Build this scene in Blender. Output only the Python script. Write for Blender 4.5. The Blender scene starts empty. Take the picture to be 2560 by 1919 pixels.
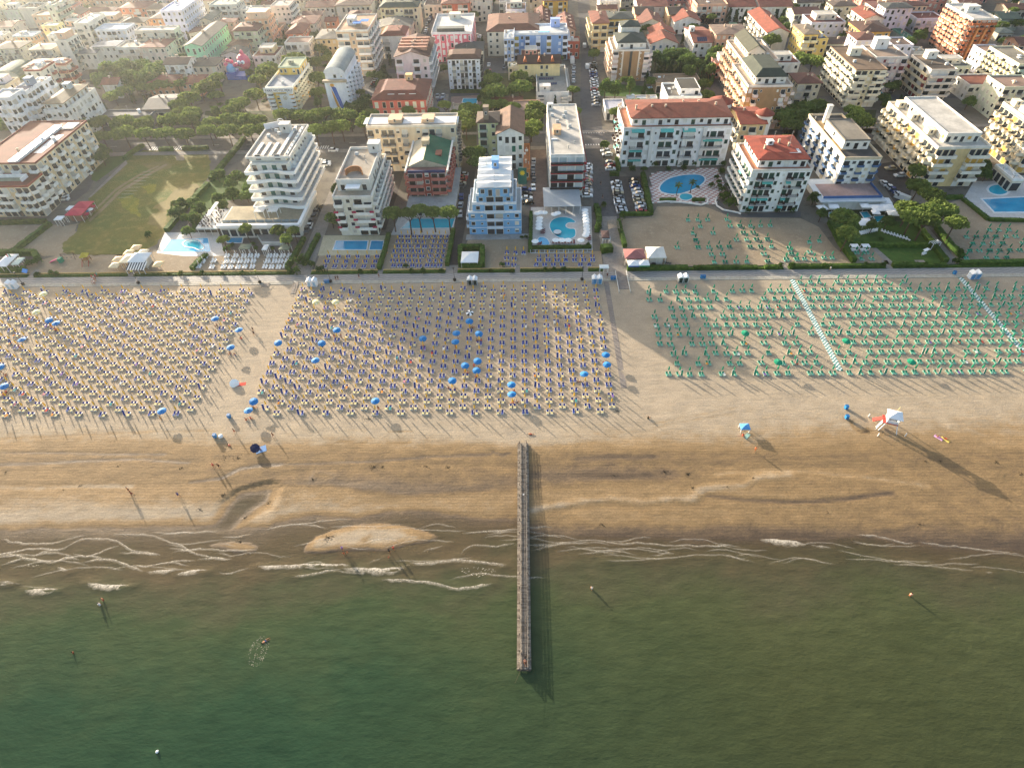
import bpy,math,random
import numpy as np
from math import radians,sin,cos,pi
random.seed(7)
SC=bpy.context.scene
COL=SC.collection
# ------------------------------------------------------------------ camera
FPX,PITCH,YAW,ROLL,CAMH=1450.0,radians(46.72),radians(-1.72),radians(-1.64),110.0
_f=np.array([sin(YAW)*cos(PITCH),cos(YAW)*cos(PITCH),-sin(PITCH)])
_r=np.array([cos(YAW),-sin(YAW),0.0])
_u=np.cross(_r,_f)
AR,AU,AF=_r*cos(ROLL)+_u*sin(ROLL),-_r*sin(ROLL)+_u*cos(ROLL),_f
cd=bpy.data.cameras.new("camera")
cam=bpy.data.objects.new("camera",cd)
COL.objects.link(cam)
import mathutils
m=mathutils.Matrix.Identity(4)
for i in range(3):
 m[i][0],m[i][1],m[i][2]=AR[i],AU[i],-AF[i]
m[2][3]=CAMH
cam.matrix_world=m
cd.sensor_fit='HORIZONTAL'
cd.sensor_width=36.0
cd.lens=36.0*FPX/2560.0
cd.clip_start,cd.clip_end=1.0,8000.0
SC.camera=cam
# ------------------------------------------------------------------ sky, sun, exposure
SUN_EL,SUN_AZ=radians(11.6),radians(-40.5)
W=bpy.data.worlds.new("World")
SC.world=W
W.use_nodes=True
_nt=W.node_tree
_sky=_nt.nodes.new("ShaderNodeTexSky")
_sky.sky_type='NISHITA'
_sky.sun_disc=False
_sky.sun_elevation=SUN_EL
_sky.sun_rotation=SUN_AZ%(2*pi)
_sky.altitude=50
_sky.air_density=1.0
_sky.dust_density=4.0
_sky.ozone_density=1.0
_bg=_nt.nodes["Background"]
_nt.links.new(_sky.outputs[0],_bg.inputs[0])
_bg.inputs[1].default_value=0.15
sl=bpy.data.lights.new("sun",'SUN')
sl.energy=4.9
sl.angle=radians(0.6)
sl.color=(1.0,0.87,0.70)
so=bpy.data.objects.new("sun",sl)
COL.objects.link(so)
so.rotation_euler=mathutils.Vector((sin(SUN_AZ)*cos(SUN_EL),cos(SUN_AZ)*cos(SUN_EL),sin(SUN_EL))).to_track_quat('Z','Y').to_euler()
so.location=(-150,200,150)
SC.view_settings.view_transform='Standard'
SC.view_settings.look='None'
SC.view_settings.gamma=1.0
SC.view_settings.use_curve_mapping=False
SC.view_settings.exposure=1.6
SC.cycles.max_bounces=5
SC.cycles.diffuse_bounces=2
SC.cycles.glossy_bounces=2
SC.cycles.transmission_bounces=2
SC.cycles.transparent_max_bounces=12
SC.cycles.volume_bounces=0
SC.cycles.use_denoising=True
# ------------------------------------------------------------------ geometry helpers
TILES={'t1':(0,0,4.254),'t2':(500,0,4.254),'t3':(1000,0,4.254),'t4':(1500,0,4.254),'t5':(2000,0,3.95),'t6':(0,300,3.948),'t7':(480,300,3.948),'t8':(960,240,3.454),'t9':(1440,240,3.454),'t10':(1960,240,3.4533),'b1':(0,680,3.456),'b2':(600,680,3.456),'b3':(1200,680,3.456),'b4':(1800,660,2.911),'z5':(0,1040,3.16),'z6':(640,1040,2.911),'z7':(1280,1080,1.728),'p':(0,0,1.0),'o':(0,0,0.8641)}
def px(t,x,y):
 ox,oy,s=TILES[t]
 return ox+x/s,oy+y/s
def G(x,y,z=0.0):
 """survey: the point at height z seen at photo position (x, y)"""
 d=AF*FPX+AR*(x-1280)-AU*(y-959.5)
 t=(z-CAMH)/d[2]
 return np.array([d[0]*t,d[1]*t])
def gp(t,x,y,z=0.0):
 return G(*px(t,x,y),z)
def proj(X,Y,Z=0.0):
 v=np.array([X,Y,Z-CAMH])
 w=v@AF
 return 1280+FPX*(v@AR)/w,959.5-FPX*(v@AU)/w
def height_of(base,top):
 g=G(*base)
 lo,hi=0.0,90.0
 for _ in range(40):
  mid=(lo+hi)/2
  if proj(g[0],g[1],mid)[1]>top[1]:
   lo=mid
  else:
   hi=mid
 return mid
def in_view(X,Y,Z=0.0,pad=30):
 a,b=proj(X,Y,Z)
 return-pad<a<2560+pad and-pad<b<1919+pad
class MB:
 def __init__(s):
  s.v,s.f,s.m=[],[],[]
 def add(s,vs,fs,mi=0):
  o=len(s.v)
  s.v.extend(tuple(map(float,p))for p in vs)
  for f in fs:
   s.f.append(tuple(i+o for i in f))
   s.m.append(mi)
  return s
 def box(s,x0,x1,y0,y1,z0,z1,mi=0,top=None):
  o=len(s.v)
  s.v+=[(x0,y0,z0),(x1,y0,z0),(x1,y1,z0),(x0,y1,z0),(x0,y0,z1),(x1,y0,z1),(x1,y1,z1),(x0,y1,z1)]
  for k,f in enumerate(((0,3,2,1),(4,5,6,7),(0,1,5,4),(1,2,6,5),(2,3,7,6),(3,0,4,7))):
   s.f.append(tuple(i+o for i in f))
   s.m.append(top if(k==1 and top is not None)else mi)
  return s
 def cyl(s,x,y,z0,z1,r0,r1=None,n=8,mi=0,dx=0.0,dy=0.0):
  r1=r0 if r1 is None else r1
  o=len(s.v)
  for k in range(n):
   a=2*pi*k/n
   s.v.append((x+r0*cos(a),y+r0*sin(a),z0))
  for k in range(n):
   a=2*pi*k/n
   s.v.append((x+dx+r1*cos(a),y+dy+r1*sin(a),z1))
  for k in range(n):
   j=(k+1)%n
   s.f.append((o+k,o+j,o+n+j,o+n+k))
   s.m.append(mi)
  s.f.append(tuple(o+n+k for k in range(n)))
  s.m.append(mi)
  return s
 def bar(s,p,q,r,mi=0,n=4):
  p,q=np.array(p,float),np.array(q,float)
  d=q-p
  d=d/(np.linalg.norm(d)+1e-9)
  a=np.cross(d,(0,0,1)if abs(d[2])<.9 else(1,0,0))
  a/=np.linalg.norm(a)
  b=np.cross(d,a)
  o=len(s.v)
  for c in(p,q):
   for k in range(n):
    t=2*pi*(k+.5)/n
    s.v.append(tuple(c+(a*cos(t)+b*sin(t))*r))
  for k in range(n):
   j=(k+1)%n
   s.f.append((o+k,o+j,o+n+j,o+n+k));s.m.append(mi)
  s.f.append(tuple(o+k for k in range(n)));s.m.append(mi)
  s.f.append(tuple(o+n+k for k in range(n)));s.m.append(mi)
  return s
 def prism(s,poly,z0,z1,mi=0,top=None,cap=True):
  n=len(poly)
  o=len(s.v)
  for z in(z0,z1):
   s.v+=[(float(p[0]),float(p[1]),z)for p in poly]
  for k in range(n):
   j=(k+1)%n
   s.f.append((o+k,o+j,o+n+j,o+n+k));s.m.append(mi)
  if cap:
   s.f.append(tuple(o+n+k for k in range(n)));s.m.append(mi if top is None else top)
   s.f.append(tuple(o+n-1-k for k in range(n)));s.m.append(mi)
  return s
 def sheet(s,poly,z,mi=0):
  o=len(s.v)
  s.v+=[(float(p[0]),float(p[1]),z)for p in poly]
  s.f.append(tuple(range(o,o+len(poly))));s.m.append(mi)
  return s
 def mesh(s,name,mats):
  me=bpy.data.meshes.new(name)
  me.from_pydata(s.v,[],s.f)
  for k in(mats if isinstance(mats,(list,tuple))else[mats]):
   me.materials.append(k)
  if any(s.m):
   me.polygons.foreach_set("material_index",s.m)
  me.update()
  return me
 def obj(s,name,mats,parent=None,loc=None):
  return link(name,s.mesh(name,mats),parent,loc)
def link(name,data,parent=None,loc=None,rz=0.0):
 o=bpy.data.objects.new(name,data)
 if loc is not None:
  o.location=loc
 if rz:
  o.rotation_euler[2]=rz
 COL.objects.link(o)
 if parent is not None:
  o.parent=parent
 return o
USED={}
def tag(o,label=None,cat=None,group=None,kind=None):
 if label:
  label=' '.join(label.split())
  if not group:
   USED[label]=USED.get(label,0)+1
  o['label']=label
 if cat:
  o['category']=cat
 if group:
  o['group']=group
 if kind:
  o['kind']=kind
 return o
def thing(name,label,cat,loc=(0,0,0),rz=0.0,group=None):
 return tag(link(name,None,None,loc,rz),label,cat,group)
def struct(name,mb,mats,loc=None):
 return tag(mb.obj(name,mats,None,loc),kind='structure')
def ccw(poly):
 a=sum(poly[i][0]*poly[(i+1)%len(poly)][1]-poly[(i+1)%len(poly)][0]*poly[i][1]for i in range(len(poly)))
 return list(poly)if a>0 else list(poly)[::-1]
ORD=['first','second','third','fourth','fifth','sixth','seventh','eighth','ninth','tenth','eleventh','twelfth','thirteenth','fourteenth','fifteenth','sixteenth','seventeenth','eighteenth','nineteenth','twentieth']
TENS=['','','twenty','thirty','forty','fifty','sixty','seventy','eighty','ninety']
def ordinal(i):
 """0 -> first"""
 if i<20:
  return ORD[i]
 n=i+1
 return ORD[19]if n==20 else(TENS[n//10]+'-'+ORD[n%10-1]if n%10 else TENS[n//10][:-1]+'ieth')if n<100 else str(n)+'th'
# ------------------------------------------------------------------ materials
def lin(h):
 h=h.lstrip('#')
 c=[int(h[i:i+2],16)/255 for i in(0,2,4)]
 return tuple(x/12.92 if x<=.04045 else((x+.055)/1.055)**2.4 for x in c)
_MC={}
def nodes(name):
 mt=bpy.data.materials.new(name)
 mt.use_nodes=True
 nt=mt.node_tree
 return mt,nt,nt.nodes["Principled BSDF"]
def N(nt,typ,**kw):
 n=nt.nodes.new(typ)
 for k,v in kw.items():
  setattr(n,k,v)
 return n
def mixc(nt,fac,a,b,mode='MIX'):
 n=N(nt,"ShaderNodeMix",data_type='RGBA',blend_type=mode)
 for sock,val in((n.inputs[0],fac),(n.inputs[6],a),(n.inputs[7],b)):
  if isinstance(val,bpy.types.NodeSocket):
   nt.links.new(val,sock)
  elif isinstance(val,(int,float)):
   sock.default_value=val
  else:
   sock.default_value=(*val[:3],1)
 return n.outputs[2]
def ramp(nt,src,stops):
 n=N(nt,"ShaderNodeValToRGB")
 nt.links.new(src,n.inputs[0])
 el=n.color_ramp.elements
 while len(el)<len(stops):
  el.new(0.5)
 for e,(p,c)in zip(el,stops):
  e.position=p
  e.color=(*c[:3],1)if not isinstance(c,(int,float))else(c,c,c,1)
 return n.outputs[0]
def noise(nt,scale,detail=4,rough=.55,vec=None,dist=0.0):
 n=N(nt,"ShaderNodeTexNoise")
 n.inputs["Scale"].default_value=scale
 n.inputs["Detail"].default_value=detail
 n.inputs["Roughness"].default_value=rough
 n.inputs["Distortion"].default_value=dist
 if vec is not None:
  nt.links.new(vec,n.inputs["Vector"])
 return n.outputs["Fac"]
def pos(nt,scale=(1,1,1),rot=0.0):
 g=N(nt,"ShaderNodeNewGeometry")
 mp=N(nt,"ShaderNodeMapping")
 mp.inputs["Scale"].default_value=scale
 mp.inputs["Rotation"].default_value=(0,0,rot)
 nt.links.new(g.outputs["Position"],mp.inputs["Vector"])
 return mp.outputs[0]
def bump(nt,b,h,strength,dist=0.1):
 n=N(nt,"ShaderNodeBump")
 n.inputs["Strength"].default_value=strength
 n.inputs["Distance"].default_value=dist
 nt.links.new(h,n.inputs["Height"])
 nt.links.new(n.outputs[0],b.inputs["Normal"])
def mat(hexc,rough=.8,var=.12,sc=.6,metal=0.0,spec=.3,kind='m'):
 """plain painted or plastered surface with weathering"""
 key=(hexc,rough,var,sc,metal,spec)
 if key in _MC:
  return _MC[key]
 mt,nt,b=nodes("paint_"+hexc.strip('#'))
 c=lin(hexc)
 b.inputs["Roughness"].default_value=rough
 b.inputs["Metallic"].default_value=metal
 b.inputs["Specular IOR Level"].default_value=spec
 if var>0:
  f=noise(nt,sc,5,.6,pos(nt,(1,1,.35)))
  k=ramp(nt,f,[(.3,1-var*1.6),(.7,1+var*.7)])
  col=mixc(nt,1.0,c,k,'MULTIPLY')
  nt.links.new(col,b.inputs["Base Color"])
 else:
  b.inputs["Base Color"].default_value=(*c,1)
 _MC[key]=mt
 return mt
def ground_mat(name,c1,c2,sc=.08,c3=None,sc3=.5,rough=.9,bmp=0.0,bsc=1.0):
 if name in _MC:
  return _MC[name]
 mt,nt,b=nodes(name)
 p=pos(nt)
 f=noise(nt,sc,6,.6,p)
 col=mixc(nt,ramp(nt,f,[(.38,0),(.62,1)]),lin(c1),lin(c2))
 if c3:
  g=noise(nt,sc3,5,.65,p)
  col=mixc(nt,ramp(nt,g,[(.5,0),(.72,1)]),col,lin(c3))
 h=noise(nt,2.5,4,.6,p)
 col=mixc(nt,1.0,col,ramp(nt,h,[(.25,.69),(.75,.95)]),'MULTIPLY')
 nt.links.new(col,b.inputs["Base Color"])
 b.inputs["Roughness"].default_value=rough
 b.inputs["Specular IOR Level"].default_value=.2
 if bmp:
  bump(nt,b,noise(nt,bsc,5,.65,p),bmp,.3)
 _MC[name]=mt
 return mt
def glass_mat(name,c,rough=.12):
 if name in _MC:
  return _MC[name]
 mt,nt,b=nodes(name)
 o=N(nt,"ShaderNodeObjectInfo")
 col=mixc(nt,o.outputs["Random"],[x*.5 for x in c],[min(1,x*1.7)for x in c])
 nt.links.new(col,b.inputs["Base Color"])
 b.inputs["Roughness"].default_value=rough
 b.inputs["Specular IOR Level"].default_value=.55
 _MC[name]=mt
 return mt
_VN={}
def vnoise(x,y,s,seed=0):
 """smooth value noise, numpy"""
 if seed not in _VN:
  _VN[seed]=np.random.RandomState(seed).rand(257,257)
 rs=_VN[seed]
 u,v=x/s,y/s
 i,j=np.floor(u).astype(int),np.floor(v).astype(int)
 fx,fy=u-i,v-j
 fx,fy=fx*fx*(3-2*fx),fy*fy*(3-2*fy)
 i,j=i%256,j%256
 return(rs[i,j]*(1-fx)+rs[i+1,j]*fx)*(1-fy)+(rs[i,j+1]*(1-fx)+rs[i+1,j+1]*fx)*fy
def fnoise(x,y,s,seed=0,n=4):
 t,a,w=0,1,0
 for k in range(n):
  t=t+a*vnoise(x+37*k,y+91*k,s/2**k,seed+k)
  w+=a
  a*=.55
 return t/w
def sdist(px_,py_,poly):
 """signed distance to polygon, negative inside"""
 d=np.full(px_.shape,1e9)
 ins=np.zeros(px_.shape,bool)
 n=len(poly)
 for k in range(n):
  ax,ay=poly[k]
  bx,by=poly[(k+1)%n]
  ex,ey=bx-ax,by-ay
  t=np.clip(((px_-ax)*ex+(py_-ay)*ey)/(ex*ex+ey*ey+1e-9),0,1)
  d=np.minimum(d,np.hypot(px_-ax-t*ex,py_-ay-t*ey))
  c=(ay>py_)!=(by>py_)
  with np.errstate(divide='ignore',invalid='ignore'):
   c&=px_<(bx-ax)*(py_-ay)/(by-ay+1e-12)+ax
  ins^=c
 return np.where(ins,-d,d)
# ------------------------------------------------------------------ beach, sea bed, sea
SEA=-0.45
GW=1500.0
_shore=[gp('z5',*p,SEA)for p in[(0,905),(250,900),(500,895),(1000,890),(1500,878),(1750,868),(1850,905),(2100,900)]]+[gp('z6',*p,SEA)for p in[(60,825),(130,790),(300,745),(500,738),(750,748),(1000,702),(1300,715),(1600,745),(1850,760),(1930,748)]]+[gp('z7',*p,SEA)for p in[(100,430),(300,440),(500,448),(700,462),(1000,458),(1300,468),(1500,452),(1750,482),(1900,490),(2212,520)]]
_shore=np.array(sorted(_shore,key=lambda p:p[0]))
BARS=[([gp('z6',*p,SEA)for p in[(335,988),(370,930),(440,872),(560,828),(700,790),(900,775),(1100,800),(1250,838),(1330,880),(1250,922),(1100,942),(950,985),(800,978),(600,990),(430,1002)]],.16),([gp('z5',*p,SEA)for p in[(1640,1020),(1740,995),(1830,985),(1960,990),(2030,1025),(2035,1055),(1960,1088),(1860,1082),(1770,1055)]],.12)]
LAG=[gp('z5',*p,SEA)for p in[(2110,600),(1900,655),(1815,730),(1775,815),(1700,885),(1800,905),(1890,815),(2000,722),(2090,672)]]
def axis(lo,hi,step,far):
 a=np.arange(lo,hi+.01,step)
 return np.concatenate([-np.geomspace(far,-lo+step*3,9),a,np.geomspace(hi+step*3,far,9)])
def grid_mesh(name,xs,ys,zf,mats,attrs=None):
 X,Y=np.meshgrid(xs,ys,indexing='ij')
 Z=zf(X,Y)
 nx,ny=X.shape
 me=bpy.data.meshes.new(name)
 co=np.stack([X,Y,Z],-1).reshape(-1,3)
 i=(np.arange(nx-1)[:,None]*ny+np.arange(ny-1)[None]).reshape(-1)
 q=np.stack([i,i+ny,i+ny+1,i+1],-1).astype(np.int32)
 me.vertices.add(len(co))
 me.vertices.foreach_set("co",co.astype(np.float32).ravel())
 me.loops.add(q.size)
 me.loops.foreach_set("vertex_index",q.ravel())
 me.polygons.add(len(q))
 me.polygons.foreach_set("loop_start",(np.arange(len(q))*4).astype(np.int32))
 me.polygons.foreach_set("use_smooth",np.ones(len(q),bool))
 me.update(calc_edges=True)
 me.materials.append(mats)
 for k,fn in(attrs or{}).items():
  a=me.attributes.new(k,'FLOAT','POINT')
  a.data.foreach_set("value",fn(X,Y,Z).astype(np.float32).ravel())
 return me
def shore_d(X,Y):
 return Y-np.interp(X,_shore[:,0],_shore[:,1])
def line_d(X,Y,pts):
 d=np.full(X.shape,1e9)
 for(ax,ay),(bx,by)in zip(pts[:-1],pts[1:]):
  ex,ey=bx-ax,by-ay
  t=np.clip(((X-ax)*ex+(Y-ay)*ey)/(ex*ex+ey*ey+1e-9),0,1)
  d=np.minimum(d,np.hypot(X-ax-t*ex,Y-ay-t*ey))
 return d
STROKES=[([gp('z7',*p)for p in[(90,335),(130,325),(200,315),(300,300),(430,286),(560,303),(700,285),(780,294),(800,265),(825,242),(900,232),(1000,230),(1060,195),(1200,185)]],1.0,.08,-.28),([gp('z7',*p)for p in[(130,345),(300,322),(430,306),(560,322),(700,306),(790,318),(830,290)]],.9,-.05,.12),([gp('z7',*p)for p in[(850,272),(1000,290),(1200,300),(1400,292),(1640,262)]],.6,-.06,.35),([gp('z7',*p)for p in[(280,112),(450,108),(620,106)]],.6,-.05,.2),([gp('z7',*p)for p in[(880,180),(1080,165),(1300,172),(1540,195),(1800,232)]],.6,-.04,-.25),([gp('z7',*p)for p in[(100,185),(300,188),(440,190),(700,180)]],1.0,-.05,.18),([gp('z5',*p)for p in[(1500,520),(1750,490),(1900,410),(2110,385),(2212,380)]],.45,-.07,.35),([gp('z5',*p)for p in[(0,380),(300,375),(700,350),(1100,340),(1500,370)]],.4,-.05,.25),([gp('z5',*p)for p in[(0,560),(300,565),(620,550),(1050,552)]],.6,-.03,-.28),([gp('z5',*p)for p in[(0,285),(500,290),(900,300),(1300,300)]],.4,-.05,.2),([gp('z5',*p)for p in[(0,175),(600,150),(1200,120),(1700,115)]],.35,-.03,.15),([gp('z6',*p)for p in[(0,355),(400,345),(900,325),(1300,290),(1700,280)]],.35,-.05,.25),([gp('z6',*p)for p in[(620,105),(800,105),(790,195),(600,180)]],.25,-.05,.3),([gp('z6',*p)for p in[(960,108),(1140,112),(1125,195),(948,200),(960,108)]],.25,-.05,.3),([gp('z6',*p)for p in[(390,470),(420,400),(520,410),(590,430),(560,460)]],.5,.08,.1),([gp('z6',*p)for p in[(1715,250),(1790,285),(1840,265)]],.4,-.08,.3),([gp('b4',*p)for p in[(955,1145),(990,1200),(1040,1225),(1095,1210),(1060,1195)]],.35,-.1,.45),([gp('b4',*p)for p in[(1660,1170),(1720,1165),(1735,1200),(1670,1195),(1660,1170)]],.3,.08,-.1),([gp('b3',*p)for p in[(1500,1310),(1800,1250),(2212,1170)]],.3,-.03,.15),([gp('b3',*p)for p in[(1500,1345),(1800,1280),(2212,1215)]],.3,-.03,.15)]
def terrain(X,Y):
 d=shore_d(X,Y)+(fnoise(X,Y,5,3)-.5)*1.6
 land=.45*(1-np.exp(-np.maximum(d,0)/7.5))
 s=np.maximum(-d,0)
 left=np.clip((2-X)/8,0,1)
 dep=left*np.interp(s,[0,10,17,25,50,200,1500],[0,.16,.42,.85,1.7,4,7])+(1-left)*np.interp(s,[0,4,10,20,45,200,1500],[0,.12,.45,.95,1.8,4,7])
 h=np.where(d>0,land,-dep)
 for poly,top in BARS:
  sd=sdist(X,Y,poly)+(fnoise(X,Y,1.6,9)-.5)*.5
  b=np.where(sd<0,top*(1-np.exp(sd/.9)),-.22*np.minimum(sd,1.5)-.05)
  h=np.where(sd<1.2,np.maximum(h,b),h)
 ld=sdist(X,Y,LAG)+(fnoise(X,Y,2,5)-.5)*.5
 h=np.where(ld<3,np.minimum(h,np.maximum(.045*ld-.012,-.05)),h)
 sw=np.interp(X,[-200,-70,-50,-20,0,25,60,120],[72.5,72.5,76.5,78,77.2,77.5,77,76])
 h=h-.05*np.exp(-((Y-sw)/1.1)**2)*(d>1)
 h=h+(fnoise(X,Y,9,21)-.5)*.10*np.clip((d-2)/6,0,1)
 for pts,wd,dh,_ in STROKES:
  h=h+dh*np.exp(-(line_d(X,Y,pts)/(wd*.8))**2)
 z=SEA+h
 return np.where(Y>105,np.where(Y>125,-.012,z*(125-Y)/20-.012*(Y-105)/20),z)*1.0
_tx=[40,500,900,1290,1500,1900,2350]
_ty=[690,1020,1060,1090,1115,1140,1165,1190,1215,1240,1262,1285,1310,1330,1350,1380]
_tv=np.array([[0,.02,.08,.30,.50,.66,.62,.52,.58,.42,.30,.12,.08,.40,.8,1],[0,.00,.05,.22,.46,.66,.60,.66,.50,.44,.34,.16,.10,.45,.8,1],[0,.00,.03,.08,.30,.66,.64,.72,.92,.44,.34,.26,.60,.70,.8,1],[0,.00,.04,.10,.34,.66,.66,.70,.80,.50,.46,.50,.66,.80,.9,1],[0,.02,.10,.25,.50,.72,.70,.84,.62,.52,.58,.46,.60,.85,.98,1],[0,.06,.16,.34,.52,.70,.66,.58,.66,.50,.60,.58,.62,.80,.98,1],[0,.12,.28,.42,.52,.66,.66,.64,.60,.66,.64,.64,.70,.85,.98,1]])
def tone(X,Y,Z):
 x0,y0=X+(fnoise(X,Y,12,50)-.5)*10,Y+(fnoise(X*.25,Y,6,51)-.5)*5
 v=np.stack([x0,y0,np.full(X.shape,-CAMH-.3)],-1)
 w=v@AF
 a,b=1280+FPX*(v@AR)/w,959.5-FPX*(v@AU)/w
 bad=(w<5)
 b=np.where(bad,1400,b)
 out=np.zeros(X.shape)
 rows=np.stack([np.interp(b,_ty,r)for r in _tv],-1)
 k=np.clip(np.searchsorted(_tx,a)-1,0,len(_tx)-2)
 t=np.clip((a-np.take(_tx,k))/(np.take(_tx,k+1)-np.take(_tx,k)),0,1)
 out=np.take_along_axis(rows,k[...,None],-1)[...,0]*(1-t)+np.take_along_axis(rows,k[...,None]+1,-1)[...,0]*t
 out=np.where(Y>135,0,out)
 for pts,wd,_,dt in STROKES:
  out=out+dt*np.exp(-(line_d(X,Y,pts)/wd)**2)*(.6+.8*fnoise(X,Y,2.5,61))
 out=np.clip(out,0,1)
 damp=np.clip(1-(Z-SEA)/.16,0,1)
 bar=np.zeros(X.shape)
 for poly,top in BARS:
  bar=np.maximum(bar,np.clip((-sdist(X,Y,poly)+(fnoise(X,Y,2.2,33)-.6)*1.2)/2.2,0,1))
 out=out*(1-bar)+bar*(.10+.30*np.clip((fnoise(X,Y,3,77)-.55)*6,0,1))
 ld=np.clip(-sdist(X,Y,LAG)/.5+.5,0,1)
 out=np.maximum(out,ld*.95)
 out=np.maximum(out,damp*.9*(1-bar*.6))
 out=out*(1-.95*np.exp(-((X-1.5)/6.5)**2-((Y-88)/5.0)**2))
 return out
def sand_material():
 mt,nt,b=nodes("beach_sand")
 at=N(nt,"ShaderNodeAttribute",attribute_name="wet")
 p=pos(nt)
 pl=pos(nt,(.18,1.0,1))
 n1=noise(nt,.55,7,.68,pos(nt,(.55,1.0,1),.12))
 n2=noise(nt,.22,5,.6,p)
 n3=noise(nt,3.2,4,.6,p)
 ad=N(nt,"ShaderNodeMath",operation='MULTIPLY_ADD')
 nt.links.new(n1,ad.inputs[0]);ad.inputs[1].default_value=.62
 s0=N(nt,"ShaderNodeMath",operation='ADD');nt.links.new(at.outputs["Fac"],s0.inputs[0]);s0.inputs[1].default_value=-.31
 nt.links.new(s0.outputs[0],ad.inputs[2])
 c=ramp(nt,ad.outputs[0],[(0,(.365,.295,.212)),(.16,(.340,.270,.186)),(.42,(.275,.186,.096)),(.62,(.22,.145,.070)),(.82,(.135,.092,.054)),(1,(.090,.063,.040))])
 c=mixc(nt,1.0,c,ramp(nt,n2,[(.3,(.84,.85,.86)),(.7,(1.1,1.09,1.07))]),'MULTIPLY')
 c=mixc(nt,1.0,c,ramp(nt,n3,[(.28,.76),(.72,1.16)]),'MULTIPLY')
 wv=N(nt,"ShaderNodeTexWave",wave_type='BANDS',bands_direction='Y')
 wv.inputs["Scale"].default_value=.42
 wv.inputs["Distortion"].default_value=3.0
 wv.inputs["Detail"].default_value=3
 nt.links.new(pl,wv.inputs["Vector"])
 c=mixc(nt,ramp(nt,at.outputs["Fac"],[(.05,.12),(.3,1)]),c,mixc(nt,1.0,c,ramp(nt,wv.outputs["Fac"],[(0,.80),(.10,1.0),(1,1.03)]),'MULTIPLY'))
 nt.links.new(c,b.inputs["Base Color"])
 r=ramp(nt,at.outputs["Fac"],[(0,.95),(.7,.85),(1,.42)])
 nt.links.new(r,b.inputs["Roughness"])
 b.inputs["Specular IOR Level"].default_value=.25
 h=N(nt,"ShaderNodeMath",operation='ADD')
 nt.links.new(noise(nt,1.3,6,.7,p),h.inputs[0])
 nt.links.new(noise(nt,.8,3,.5,pl),h.inputs[1])
 bump(nt,b,h.outputs[0],.5,.16)
 return mt
def sea_material():
 mt,nt,b=nodes("sea_water")
 at=N(nt,"ShaderNodeAttribute",attribute_name="depth")
 p=pos(nt)
 n1=noise(nt,.05,5,.6,pos(nt,(1,1.6,1)))
 n2=noise(nt,.55,6,.7,pos(nt,(.45,1,1),.2))
 ad=N(nt,"ShaderNodeMath",operation='MULTIPLY_ADD')
 nt.links.new(n1,ad.inputs[0]);ad.inputs[1].default_value=1.3
 nt.links.new(at.outputs["Fac"],ad.inputs[2])
 sc=N(nt,"ShaderNodeMath",operation='MULTIPLY_ADD');nt.links.new(ad.outputs[0],sc.inputs[0]);sc.inputs[1].default_value=.44;sc.inputs[2].default_value=-.21
 xg=N(nt,"ShaderNodeSeparateXYZ");nt.links.new(p,xg.inputs[0])
 lr=N(nt,"ShaderNodeMapRange");nt.links.new(xg.outputs[0],lr.inputs[0])
 lr.inputs[1].default_value=-35;lr.inputs[2].default_value=45
 ca=ramp(nt,sc.outputs[0],[(0,(.125,.094,.054)),(.10,(.110,.086,.050)),(.22,(.072,.072,.040)),(.38,(.050,.070,.033)),(.62,(.026,.054,.028)),(1,(.017,.043,.024))])
 cb=ramp(nt,sc.outputs[0],[(0,(.120,.088,.052)),(.10,(.098,.078,.044)),(.22,(.066,.064,.035)),(.38,(.058,.066,.030)),(.62,(.046,.055,.024)),(1,(.035,.044,.020))])
 c=mixc(nt,lr.outputs[0],ca,cb)
 c=mixc(nt,1.0,c,ramp(nt,n2,[(.3,.84),(.7,1.14)]),'MULTIPLY')
 nt.links.new(c,b.inputs["Base Color"])
 b.inputs["Roughness"].default_value=.22
 b.inputs["IOR"].default_value=1.33
 b.inputs["Specular IOR Level"].default_value=.10
 h=N(nt,"ShaderNodeMath",operation='MULTIPLY_ADD')
 nt.links.new(noise(nt,1.9,4,.65,pos(nt,(.5,1,1),.25)),h.inputs[0]);h.inputs[1].default_value=.5
 nt.links.new(noise(nt,.6,3,.5,pos(nt,(.35,1,1),-.15)),h.inputs[2])
 bump(nt,b,h.outputs[0],.5,.25)
 tr=N(nt,"ShaderNodeBsdfTransparent")
 mx=N(nt,"ShaderNodeMixShader")
 fa=ramp(nt,at.outputs["Fac"],[(0,.10),(.02,.30),(.06,.62),(.16,.86),(.45,.98),(.8,1)])
 nt.links.new(fa,mx.inputs[0])
 nt.links.new(tr.outputs[0],mx.inputs[1]);nt.links.new(b.outputs[0],mx.inputs[2])
 nt.links.new(mx.outputs[0],nt.nodes["Material Output"].inputs[0])
 return mt
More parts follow.
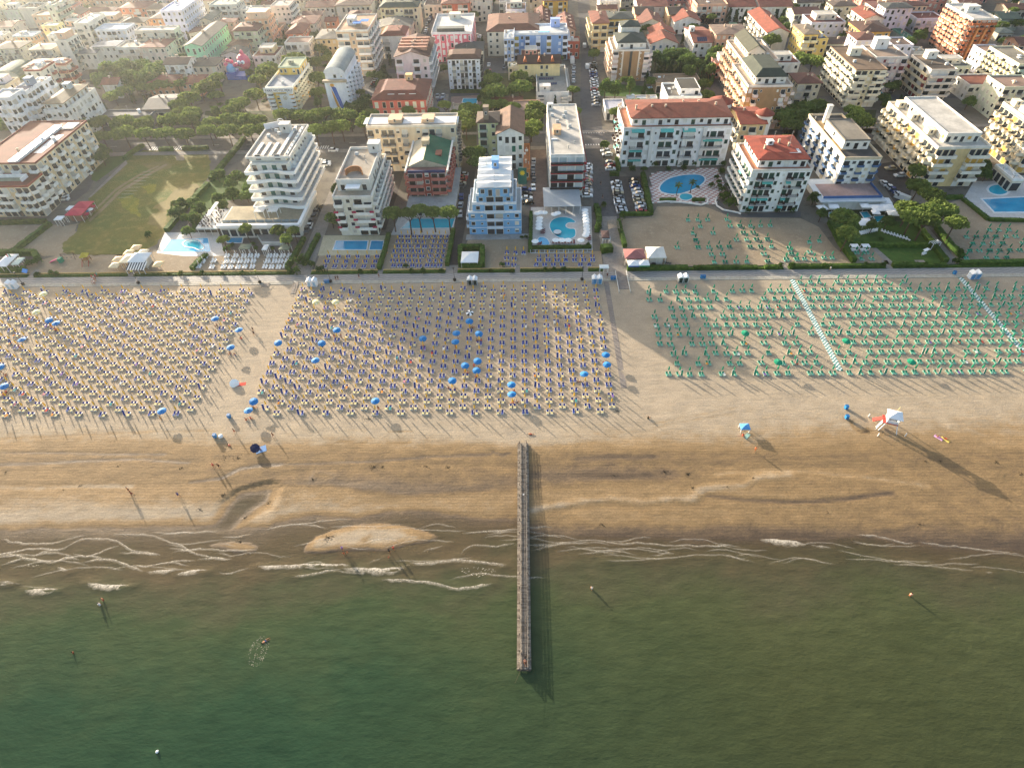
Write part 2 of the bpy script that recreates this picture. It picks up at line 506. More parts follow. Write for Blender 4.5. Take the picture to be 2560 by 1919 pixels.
FOAM=[('z5',.10,[(0,965),(40,962),(80,990),(200,998),(400,1000),(560,960),(700,935)]),('z5',.10,[(240,1110),(350,1060),(500,1045),(640,965),(760,955),(900,965),(960,1010),(1040,1060),(1200,1075),(1290,1088)]),('z5',.12,[(0,1080),(80,1078),(180,1108),(240,1110)]),('z5',.14,[(0,1172),(180,1115),(290,1125),(420,1155),(540,1100),(600,1115),(640,1140)]),('z5',.30,[(440,1190),(500,1202),(565,1220)]),('z5',.12,[(640,1150),(780,1118),(900,1130),(1000,1165),(1090,1212),(1150,1225)]),('z5',.20,[(1150,1222),(1240,1222),(1350,1210),(1440,1208)]),('z5',.10,[(880,925),(980,935),(1130,935),(1240,945),(1320,985),(1440,1010),(1560,1090),(1680,1115),(1850,1120)]),('z5',.10,[(570,1075),(640,1095),(720,1095),(800,1065),(900,1025),(960,1030)]),('z5',.08,[(1250,940),(1330,918),(1440,910),(1560,922)]),('z5',.10,[(930,1085),(1040,1072),(1150,1078),(1290,1090)]),('z5',.40,[(0,1308),(60,1312),(115,1318)]),('z5',.40,[(195,1365),(300,1372),(400,1372),(480,1368)]),('z5',.36,[(680,1315),(820,1330),(900,1340),(1040,1346)]),('z5',.26,[(1380,1248),(1480,1222),(1600,1218),(1660,1216)]),('z5',.10,[(1545,1132),(1660,1120),(1850,1122)]),('z6',.26,[(0,1090),(120,1090),(400,1080),(560,1085),(700,1082)]),('z6',.40,[(620,1108),(740,1105),(880,1115),(1000,1115),(1100,1102)]),('z6',.12,[(250,1165),(400,1150),(540,1120),(640,1110)]),('z6',.15,[(1100,1070),(1280,1065),(1460,1045),(1600,1055),(1830,1072)]),('z6',.22,[(1770,1090),(1830,1072)]),('z6',.16,[(900,1190),(1060,1180),(1220,1195),(1360,1220),(1420,1245),(1560,1240),(1740,1210)]),('z6',.08,[(1480,1015),(1530,945),(1620,935),(1740,950),(1830,925),(1905,925)]),('z6',.06,[(1200,990),(1280,955),(1380,940)]),('z6',.06,[(800,1080),(900,1030),(940,1035)]),('z7',.08,[(80,512),(160,490),(250,470),(330,462),(420,472),(560,478),(700,485),(860,488),(960,478)]),('z7',.34,[(1060,457),(1120,462),(1180,470),(1280,484)]),('z7',.14,[(1280,484),(1340,492),(1390,499)]),('z7',.10,[(1480,442),(1540,440),(1620,458),(1700,478),(1750,480)]),('z7',.08,[(1750,470),(1830,482),(1920,492),(2060,508),(2212,522)]),('z7',.30,[(2042,602),(2065,605),(2085,608)]),('z7',.05,[(400,552),(620,545),(820,528),(940,530),(1060,560)]),('z7',.05,[(1400,505),(1560,540),(1780,570),(2010,600)])]
def swell(X,Y):
 """flat sea with low crests under each foam line"""
 z=np.zeros(X.shape)
 ok=(np.abs(X)<126)&(Y>38)
 x,y=X[ok],Y[ok]
 a=np.zeros(x.shape)
 for t,wd,pts in FOAM:
  a=np.maximum(a,(.05+.25*wd)*np.exp(-(line_d(x,y+.25,[gp(t,*p,SEA)for p in pts])/.8)**2))
 z[ok]=a*np.clip((SEA-terrain(x,y))/.2,0,1)
 return SEA+z
_sx=axis(-170,165,.75,GW)
_sy=np.concatenate([-np.geomspace(GW,6,8),np.arange(-3,50,1.5),np.arange(50,104,.5),np.arange(104,152.2,2.0)])
sand=tag(link('beach_sand',grid_mesh('beach_sand',_sx,_sy,terrain,sand_material(),{'wet':tone})),kind='structure')
sea=tag(link('sea',grid_mesh('sea',axis(-125,125,.8,GW),np.concatenate([-np.geomspace(GW,12,8),np.arange(-8,38,1.0),np.arange(38,72,.45),np.arange(72,84,2)]),swell,sea_material(),{'depth':lambda X,Y,Z:np.maximum(SEA-terrain(X,Y),0)})),kind='structure')
_fm,_nt2,_b2=nodes("sea_foam")
_b2.inputs["Base Color"].default_value=(.62,.55,.44,1)
_b2.inputs["Roughness"].default_value=.6
_tr=N(_nt2,"ShaderNodeBsdfTransparent")
_mx=N(_nt2,"ShaderNodeMixShader")
_fa=N(_nt2,"ShaderNodeMath",operation='MULTIPLY')
_nt2.links.new(ramp(_nt2,noise(_nt2,2.2,5,.75,pos(_nt2)),[(.32,.1),(.58,.95)]),_fa.inputs[0])
_nt2.links.new(ramp(_nt2,noise(_nt2,.16,3,.6,pos(_nt2)),[(.25,.5),(.5,1)]),_fa.inputs[1])
_at=N(_nt2,"ShaderNodeAttribute",attribute_name='fade')
_fb=N(_nt2,"ShaderNodeMath",operation='MULTIPLY')
_nt2.links.new(_fa.outputs[0],_fb.inputs[0]);_nt2.links.new(_at.outputs['Fac'],_fb.inputs[1])
_nt2.links.new(_fb.outputs[0],_mx.inputs[0])
_nt2.links.new(_tr.outputs[0],_mx.inputs[1]);_nt2.links.new(_b2.outputs[0],_mx.inputs[2])
_nt2.links.new(_mx.outputs[0],_nt2.nodes["Material Output"].inputs[0])
RF=np.random.RandomState(8)
lines=[(wd,np.array([gp(t,*p,SEA)for p in pts]))for t,wd,pts in FOAM]
for k in range(70):
 x=RF.uniform(-112,100)
 left=x<-2
 y=np.interp(x,_shore[:,0],_shore[:,1])-(RF.uniform(.6,13)if left else RF.uniform(.3,5))
 n,L_,ph=9,RF.uniform(5,20),RF.rand()*6
 q=np.linspace(-.5,.5,n)
 lines.append((RF.uniform(.03,.09 if left else.05),np.stack([x+q*L_,y+.5*np.cos(q*5+ph)+.04*L_*np.cos(q*3.1)+(q*L_)*(.05 if left else-.03)],1)))
vf,ff,fade=[],[],[]
for wd,P3 in lines:
 s=np.concatenate([[0],np.cumsum(np.hypot(*np.diff(P3,axis=0).T))])
 q=np.arange(0,s[-1],.3)
 X,Y=np.interp(q,s,P3[:,0]),np.interp(q,s,P3[:,1])
 k=np.ones(9)/9
 if len(X)>12:
  X,Y=np.convolve(np.pad(X,4,'edge'),k,'valid'),np.convolve(np.pad(Y,4,'edge'),k,'valid')
 Y=Y+(fnoise(X,Y,1.2,8)-.5)*.35+(fnoise(X,Y,5,18)-.5)*.8
 en=np.minimum(1,np.minimum(np.arange(len(X))+1,len(X)-np.arange(len(X)))/9)
 wv=wd*en*(.35+1.3*fnoise(X*2,Y*2,1.6,31))
 o=len(vf)
 ZZ=np.maximum(swell(X,Y),terrain(X,Y))+.016
 for i in range(len(X)):
  for dy,a in((wv[i]*.55,.0),(wv[i]*.40,1.0),(-wv[i]*.25,.85),(-.25-wv[i]*2.6,.0)):
   vf.append((X[i],Y[i]+dy,ZZ[i]+.002*a));fade.append(a*en[i]*min(1.0,.35+wd*2.2))
 for i in range(len(X)-1):
  for r in range(3):
   a=o+4*i+r
   ff.append((a,a+1,a+5,a+4))
me=bpy.data.meshes.new('wave_foam')
me.from_pydata(vf,[],ff)
me.materials.append(_fm)
me.attributes.new('fade','FLOAT','POINT').data.foreach_set('value',np.array(fade,np.float32))
tag(link('wave_foam',me),kind='stuff')
def froth(poly,name,dens):
 """speckled froth spread over a patch of shallow water"""
 mb=MB()
 poly=np.array(poly)
 x0,y0=poly.min(0);x1,y1=poly.max(0)
 R=np.random.RandomState(5)
 n=int((x1-x0)*(y1-y0)*dens)
 X,Y=x0+R.rand(n)*(x1-x0),y0+R.rand(n)*(y1-y0)
 keep=(sdist(X,Y,poly)<-.1)&(fnoise(X,Y,1.4,4)>.42)
 X,Y=X[keep],Y[keep]
 for x,y,z in zip(X,Y,np.maximum(SEA,terrain(X,Y))+.02):
  r=.03+.07*R.rand()
  mb.sheet([(x-r*1.6,y),(x,y-r),(x+r*1.6,y),(x,y+r)],z)
 o=mb.obj(name,_fm)
 o.data.attributes.new('fade','FLOAT','POINT').data.foreach_set('value',np.full(len(mb.v),.8,np.float32))
 return tag(o,kind='stuff')
froth([gp('z6',*p,SEA)for p in[(1400,1060),(1480,1050),(1600,1060),(1825,1078),(1740,1140),(1620,1172),(1500,1140)]],'wave_foam',7)
froth([gp('z5',*p,SEA)for p in[(150,1130),(290,1128),(420,1160),(300,1185),(200,1205)]],'wave_foam',6)
# ------------------------------------------------------------------ seaweed, dug sand and wrack on the beach
weed=MB()
R=np.random.RandomState(11)
for t,x,y,rr,nn in[('z6',850,370,1.0,60),('z6',920,365,.5,18),('z6',1240,365,.7,30),('z6',1395,372,.7,36),('z6',410,455,.5,18),('z6',530,880,1.5,90),('z5',1760,620,.9,60),('z5',1575,730,.6,22),('z5',2115,675,.5,22),('z5',1930,790,.5,20),('z5',45,440,.6,18),('z5',500,578,.3,8),('z5',630,545,.4,10),('z5',1890,985,.5,26),('z5',1435,405,.5,16),('z5',1770,325,.9,24),('z5',1880,335,.9,24),('z5',930,395,.5,14),('z7',660,170,.9,34),('z7',760,180,.8,50),('z7',390,395,.6,24),('z7',780,240,.7,24),('z7',930,235,.3,10),('z7',1040,198,.3,10),('z7',1765,395,.9,30),('z7',1785,125,.6,22),('z7',2095,130,.5,22),('z7',2200,180,.6,22),('z7',440,185,.8,20),('z7',1365,345,.4,10),('z7',1850,125,.9,26),('b2',1110,1265,1.2,60),('b3',1190,1205,.8,40),('b3',690,395,.5,18)]:
 c=gp(t,x,y)
 z=float(terrain(c[:1],c[1:])[0])
 for _ in range(nn):
  a,r=R.rand()*2*pi,rr*abs(R.randn())*.55
  X,Y=c[0]+r*cos(a)*1.3,c[1]+r*sin(a)
  s,b=.05+R.rand()*.13,R.rand()*pi
  weed.v+=[(X+s*cos(b),Y+s*sin(b),z+.01),(X-s*cos(b+.5),Y-s*sin(b+.5),z+.01),(X-s*.5*sin(b),Y+s*.6*cos(b),z+.02+.10*R.rand())]
  n=len(weed.v)
  weed.f.append((n-3,n-2,n-1));weed.m.append(0)
tag(weed.obj('seaweed',mat('#3a3222',.9,.3,3)),kind='stuff')
# ------------------------------------------------------------------ pier
WOOD=mat('#756c61',.85,.25,2.2)
WOOD_L=mat('#8d8478',.85,.25,2.2)
WOOD_D=mat('#5d544a',.9,.25,2.0)
PX0,PY0,PY1,PZ=-.32,33.8,84.2,.18
pier=thing('pier','long narrow wooden pier running from the beach out into the green sea','pier',(PX0,PY0,0))
L=PY1-PY0
mb=MB()
R=np.random.RandomState(3)
for k in range(int(L/.24)):
 y=k*.24
 dz=(R.rand()-.5)*.018
 e=(R.rand()-.5)*.03
 mb.box(-.62+e,.62+e,y,y+.225,PZ-.05+dz,PZ+dz,0 if R.rand()<.7 else 1)
tag(mb.obj('deck_plank',[WOOD_L,WOOD],pier),kind='stuff')
for sgn in(-1,1):
 mb=MB()
 for k in range(int(L/.30)):
  y=k*.30
  e=(R.rand()-.5)*.06
  mb.box(sgn*.98-.30,sgn*.98+.30,y+.01,y+.28,PZ-.06,PZ-.005+(R.rand()-.5)*.014,0 if R.rand()<.55 else 1)
 tag(mb.obj('edge_plank',[WOOD_L,WOOD],pier),kind='stuff')
for sgn in(-1,1):
 mb=MB()
 n=17
 for k in range(n):
  y0,y1=k*L/n+.02,(k+1)*L/n-.02
  mb.box(sgn*.645-.05,sgn*.645+.05,y0,y1,PZ+.72,PZ+.78,0)
  for q in range(3):
   mb.box(sgn*.645-.018,sgn*.645+.018,y0,y1,PZ+.10+q*.2,PZ+.25+q*.2,0)
 tag(mb.obj('rail_board',[WOOD_L],pier),kind='stuff')
_post=MB().box(-.06,.06,-.06,.06,-3.6,PZ+.75).mesh('post',[WOOD_D])
for k in range(18):
 for sgn in(-1,1):
  link('post',_post,pier,(sgn*.79,min(k*L/17,L-.1)+.02,0))
_beam=MB().box(-1.15,1.15,-.10,.10,PZ-.28,PZ-.07).mesh('cross_beam',[WOOD_D])
for k in range(17):
 link('cross_beam',_beam,pier,(0,k*L/17+.2,0))
MB().box(-1.2,1.2,-.18,.0,PZ-.5,PZ-.07).obj('end_board',[WOOD_D],pier)
MB().box(-.2,.2,0,.34,PZ+.005,PZ+.03).obj('repair_plate',[mat('#e8e4dc')],pier,(0.05,gp('z6',1950,577)[1]-PY0,0))
# ------------------------------------------------------------------ loungers and parasols on the beach
YEL,CRE,BLU,WHI,GRN,WGR=(mat('#e6b21e',.8,.1),mat('#d6c48a',.85,.1),mat('#2a3c86',.8,.15),mat('#e6e4de',.6,.06),mat('#148a66',.8,.15),mat('#5aa587',.7,.12))
def frame_mesh(m,name):
 mb=MB().box(-.36,.36,.12,1.68,.26,.31)
 mb.box(-.36,.36,.18,.24,0,.27).box(-.36,.36,1.30,1.36,0,.27)
 return mb.mesh(name,[m])
def slab_mesh(y0,z0,y1,z1,w,th,m,name):
 """tilted padded panel from (y0,z0) to (y1,z1)"""
 mb=MB()
 n=np.array([-(z1-z0),y1-y0]);n=n/np.linalg.norm(n)*th
 vs=[]
 for x in(-w,w):
  vs+=[(x,y0,z0),(x,y1,z1),(x,y1+n[0],z1+n[1]),(x,y0+n[0],z0+n[1])]
 mb.add(vs,[(0,1,2,3),(7,6,5,4),(0,4,5,1),(1,5,6,2),(2,6,7,3),(3,7,4,0)])
 return mb.mesh(name,[m])
FR_W=frame_mesh(WHI,'lounger_frame')
FR_G=frame_mesh(mat('#a9c9b6',.7,.08),'lounger_frame')
SEAT_C,SEAT_B=slab_mesh(.15,.315,.98,.315,.31,.05,CRE,'seat'),slab_mesh(.20,.315,.98,.315,.29,.05,BLU,'seat')
BACK_B,BACK_FL=slab_mesh(1.0,.315,1.62,.62,.28,.05,BLU,'backrest'),slab_mesh(1.0,.315,1.62,.60,.29,.05,BLU,'backrest')
SEAT_G,BACK_G=slab_mesh(.25,.315,1.0,.315,.28,.05,WGR,'seat'),slab_mesh(1.02,.315,1.52,.72,.28,.05,GRN,'backrest')
SEAT_BP=slab_mesh(.02,.02,.55,1.85,.29,.05,BLU,'seat')
FR_UP=MB().box(-.33,.33,-.02,.04,0,.12).add([(-.33,0,0),(.33,0,0),(.33,.52,1.9),(-.33,.52,1.9),(-.33,.06,0),(.33,.06,0),(.33,.58,1.9),(-.33,.58,1.9)],[(0,1,2,3),(7,6,5,4),(0,4,5,1),(1,5,6,2),(2,6,7,3),(3,7,4,0)]).mesh('lounger_frame',[WHI])
SEAT_G2=slab_mesh(.02,.02,.55,1.85,.29,.05,GRN,'seat')
LV={'cream':(FR_W,[('seat',SEAT_C),('backrest',BACK_B)]),'blue':(FR_W,[('seat',SEAT_B),('backrest',BACK_FL)]),'upright':(FR_UP,[('seat',SEAT_BP)]),'green':(FR_G,[('seat',SEAT_G),('backrest',BACK_G)]),'green_upright':(FR_UP,[('seat',SEAT_G2)])}
POLE=MB().cyl(0,0,0,2.35,.025,n=5).mesh('parasol_pole',[WHI])
def folded(m,r):
 mb=MB().cyl(0,0,.95,1.25,r*.45,r,6).cyl(0,0,1.25,2.1,r,r*.7,6).cyl(0,0,2.1,2.42,r*.7,.02,6)
 return mb.mesh('folded_canopy',[m])
FOLD_Y,FOLD_G,FOLD_W=folded(YEL,.19),folded(GRN,.24),folded(WHI,.13)
class Pile:
 """many alike pieces joined into one real mesh"""
 def __init__(s):
  s.v,s.f,s.k,s.n,s.mats=[],[],[],0,[]
 def add(s,me,x,y,z=0.0,a=0.0):
  key=me.name_full
  if key not in Pile.C:
   n=len(me.vertices)
   co=np.empty(n*3,np.float32);me.vertices.foreach_get("co",co)
   Pile.C[key]=(co.reshape(-1,3),[tuple(p.vertices)for p in me.polygons],me.materials[0])
  co,fs,mt=Pile.C[key]
  ca,sa=cos(a),sin(a)
  if 'pole' not in key and 'canopy' not in key:
   co=co*.9
  c=np.stack([co[:,0]*ca-co[:,1]*sa+x,co[:,0]*sa+co[:,1]*ca+y,co[:,2]+z],1)
  if mt not in s.mats:
   s.mats.append(mt)
  mi=s.mats.index(mt)
  s.v.append(c)
  for f in fs:
   s.f.append(tuple(i+s.n for i in f));s.k.append(mi)
  s.n+=len(co)
 def obj(s,name):
  if not s.n:
   return
  me=bpy.data.meshes.new(name)
  me.from_pydata(np.concatenate(s.v).tolist(),[],s.f)
  for q in s.mats:
   me.materials.append(q)
  me.polygons.foreach_set("material_index",s.k)
  me.update()
  return tag(link(name,me),kind='stuff')
Pile.C={}
_R=random.Random(21)
def tz(x,y):
 return float(terrain(np.array([x]),np.array([y]))[0])
sets=[]
for f,xr,n in(('the paved lane',22.0,30),('the sandy gap',-84.5,27)):
 for c in range(n):
  x=xr-c*3.115
  odd=c%2
  for j in range(15 if odd else 14):
   y=(92.95 if odd else 94.7)+j*3.59
   if y>144.6 or not in_view(x,y,0,20):
    continue
   row=round((y-92.95)/1.795)
   sets.append(('yellow',x+_R.uniform(-.12,.12),y+_R.uniform(-.15,.15),row,c//2,f))
for c in range(-15,30):
 for j in range(11):
  y=105.6+j*3.87
  x=(80.3+c*2.83)if c<1 else(84.9+(c-1)*2.83)
  if(j==10 and c<1)or(j==10 and c>12)or not in_view(x,y,0,20):
   continue
  if _R.random()<(.22 if c<1 else.05):
   continue
  sets.append(('green',x+_R.uniform(-.2,.2),y+_R.uniform(-.15,.15),j,-c if c<1 else c-1,'west' if c<1 else 'east'))
OPEN_B=[('b1',480,438),('b1',185,582),('b1',418,405),('b1',1855,398),('b1',2062,498),('b1',1990,645),('b1',30,975),('b1',2185,1102),('b1',2145,1195),('b1',1395,1195),('b2',832,492),('b2',650,758),('b2',325,602),('b2',700,602),('b2',1975,412),('b2',1868,522),('b2',2058,520),('b2',1575,565),('b2',1860,597),('b2',2048,758),('b2',1940,798),('b2',2040,840),('b2',1830,928),('b2',1168,1108),('b3',1088,710),('b3',1098,795),('b3',905,880),('b3',272,968),('b3',278,1055),('b1',-5,810)]
OPEN_C=[('b2',650,250),('b2',820,250),('b2',1980,342),('b1',310,335),('b1',370,180)]
OPEN_G=[('b4',182,495),('b4',918,552),('b4',420,705),('b4',1392,702)]
opens=[gp(*o,2.1)for o in OPEN_B+OPEN_C+OPEN_G]
sets=[s for s in sets if not any(abs(s[1]-o[0])<1.3 and-1.4<o[1]-s[2]<2.6 for o in opens)]
sets.sort(key=lambda s:math.hypot(s[1],s[2]))
pile_p,pile_l,pile_gp,pile_gl=Pile(),Pile(),Pile(),Pile()
cnt=dict(yp=0,yl=0,gp=0,gl=0)
def lounger(kind,x,y,z,a,label,group):
 fr,parts=LV[kind]
 o=tag(link('green_lounger' if 'green' in kind else 'beach_lounger',fr,None,(x,y,z),a),label,'sun lounger',group)
 o.scale=(.9,.9,.9)
 for nm,me in parts:
  link(nm,me,o)
 return o
for colr,x,y,row,c,place in sets:
 z=tz(x,y+.8)
 if colr=='yellow':
  if place=='the paved lane':
   where,w2=f'{ordinal(c)} west of the paved lane','paved lane'
  else:
   where,w2=f'{ordinal(c)} beyond the sandy gap','sandy gap'
  rw=f'{ordinal(row)} row from the sea'
  if cnt['yp']<300:
   cnt['yp']+=1
   o=tag(link('folded_parasol',POLE,None,(x,y+1.55,z)),f'folded yellow parasol, {where}, {rw}','parasol','folded yellow parasols on the beach')
   link('folded_canopy',FOLD_Y,o)
  else:
   pile_p.add(POLE,x,y+1.55,z);pile_p.add(FOLD_Y,x,y+1.55,z)
  pr=.78 if(row<5 or row>21 or place!='the paved lane')else.14
  for sgn in(-1,1):
   q=_R.random()
   kind='cream' if q<pr else('upright' if q>.975 or(x<-20 and q>.88 and place=='the paved lane' and sgn<0)else 'blue')
   lx,a=x+sgn*.50,_R.gauss(0,.05)
   ly=y+(.5 if kind=='upright' else 0)
   if cnt['yl']<300:
    cnt['yl']+=1
    lab={'cream':'cream lounger with blue back','blue':'blue lounger','upright':'blue lounger stood on end'}[kind]
    lounger(kind,lx,ly,z,a,f'{"left" if sgn < 0 else "right"} {lab}, {ordinal(c)} pair {"west of the" if w2 == "paved lane" else "beyond the"} {w2}, {ordinal(row)} row','sun loungers of the blue and yellow beach')
   else:
    fr,parts=LV[kind]
    pile_l.add(fr,lx,ly,z,a)
    for nm,me in parts:
     pile_l.add(me,lx,ly,z,a)
 else:
  where=f'{ordinal(c)} {place} of the first chequered path' if place=='west' else f'{ordinal(c)} east of the first chequered path'
  if cnt['gp']<300:
   cnt['gp']+=1
   o=tag(link('green_parasol',POLE,None,(x,y+1.55,z)),f'folded green parasol, {where}, {ordinal(row)} row from sea','parasol','folded green parasols on the beach')
   link('folded_canopy',FOLD_G,o)
  else:
   pile_gp.add(POLE,x,y+1.55,z);pile_gp.add(FOLD_G,x,y+1.55,z)
  for sgn in(-1,1):
   kind='green_upright' if _R.random()<.08 else 'green'
   lx,a=x+sgn*.42,_R.gauss(.1,.12)
   ly=y+(.4 if kind=='green_upright' else 0)
   if cnt['gl']<300:
    cnt['gl']+=1
    lounger(kind,lx,ly,z,a,f'{"left" if sgn < 0 else "right"} green lounger{" on end" if "_" in kind else ""}, {ordinal(c)} pair {place} of first chequered path, {ordinal(row)} row','sun loungers of the green beach')
   else:
    fr,parts=LV[kind]
    pile_gl.add(fr,lx,ly,z,a)
    for nm,me in parts:
     pile_gl.add(me,lx,ly,z,a)
_stub=MB().cyl(0,0,0,.5,.04,n=5).mesh('post_socket',[WHI])
def garden_set(x,y,kind,dx=.46):
 for sgn in(-1,1):
  fr,parts=LV[kind]
  P=pile_gl if 'green' in kind else pile_l
  a=_R.gauss(0,.12)
  P.add(fr,x+sgn*dx,y,.02,a)
  for nm,me in parts:
   P.add(me,x+sgn*dx,y,.02,a)
 P=pile_gp if 'green' in kind else pile_p
 P.add(POLE,x,y+1.5,0);P.add(FOLD_G if 'green' in kind else FOLD_Y,x,y+1.5,0)
for r,y in enumerate((1370,1420,1468)):
 for c in range(6):
  g=gp('t7',[1345,1325,1305][r]+c*96,y);garden_set(g[0],g[1],'blue')
for r in range(7):
 y=1232+r*42
 for c in range(5):
  g=gp('t8',150-r*12-(20 if r%2 else 0)+c*56,y+(0 if c<4 else 4));garden_set(g[0],g[1],'blue')
 for c in range(3):
  g=gp('t8',425-r*9+c*54,y);garden_set(g[0],g[1],'blue')
for r,(y,x0)in enumerate(((1402,1337),(1437,1340),(1476,1310))):
 for c in range(7):
  if not(r==2 and c==4):
   g=gp('t8',x0+c*77,y);garden_set(g[0],g[1],'blue')
for x,y in((1062,1370),(1135,1372),(1205,1372),(1060,1420),(1125,1425),(1062,1470),(1120,1478)):
 g=gp('t8',x,y);garden_set(g[0],g[1],'blue')
for k in range(60):
 g=gp('t9',_R.uniform(880,1700),_R.uniform(1090,1450))
 if _R.random()<.85:
  garden_set(round(g[0]/3.4)*3.4,round(g[1]/4.2)*4.2,'green')
for x,y in((1845,1330),(1865,1380),(1820,1435),(1915,1430),(1300+720,1280)):
 g=gp('t9',x,y);garden_set(g[0],g[1],'green')
for k in range(42):
 g=gp('t10',_R.uniform(1560,2070),_R.uniform(1180,1420));garden_set(round(g[0]/3.2)*3.2,round(g[1]/4)*4,'green')
for x,y in((630,1370),(715,1370),(675,1425),(765,1425),(310,1270),(50,1335),(70,1380),(230,1365),(20,1425),(110,1425),(180,1425),(265,1430),(350,1415),(420,1415)):
 g=gp('t10',x,y);garden_set(g[0],g[1],'green')
k=0
_tw=[(n_,MB().box(-.27,.27,-.5,.5,.385,.415).mesh('beach_towel',[mat(c_,.9,.2,5)]))for n_,c_ in(('red','#b8402f'),('pink','#cf8a92'),('teal','#3a8a8a'),('white','#dedad0'),('orange','#d08a3a'),('violet','#7a5a9a'))]
for colr,x,y,row,c,place in sorted(_R.sample(sets,110),key=lambda q:proj(q[1],q[2])[0]):
 n_,me=_R.choice(_tw)
 tag(link('beach_towel',me,None,(x+_R.choice([-.45,.45]),y+.6,tz(x,y+.6)),_R.gauss(0,.1)),f'{n_} towel spread on a {colr.replace("yellow", "blue or cream")} beach lounger, {ordinal(k)} towel from the left','towel','towels on the beach loungers')
 k+=1
pile_l.obj('beach_lounger');pile_p.obj('folded_parasol');pile_gl.obj('green_lounger');pile_gp.obj('green_parasol')
def open_mesh(c1,c2,r=1.15,n=8,z=1.95,rise=.42):
 mb=MB()
 mb.v.append((0,0,z+rise))
 for k in range(n):
  a=2*pi*k/n
  mb.v.append((r*cos(a),r*sin(a),z))
 for k in range(n):
  a=2*pi*k/n
  mb.v.append((r*.995*cos(a),r*.995*sin(a),z-.14))
 for k in range(n):
  j=(k+1)%n
  mb.f.append((0,1+k,1+j));mb.m.append(k%2)
  mb.f.append((1+k,1+n+k,1+n+j,1+j));mb.m.append(k%2)
 return mb.mesh('canopy',[c1,c2])
BLU_P=mat('#1776b4',.7,.08)
OPN_B,OPN_C,OPN_G,OPN_WH=open_mesh(BLU_P,BLU_P),open_mesh(mat('#f1e6c2'),mat('#e9d98e')),open_mesh(GRN,GRN),open_mesh(mat('#efeee9',.7,.04),mat('#efeee9',.7,.04),1.25)
OPN_BW=open_mesh(mat('#f4f4f2'),mat('#20242c'))
def open_parasol(me,x,y,label,group,z0=0.0,tilt=0.0,name='open_parasol'):
 o=tag(link(name,POLE,None,(x,y,z0)),label,'parasol',group)
 c=link('canopy',me,o)
 if tilt:
  c.rotation_euler=(tilt,tilt*.6,0)
 return o
_q=sorted(OPEN_B,key=lambda t:px(*t)[0])
for i,o in enumerate(_q):
 p=gp(*o,2.1)
 open_parasol(OPN_B,p[0],p[1],f'open blue parasol among the loungers, {ordinal(i)} of the blue ones from the left','open blue parasols',tz(*p),_R.choice([0,0,.12,-.1,.2]))
for i,o in enumerate(sorted(OPEN_C,key=lambda t:px(*t)[0])):
 p=gp(*o,2.1)
 open_parasol(OPN_BW if o==('b2',1980,342)else OPN_C,p[0],p[1],'open black and white striped parasol among folded yellow ones' if o==('b2',1980,342)else f'open cream parasol near the promenade, {ordinal(i)} cream one from the left','open cream parasols',tz(*p),.15)
for i,o in enumerate(sorted(OPEN_G,key=lambda t:px(*t)[0])):
 p=gp(*o,2.1)
 open_parasol(OPN_G,p[0],p[1],f'open green parasol on the green beach, {ordinal(i)} from the left','open green parasols on the beach',tz(*p),.1)
CK_W,CK_G=mat('#e4e7e2',.85,.08),mat('#2f7f73',.85,.12)
def checker_path(a,b,w,label):
 a,b=np.array(a),np.array(b)
 d=b-a
 Ln=np.hypot(*d);d=d/Ln
 n=np.array([-d[1],d[0]])
 root=thing('chequered_path',label,'path',(a[0],a[1],0))
 mw,mg=MB(),MB()
 s=w/3
 for i in range(int(Ln/s)):
  for j in range(3):
   c=a+d*(i*s)+n*((j-1.5)*s)
   q=[c-a,c+d*s*.96-a,c+d*s*.96+n*s*.96-a,c+n*s*.96-a]
   (mw if(i+j)%2 else mg).prism(ccw(q),.0,.035)
 tag(mw.obj('white_slab',[CK_W],root),kind='stuff')
 tag(mg.obj('green_slab',[CK_G],root),kind='stuff')
 return root
checker_path((83.0,147.0),(82.9,107.5),1.5,'first green and white chequered path, between the green lounger fields')
checker_path((134.2,147.0),(134.0,112.5),1.5,'second green and white chequered path, near the striped cabin at far right')
PAV=ground_mat('paving_grey','#8a8078','#978d83',.3,'#776e67',1.2,.9)
mb=MB()
for k in range(60):
 mb.box(25.0+_R.uniform(-.03,.03),26.5+_R.uniform(-.03,.03),146.9-(k+1)*.75,146.9-k*.75-.05,-.03,.03 if k<40 else.018)
struct('paved_lane',mb,[PAV])
# ------------------------------------------------------------------ ground of the town
HAZE=.00009
struct('town_ground',MB().box(-GW,GW,152.2,GW,-3,0),ground_mat('town_ground','#6d675c','#7d766a',.05,'#55504a',.25))
ASPH=ground_mat('asphalt','#5c5a59','#676462',.12,'#4d4b4a',.5,.9)
ASPD=ground_mat('asphalt_dark','#4a4543','#56504c',.12,'#403c3a',.5,.9)
PAVE=ground_mat('pavement','#8d867d','#9b9389',.3,'#7c756d',.9,.9)
LAWN=ground_mat('lawn','#3f5a24','#4d6a2c',.25,'#5a6a34',.6,.95,.5,3)
GARD=ground_mat('garden_soil','#38452a','#4a4d30',.2,'#5a5238',.5,.95,.6,2)
MEAD=ground_mat('meadow','#7c7238','#5f6a30',.07,'#94844c',.35,.95,.9,2)
LSAND=ground_mat('lot_sand','#a3927a','#97866f',.15,'#b0a088',.6,.95,.4,2)
DECK=ground_mat('pool_deck','#d2cec8','#c4c0ba',.3,'#b9b4ae',.9,.6)
DECKC=ground_mat('pool_deck_cream','#cbbf9f','#c0b595',.3,'#b4a888',.9,.7)
SIDEW=ground_mat('reddish_paving','#7d6a60','#8a766a',.3,'#6c5b53',.9,.9)
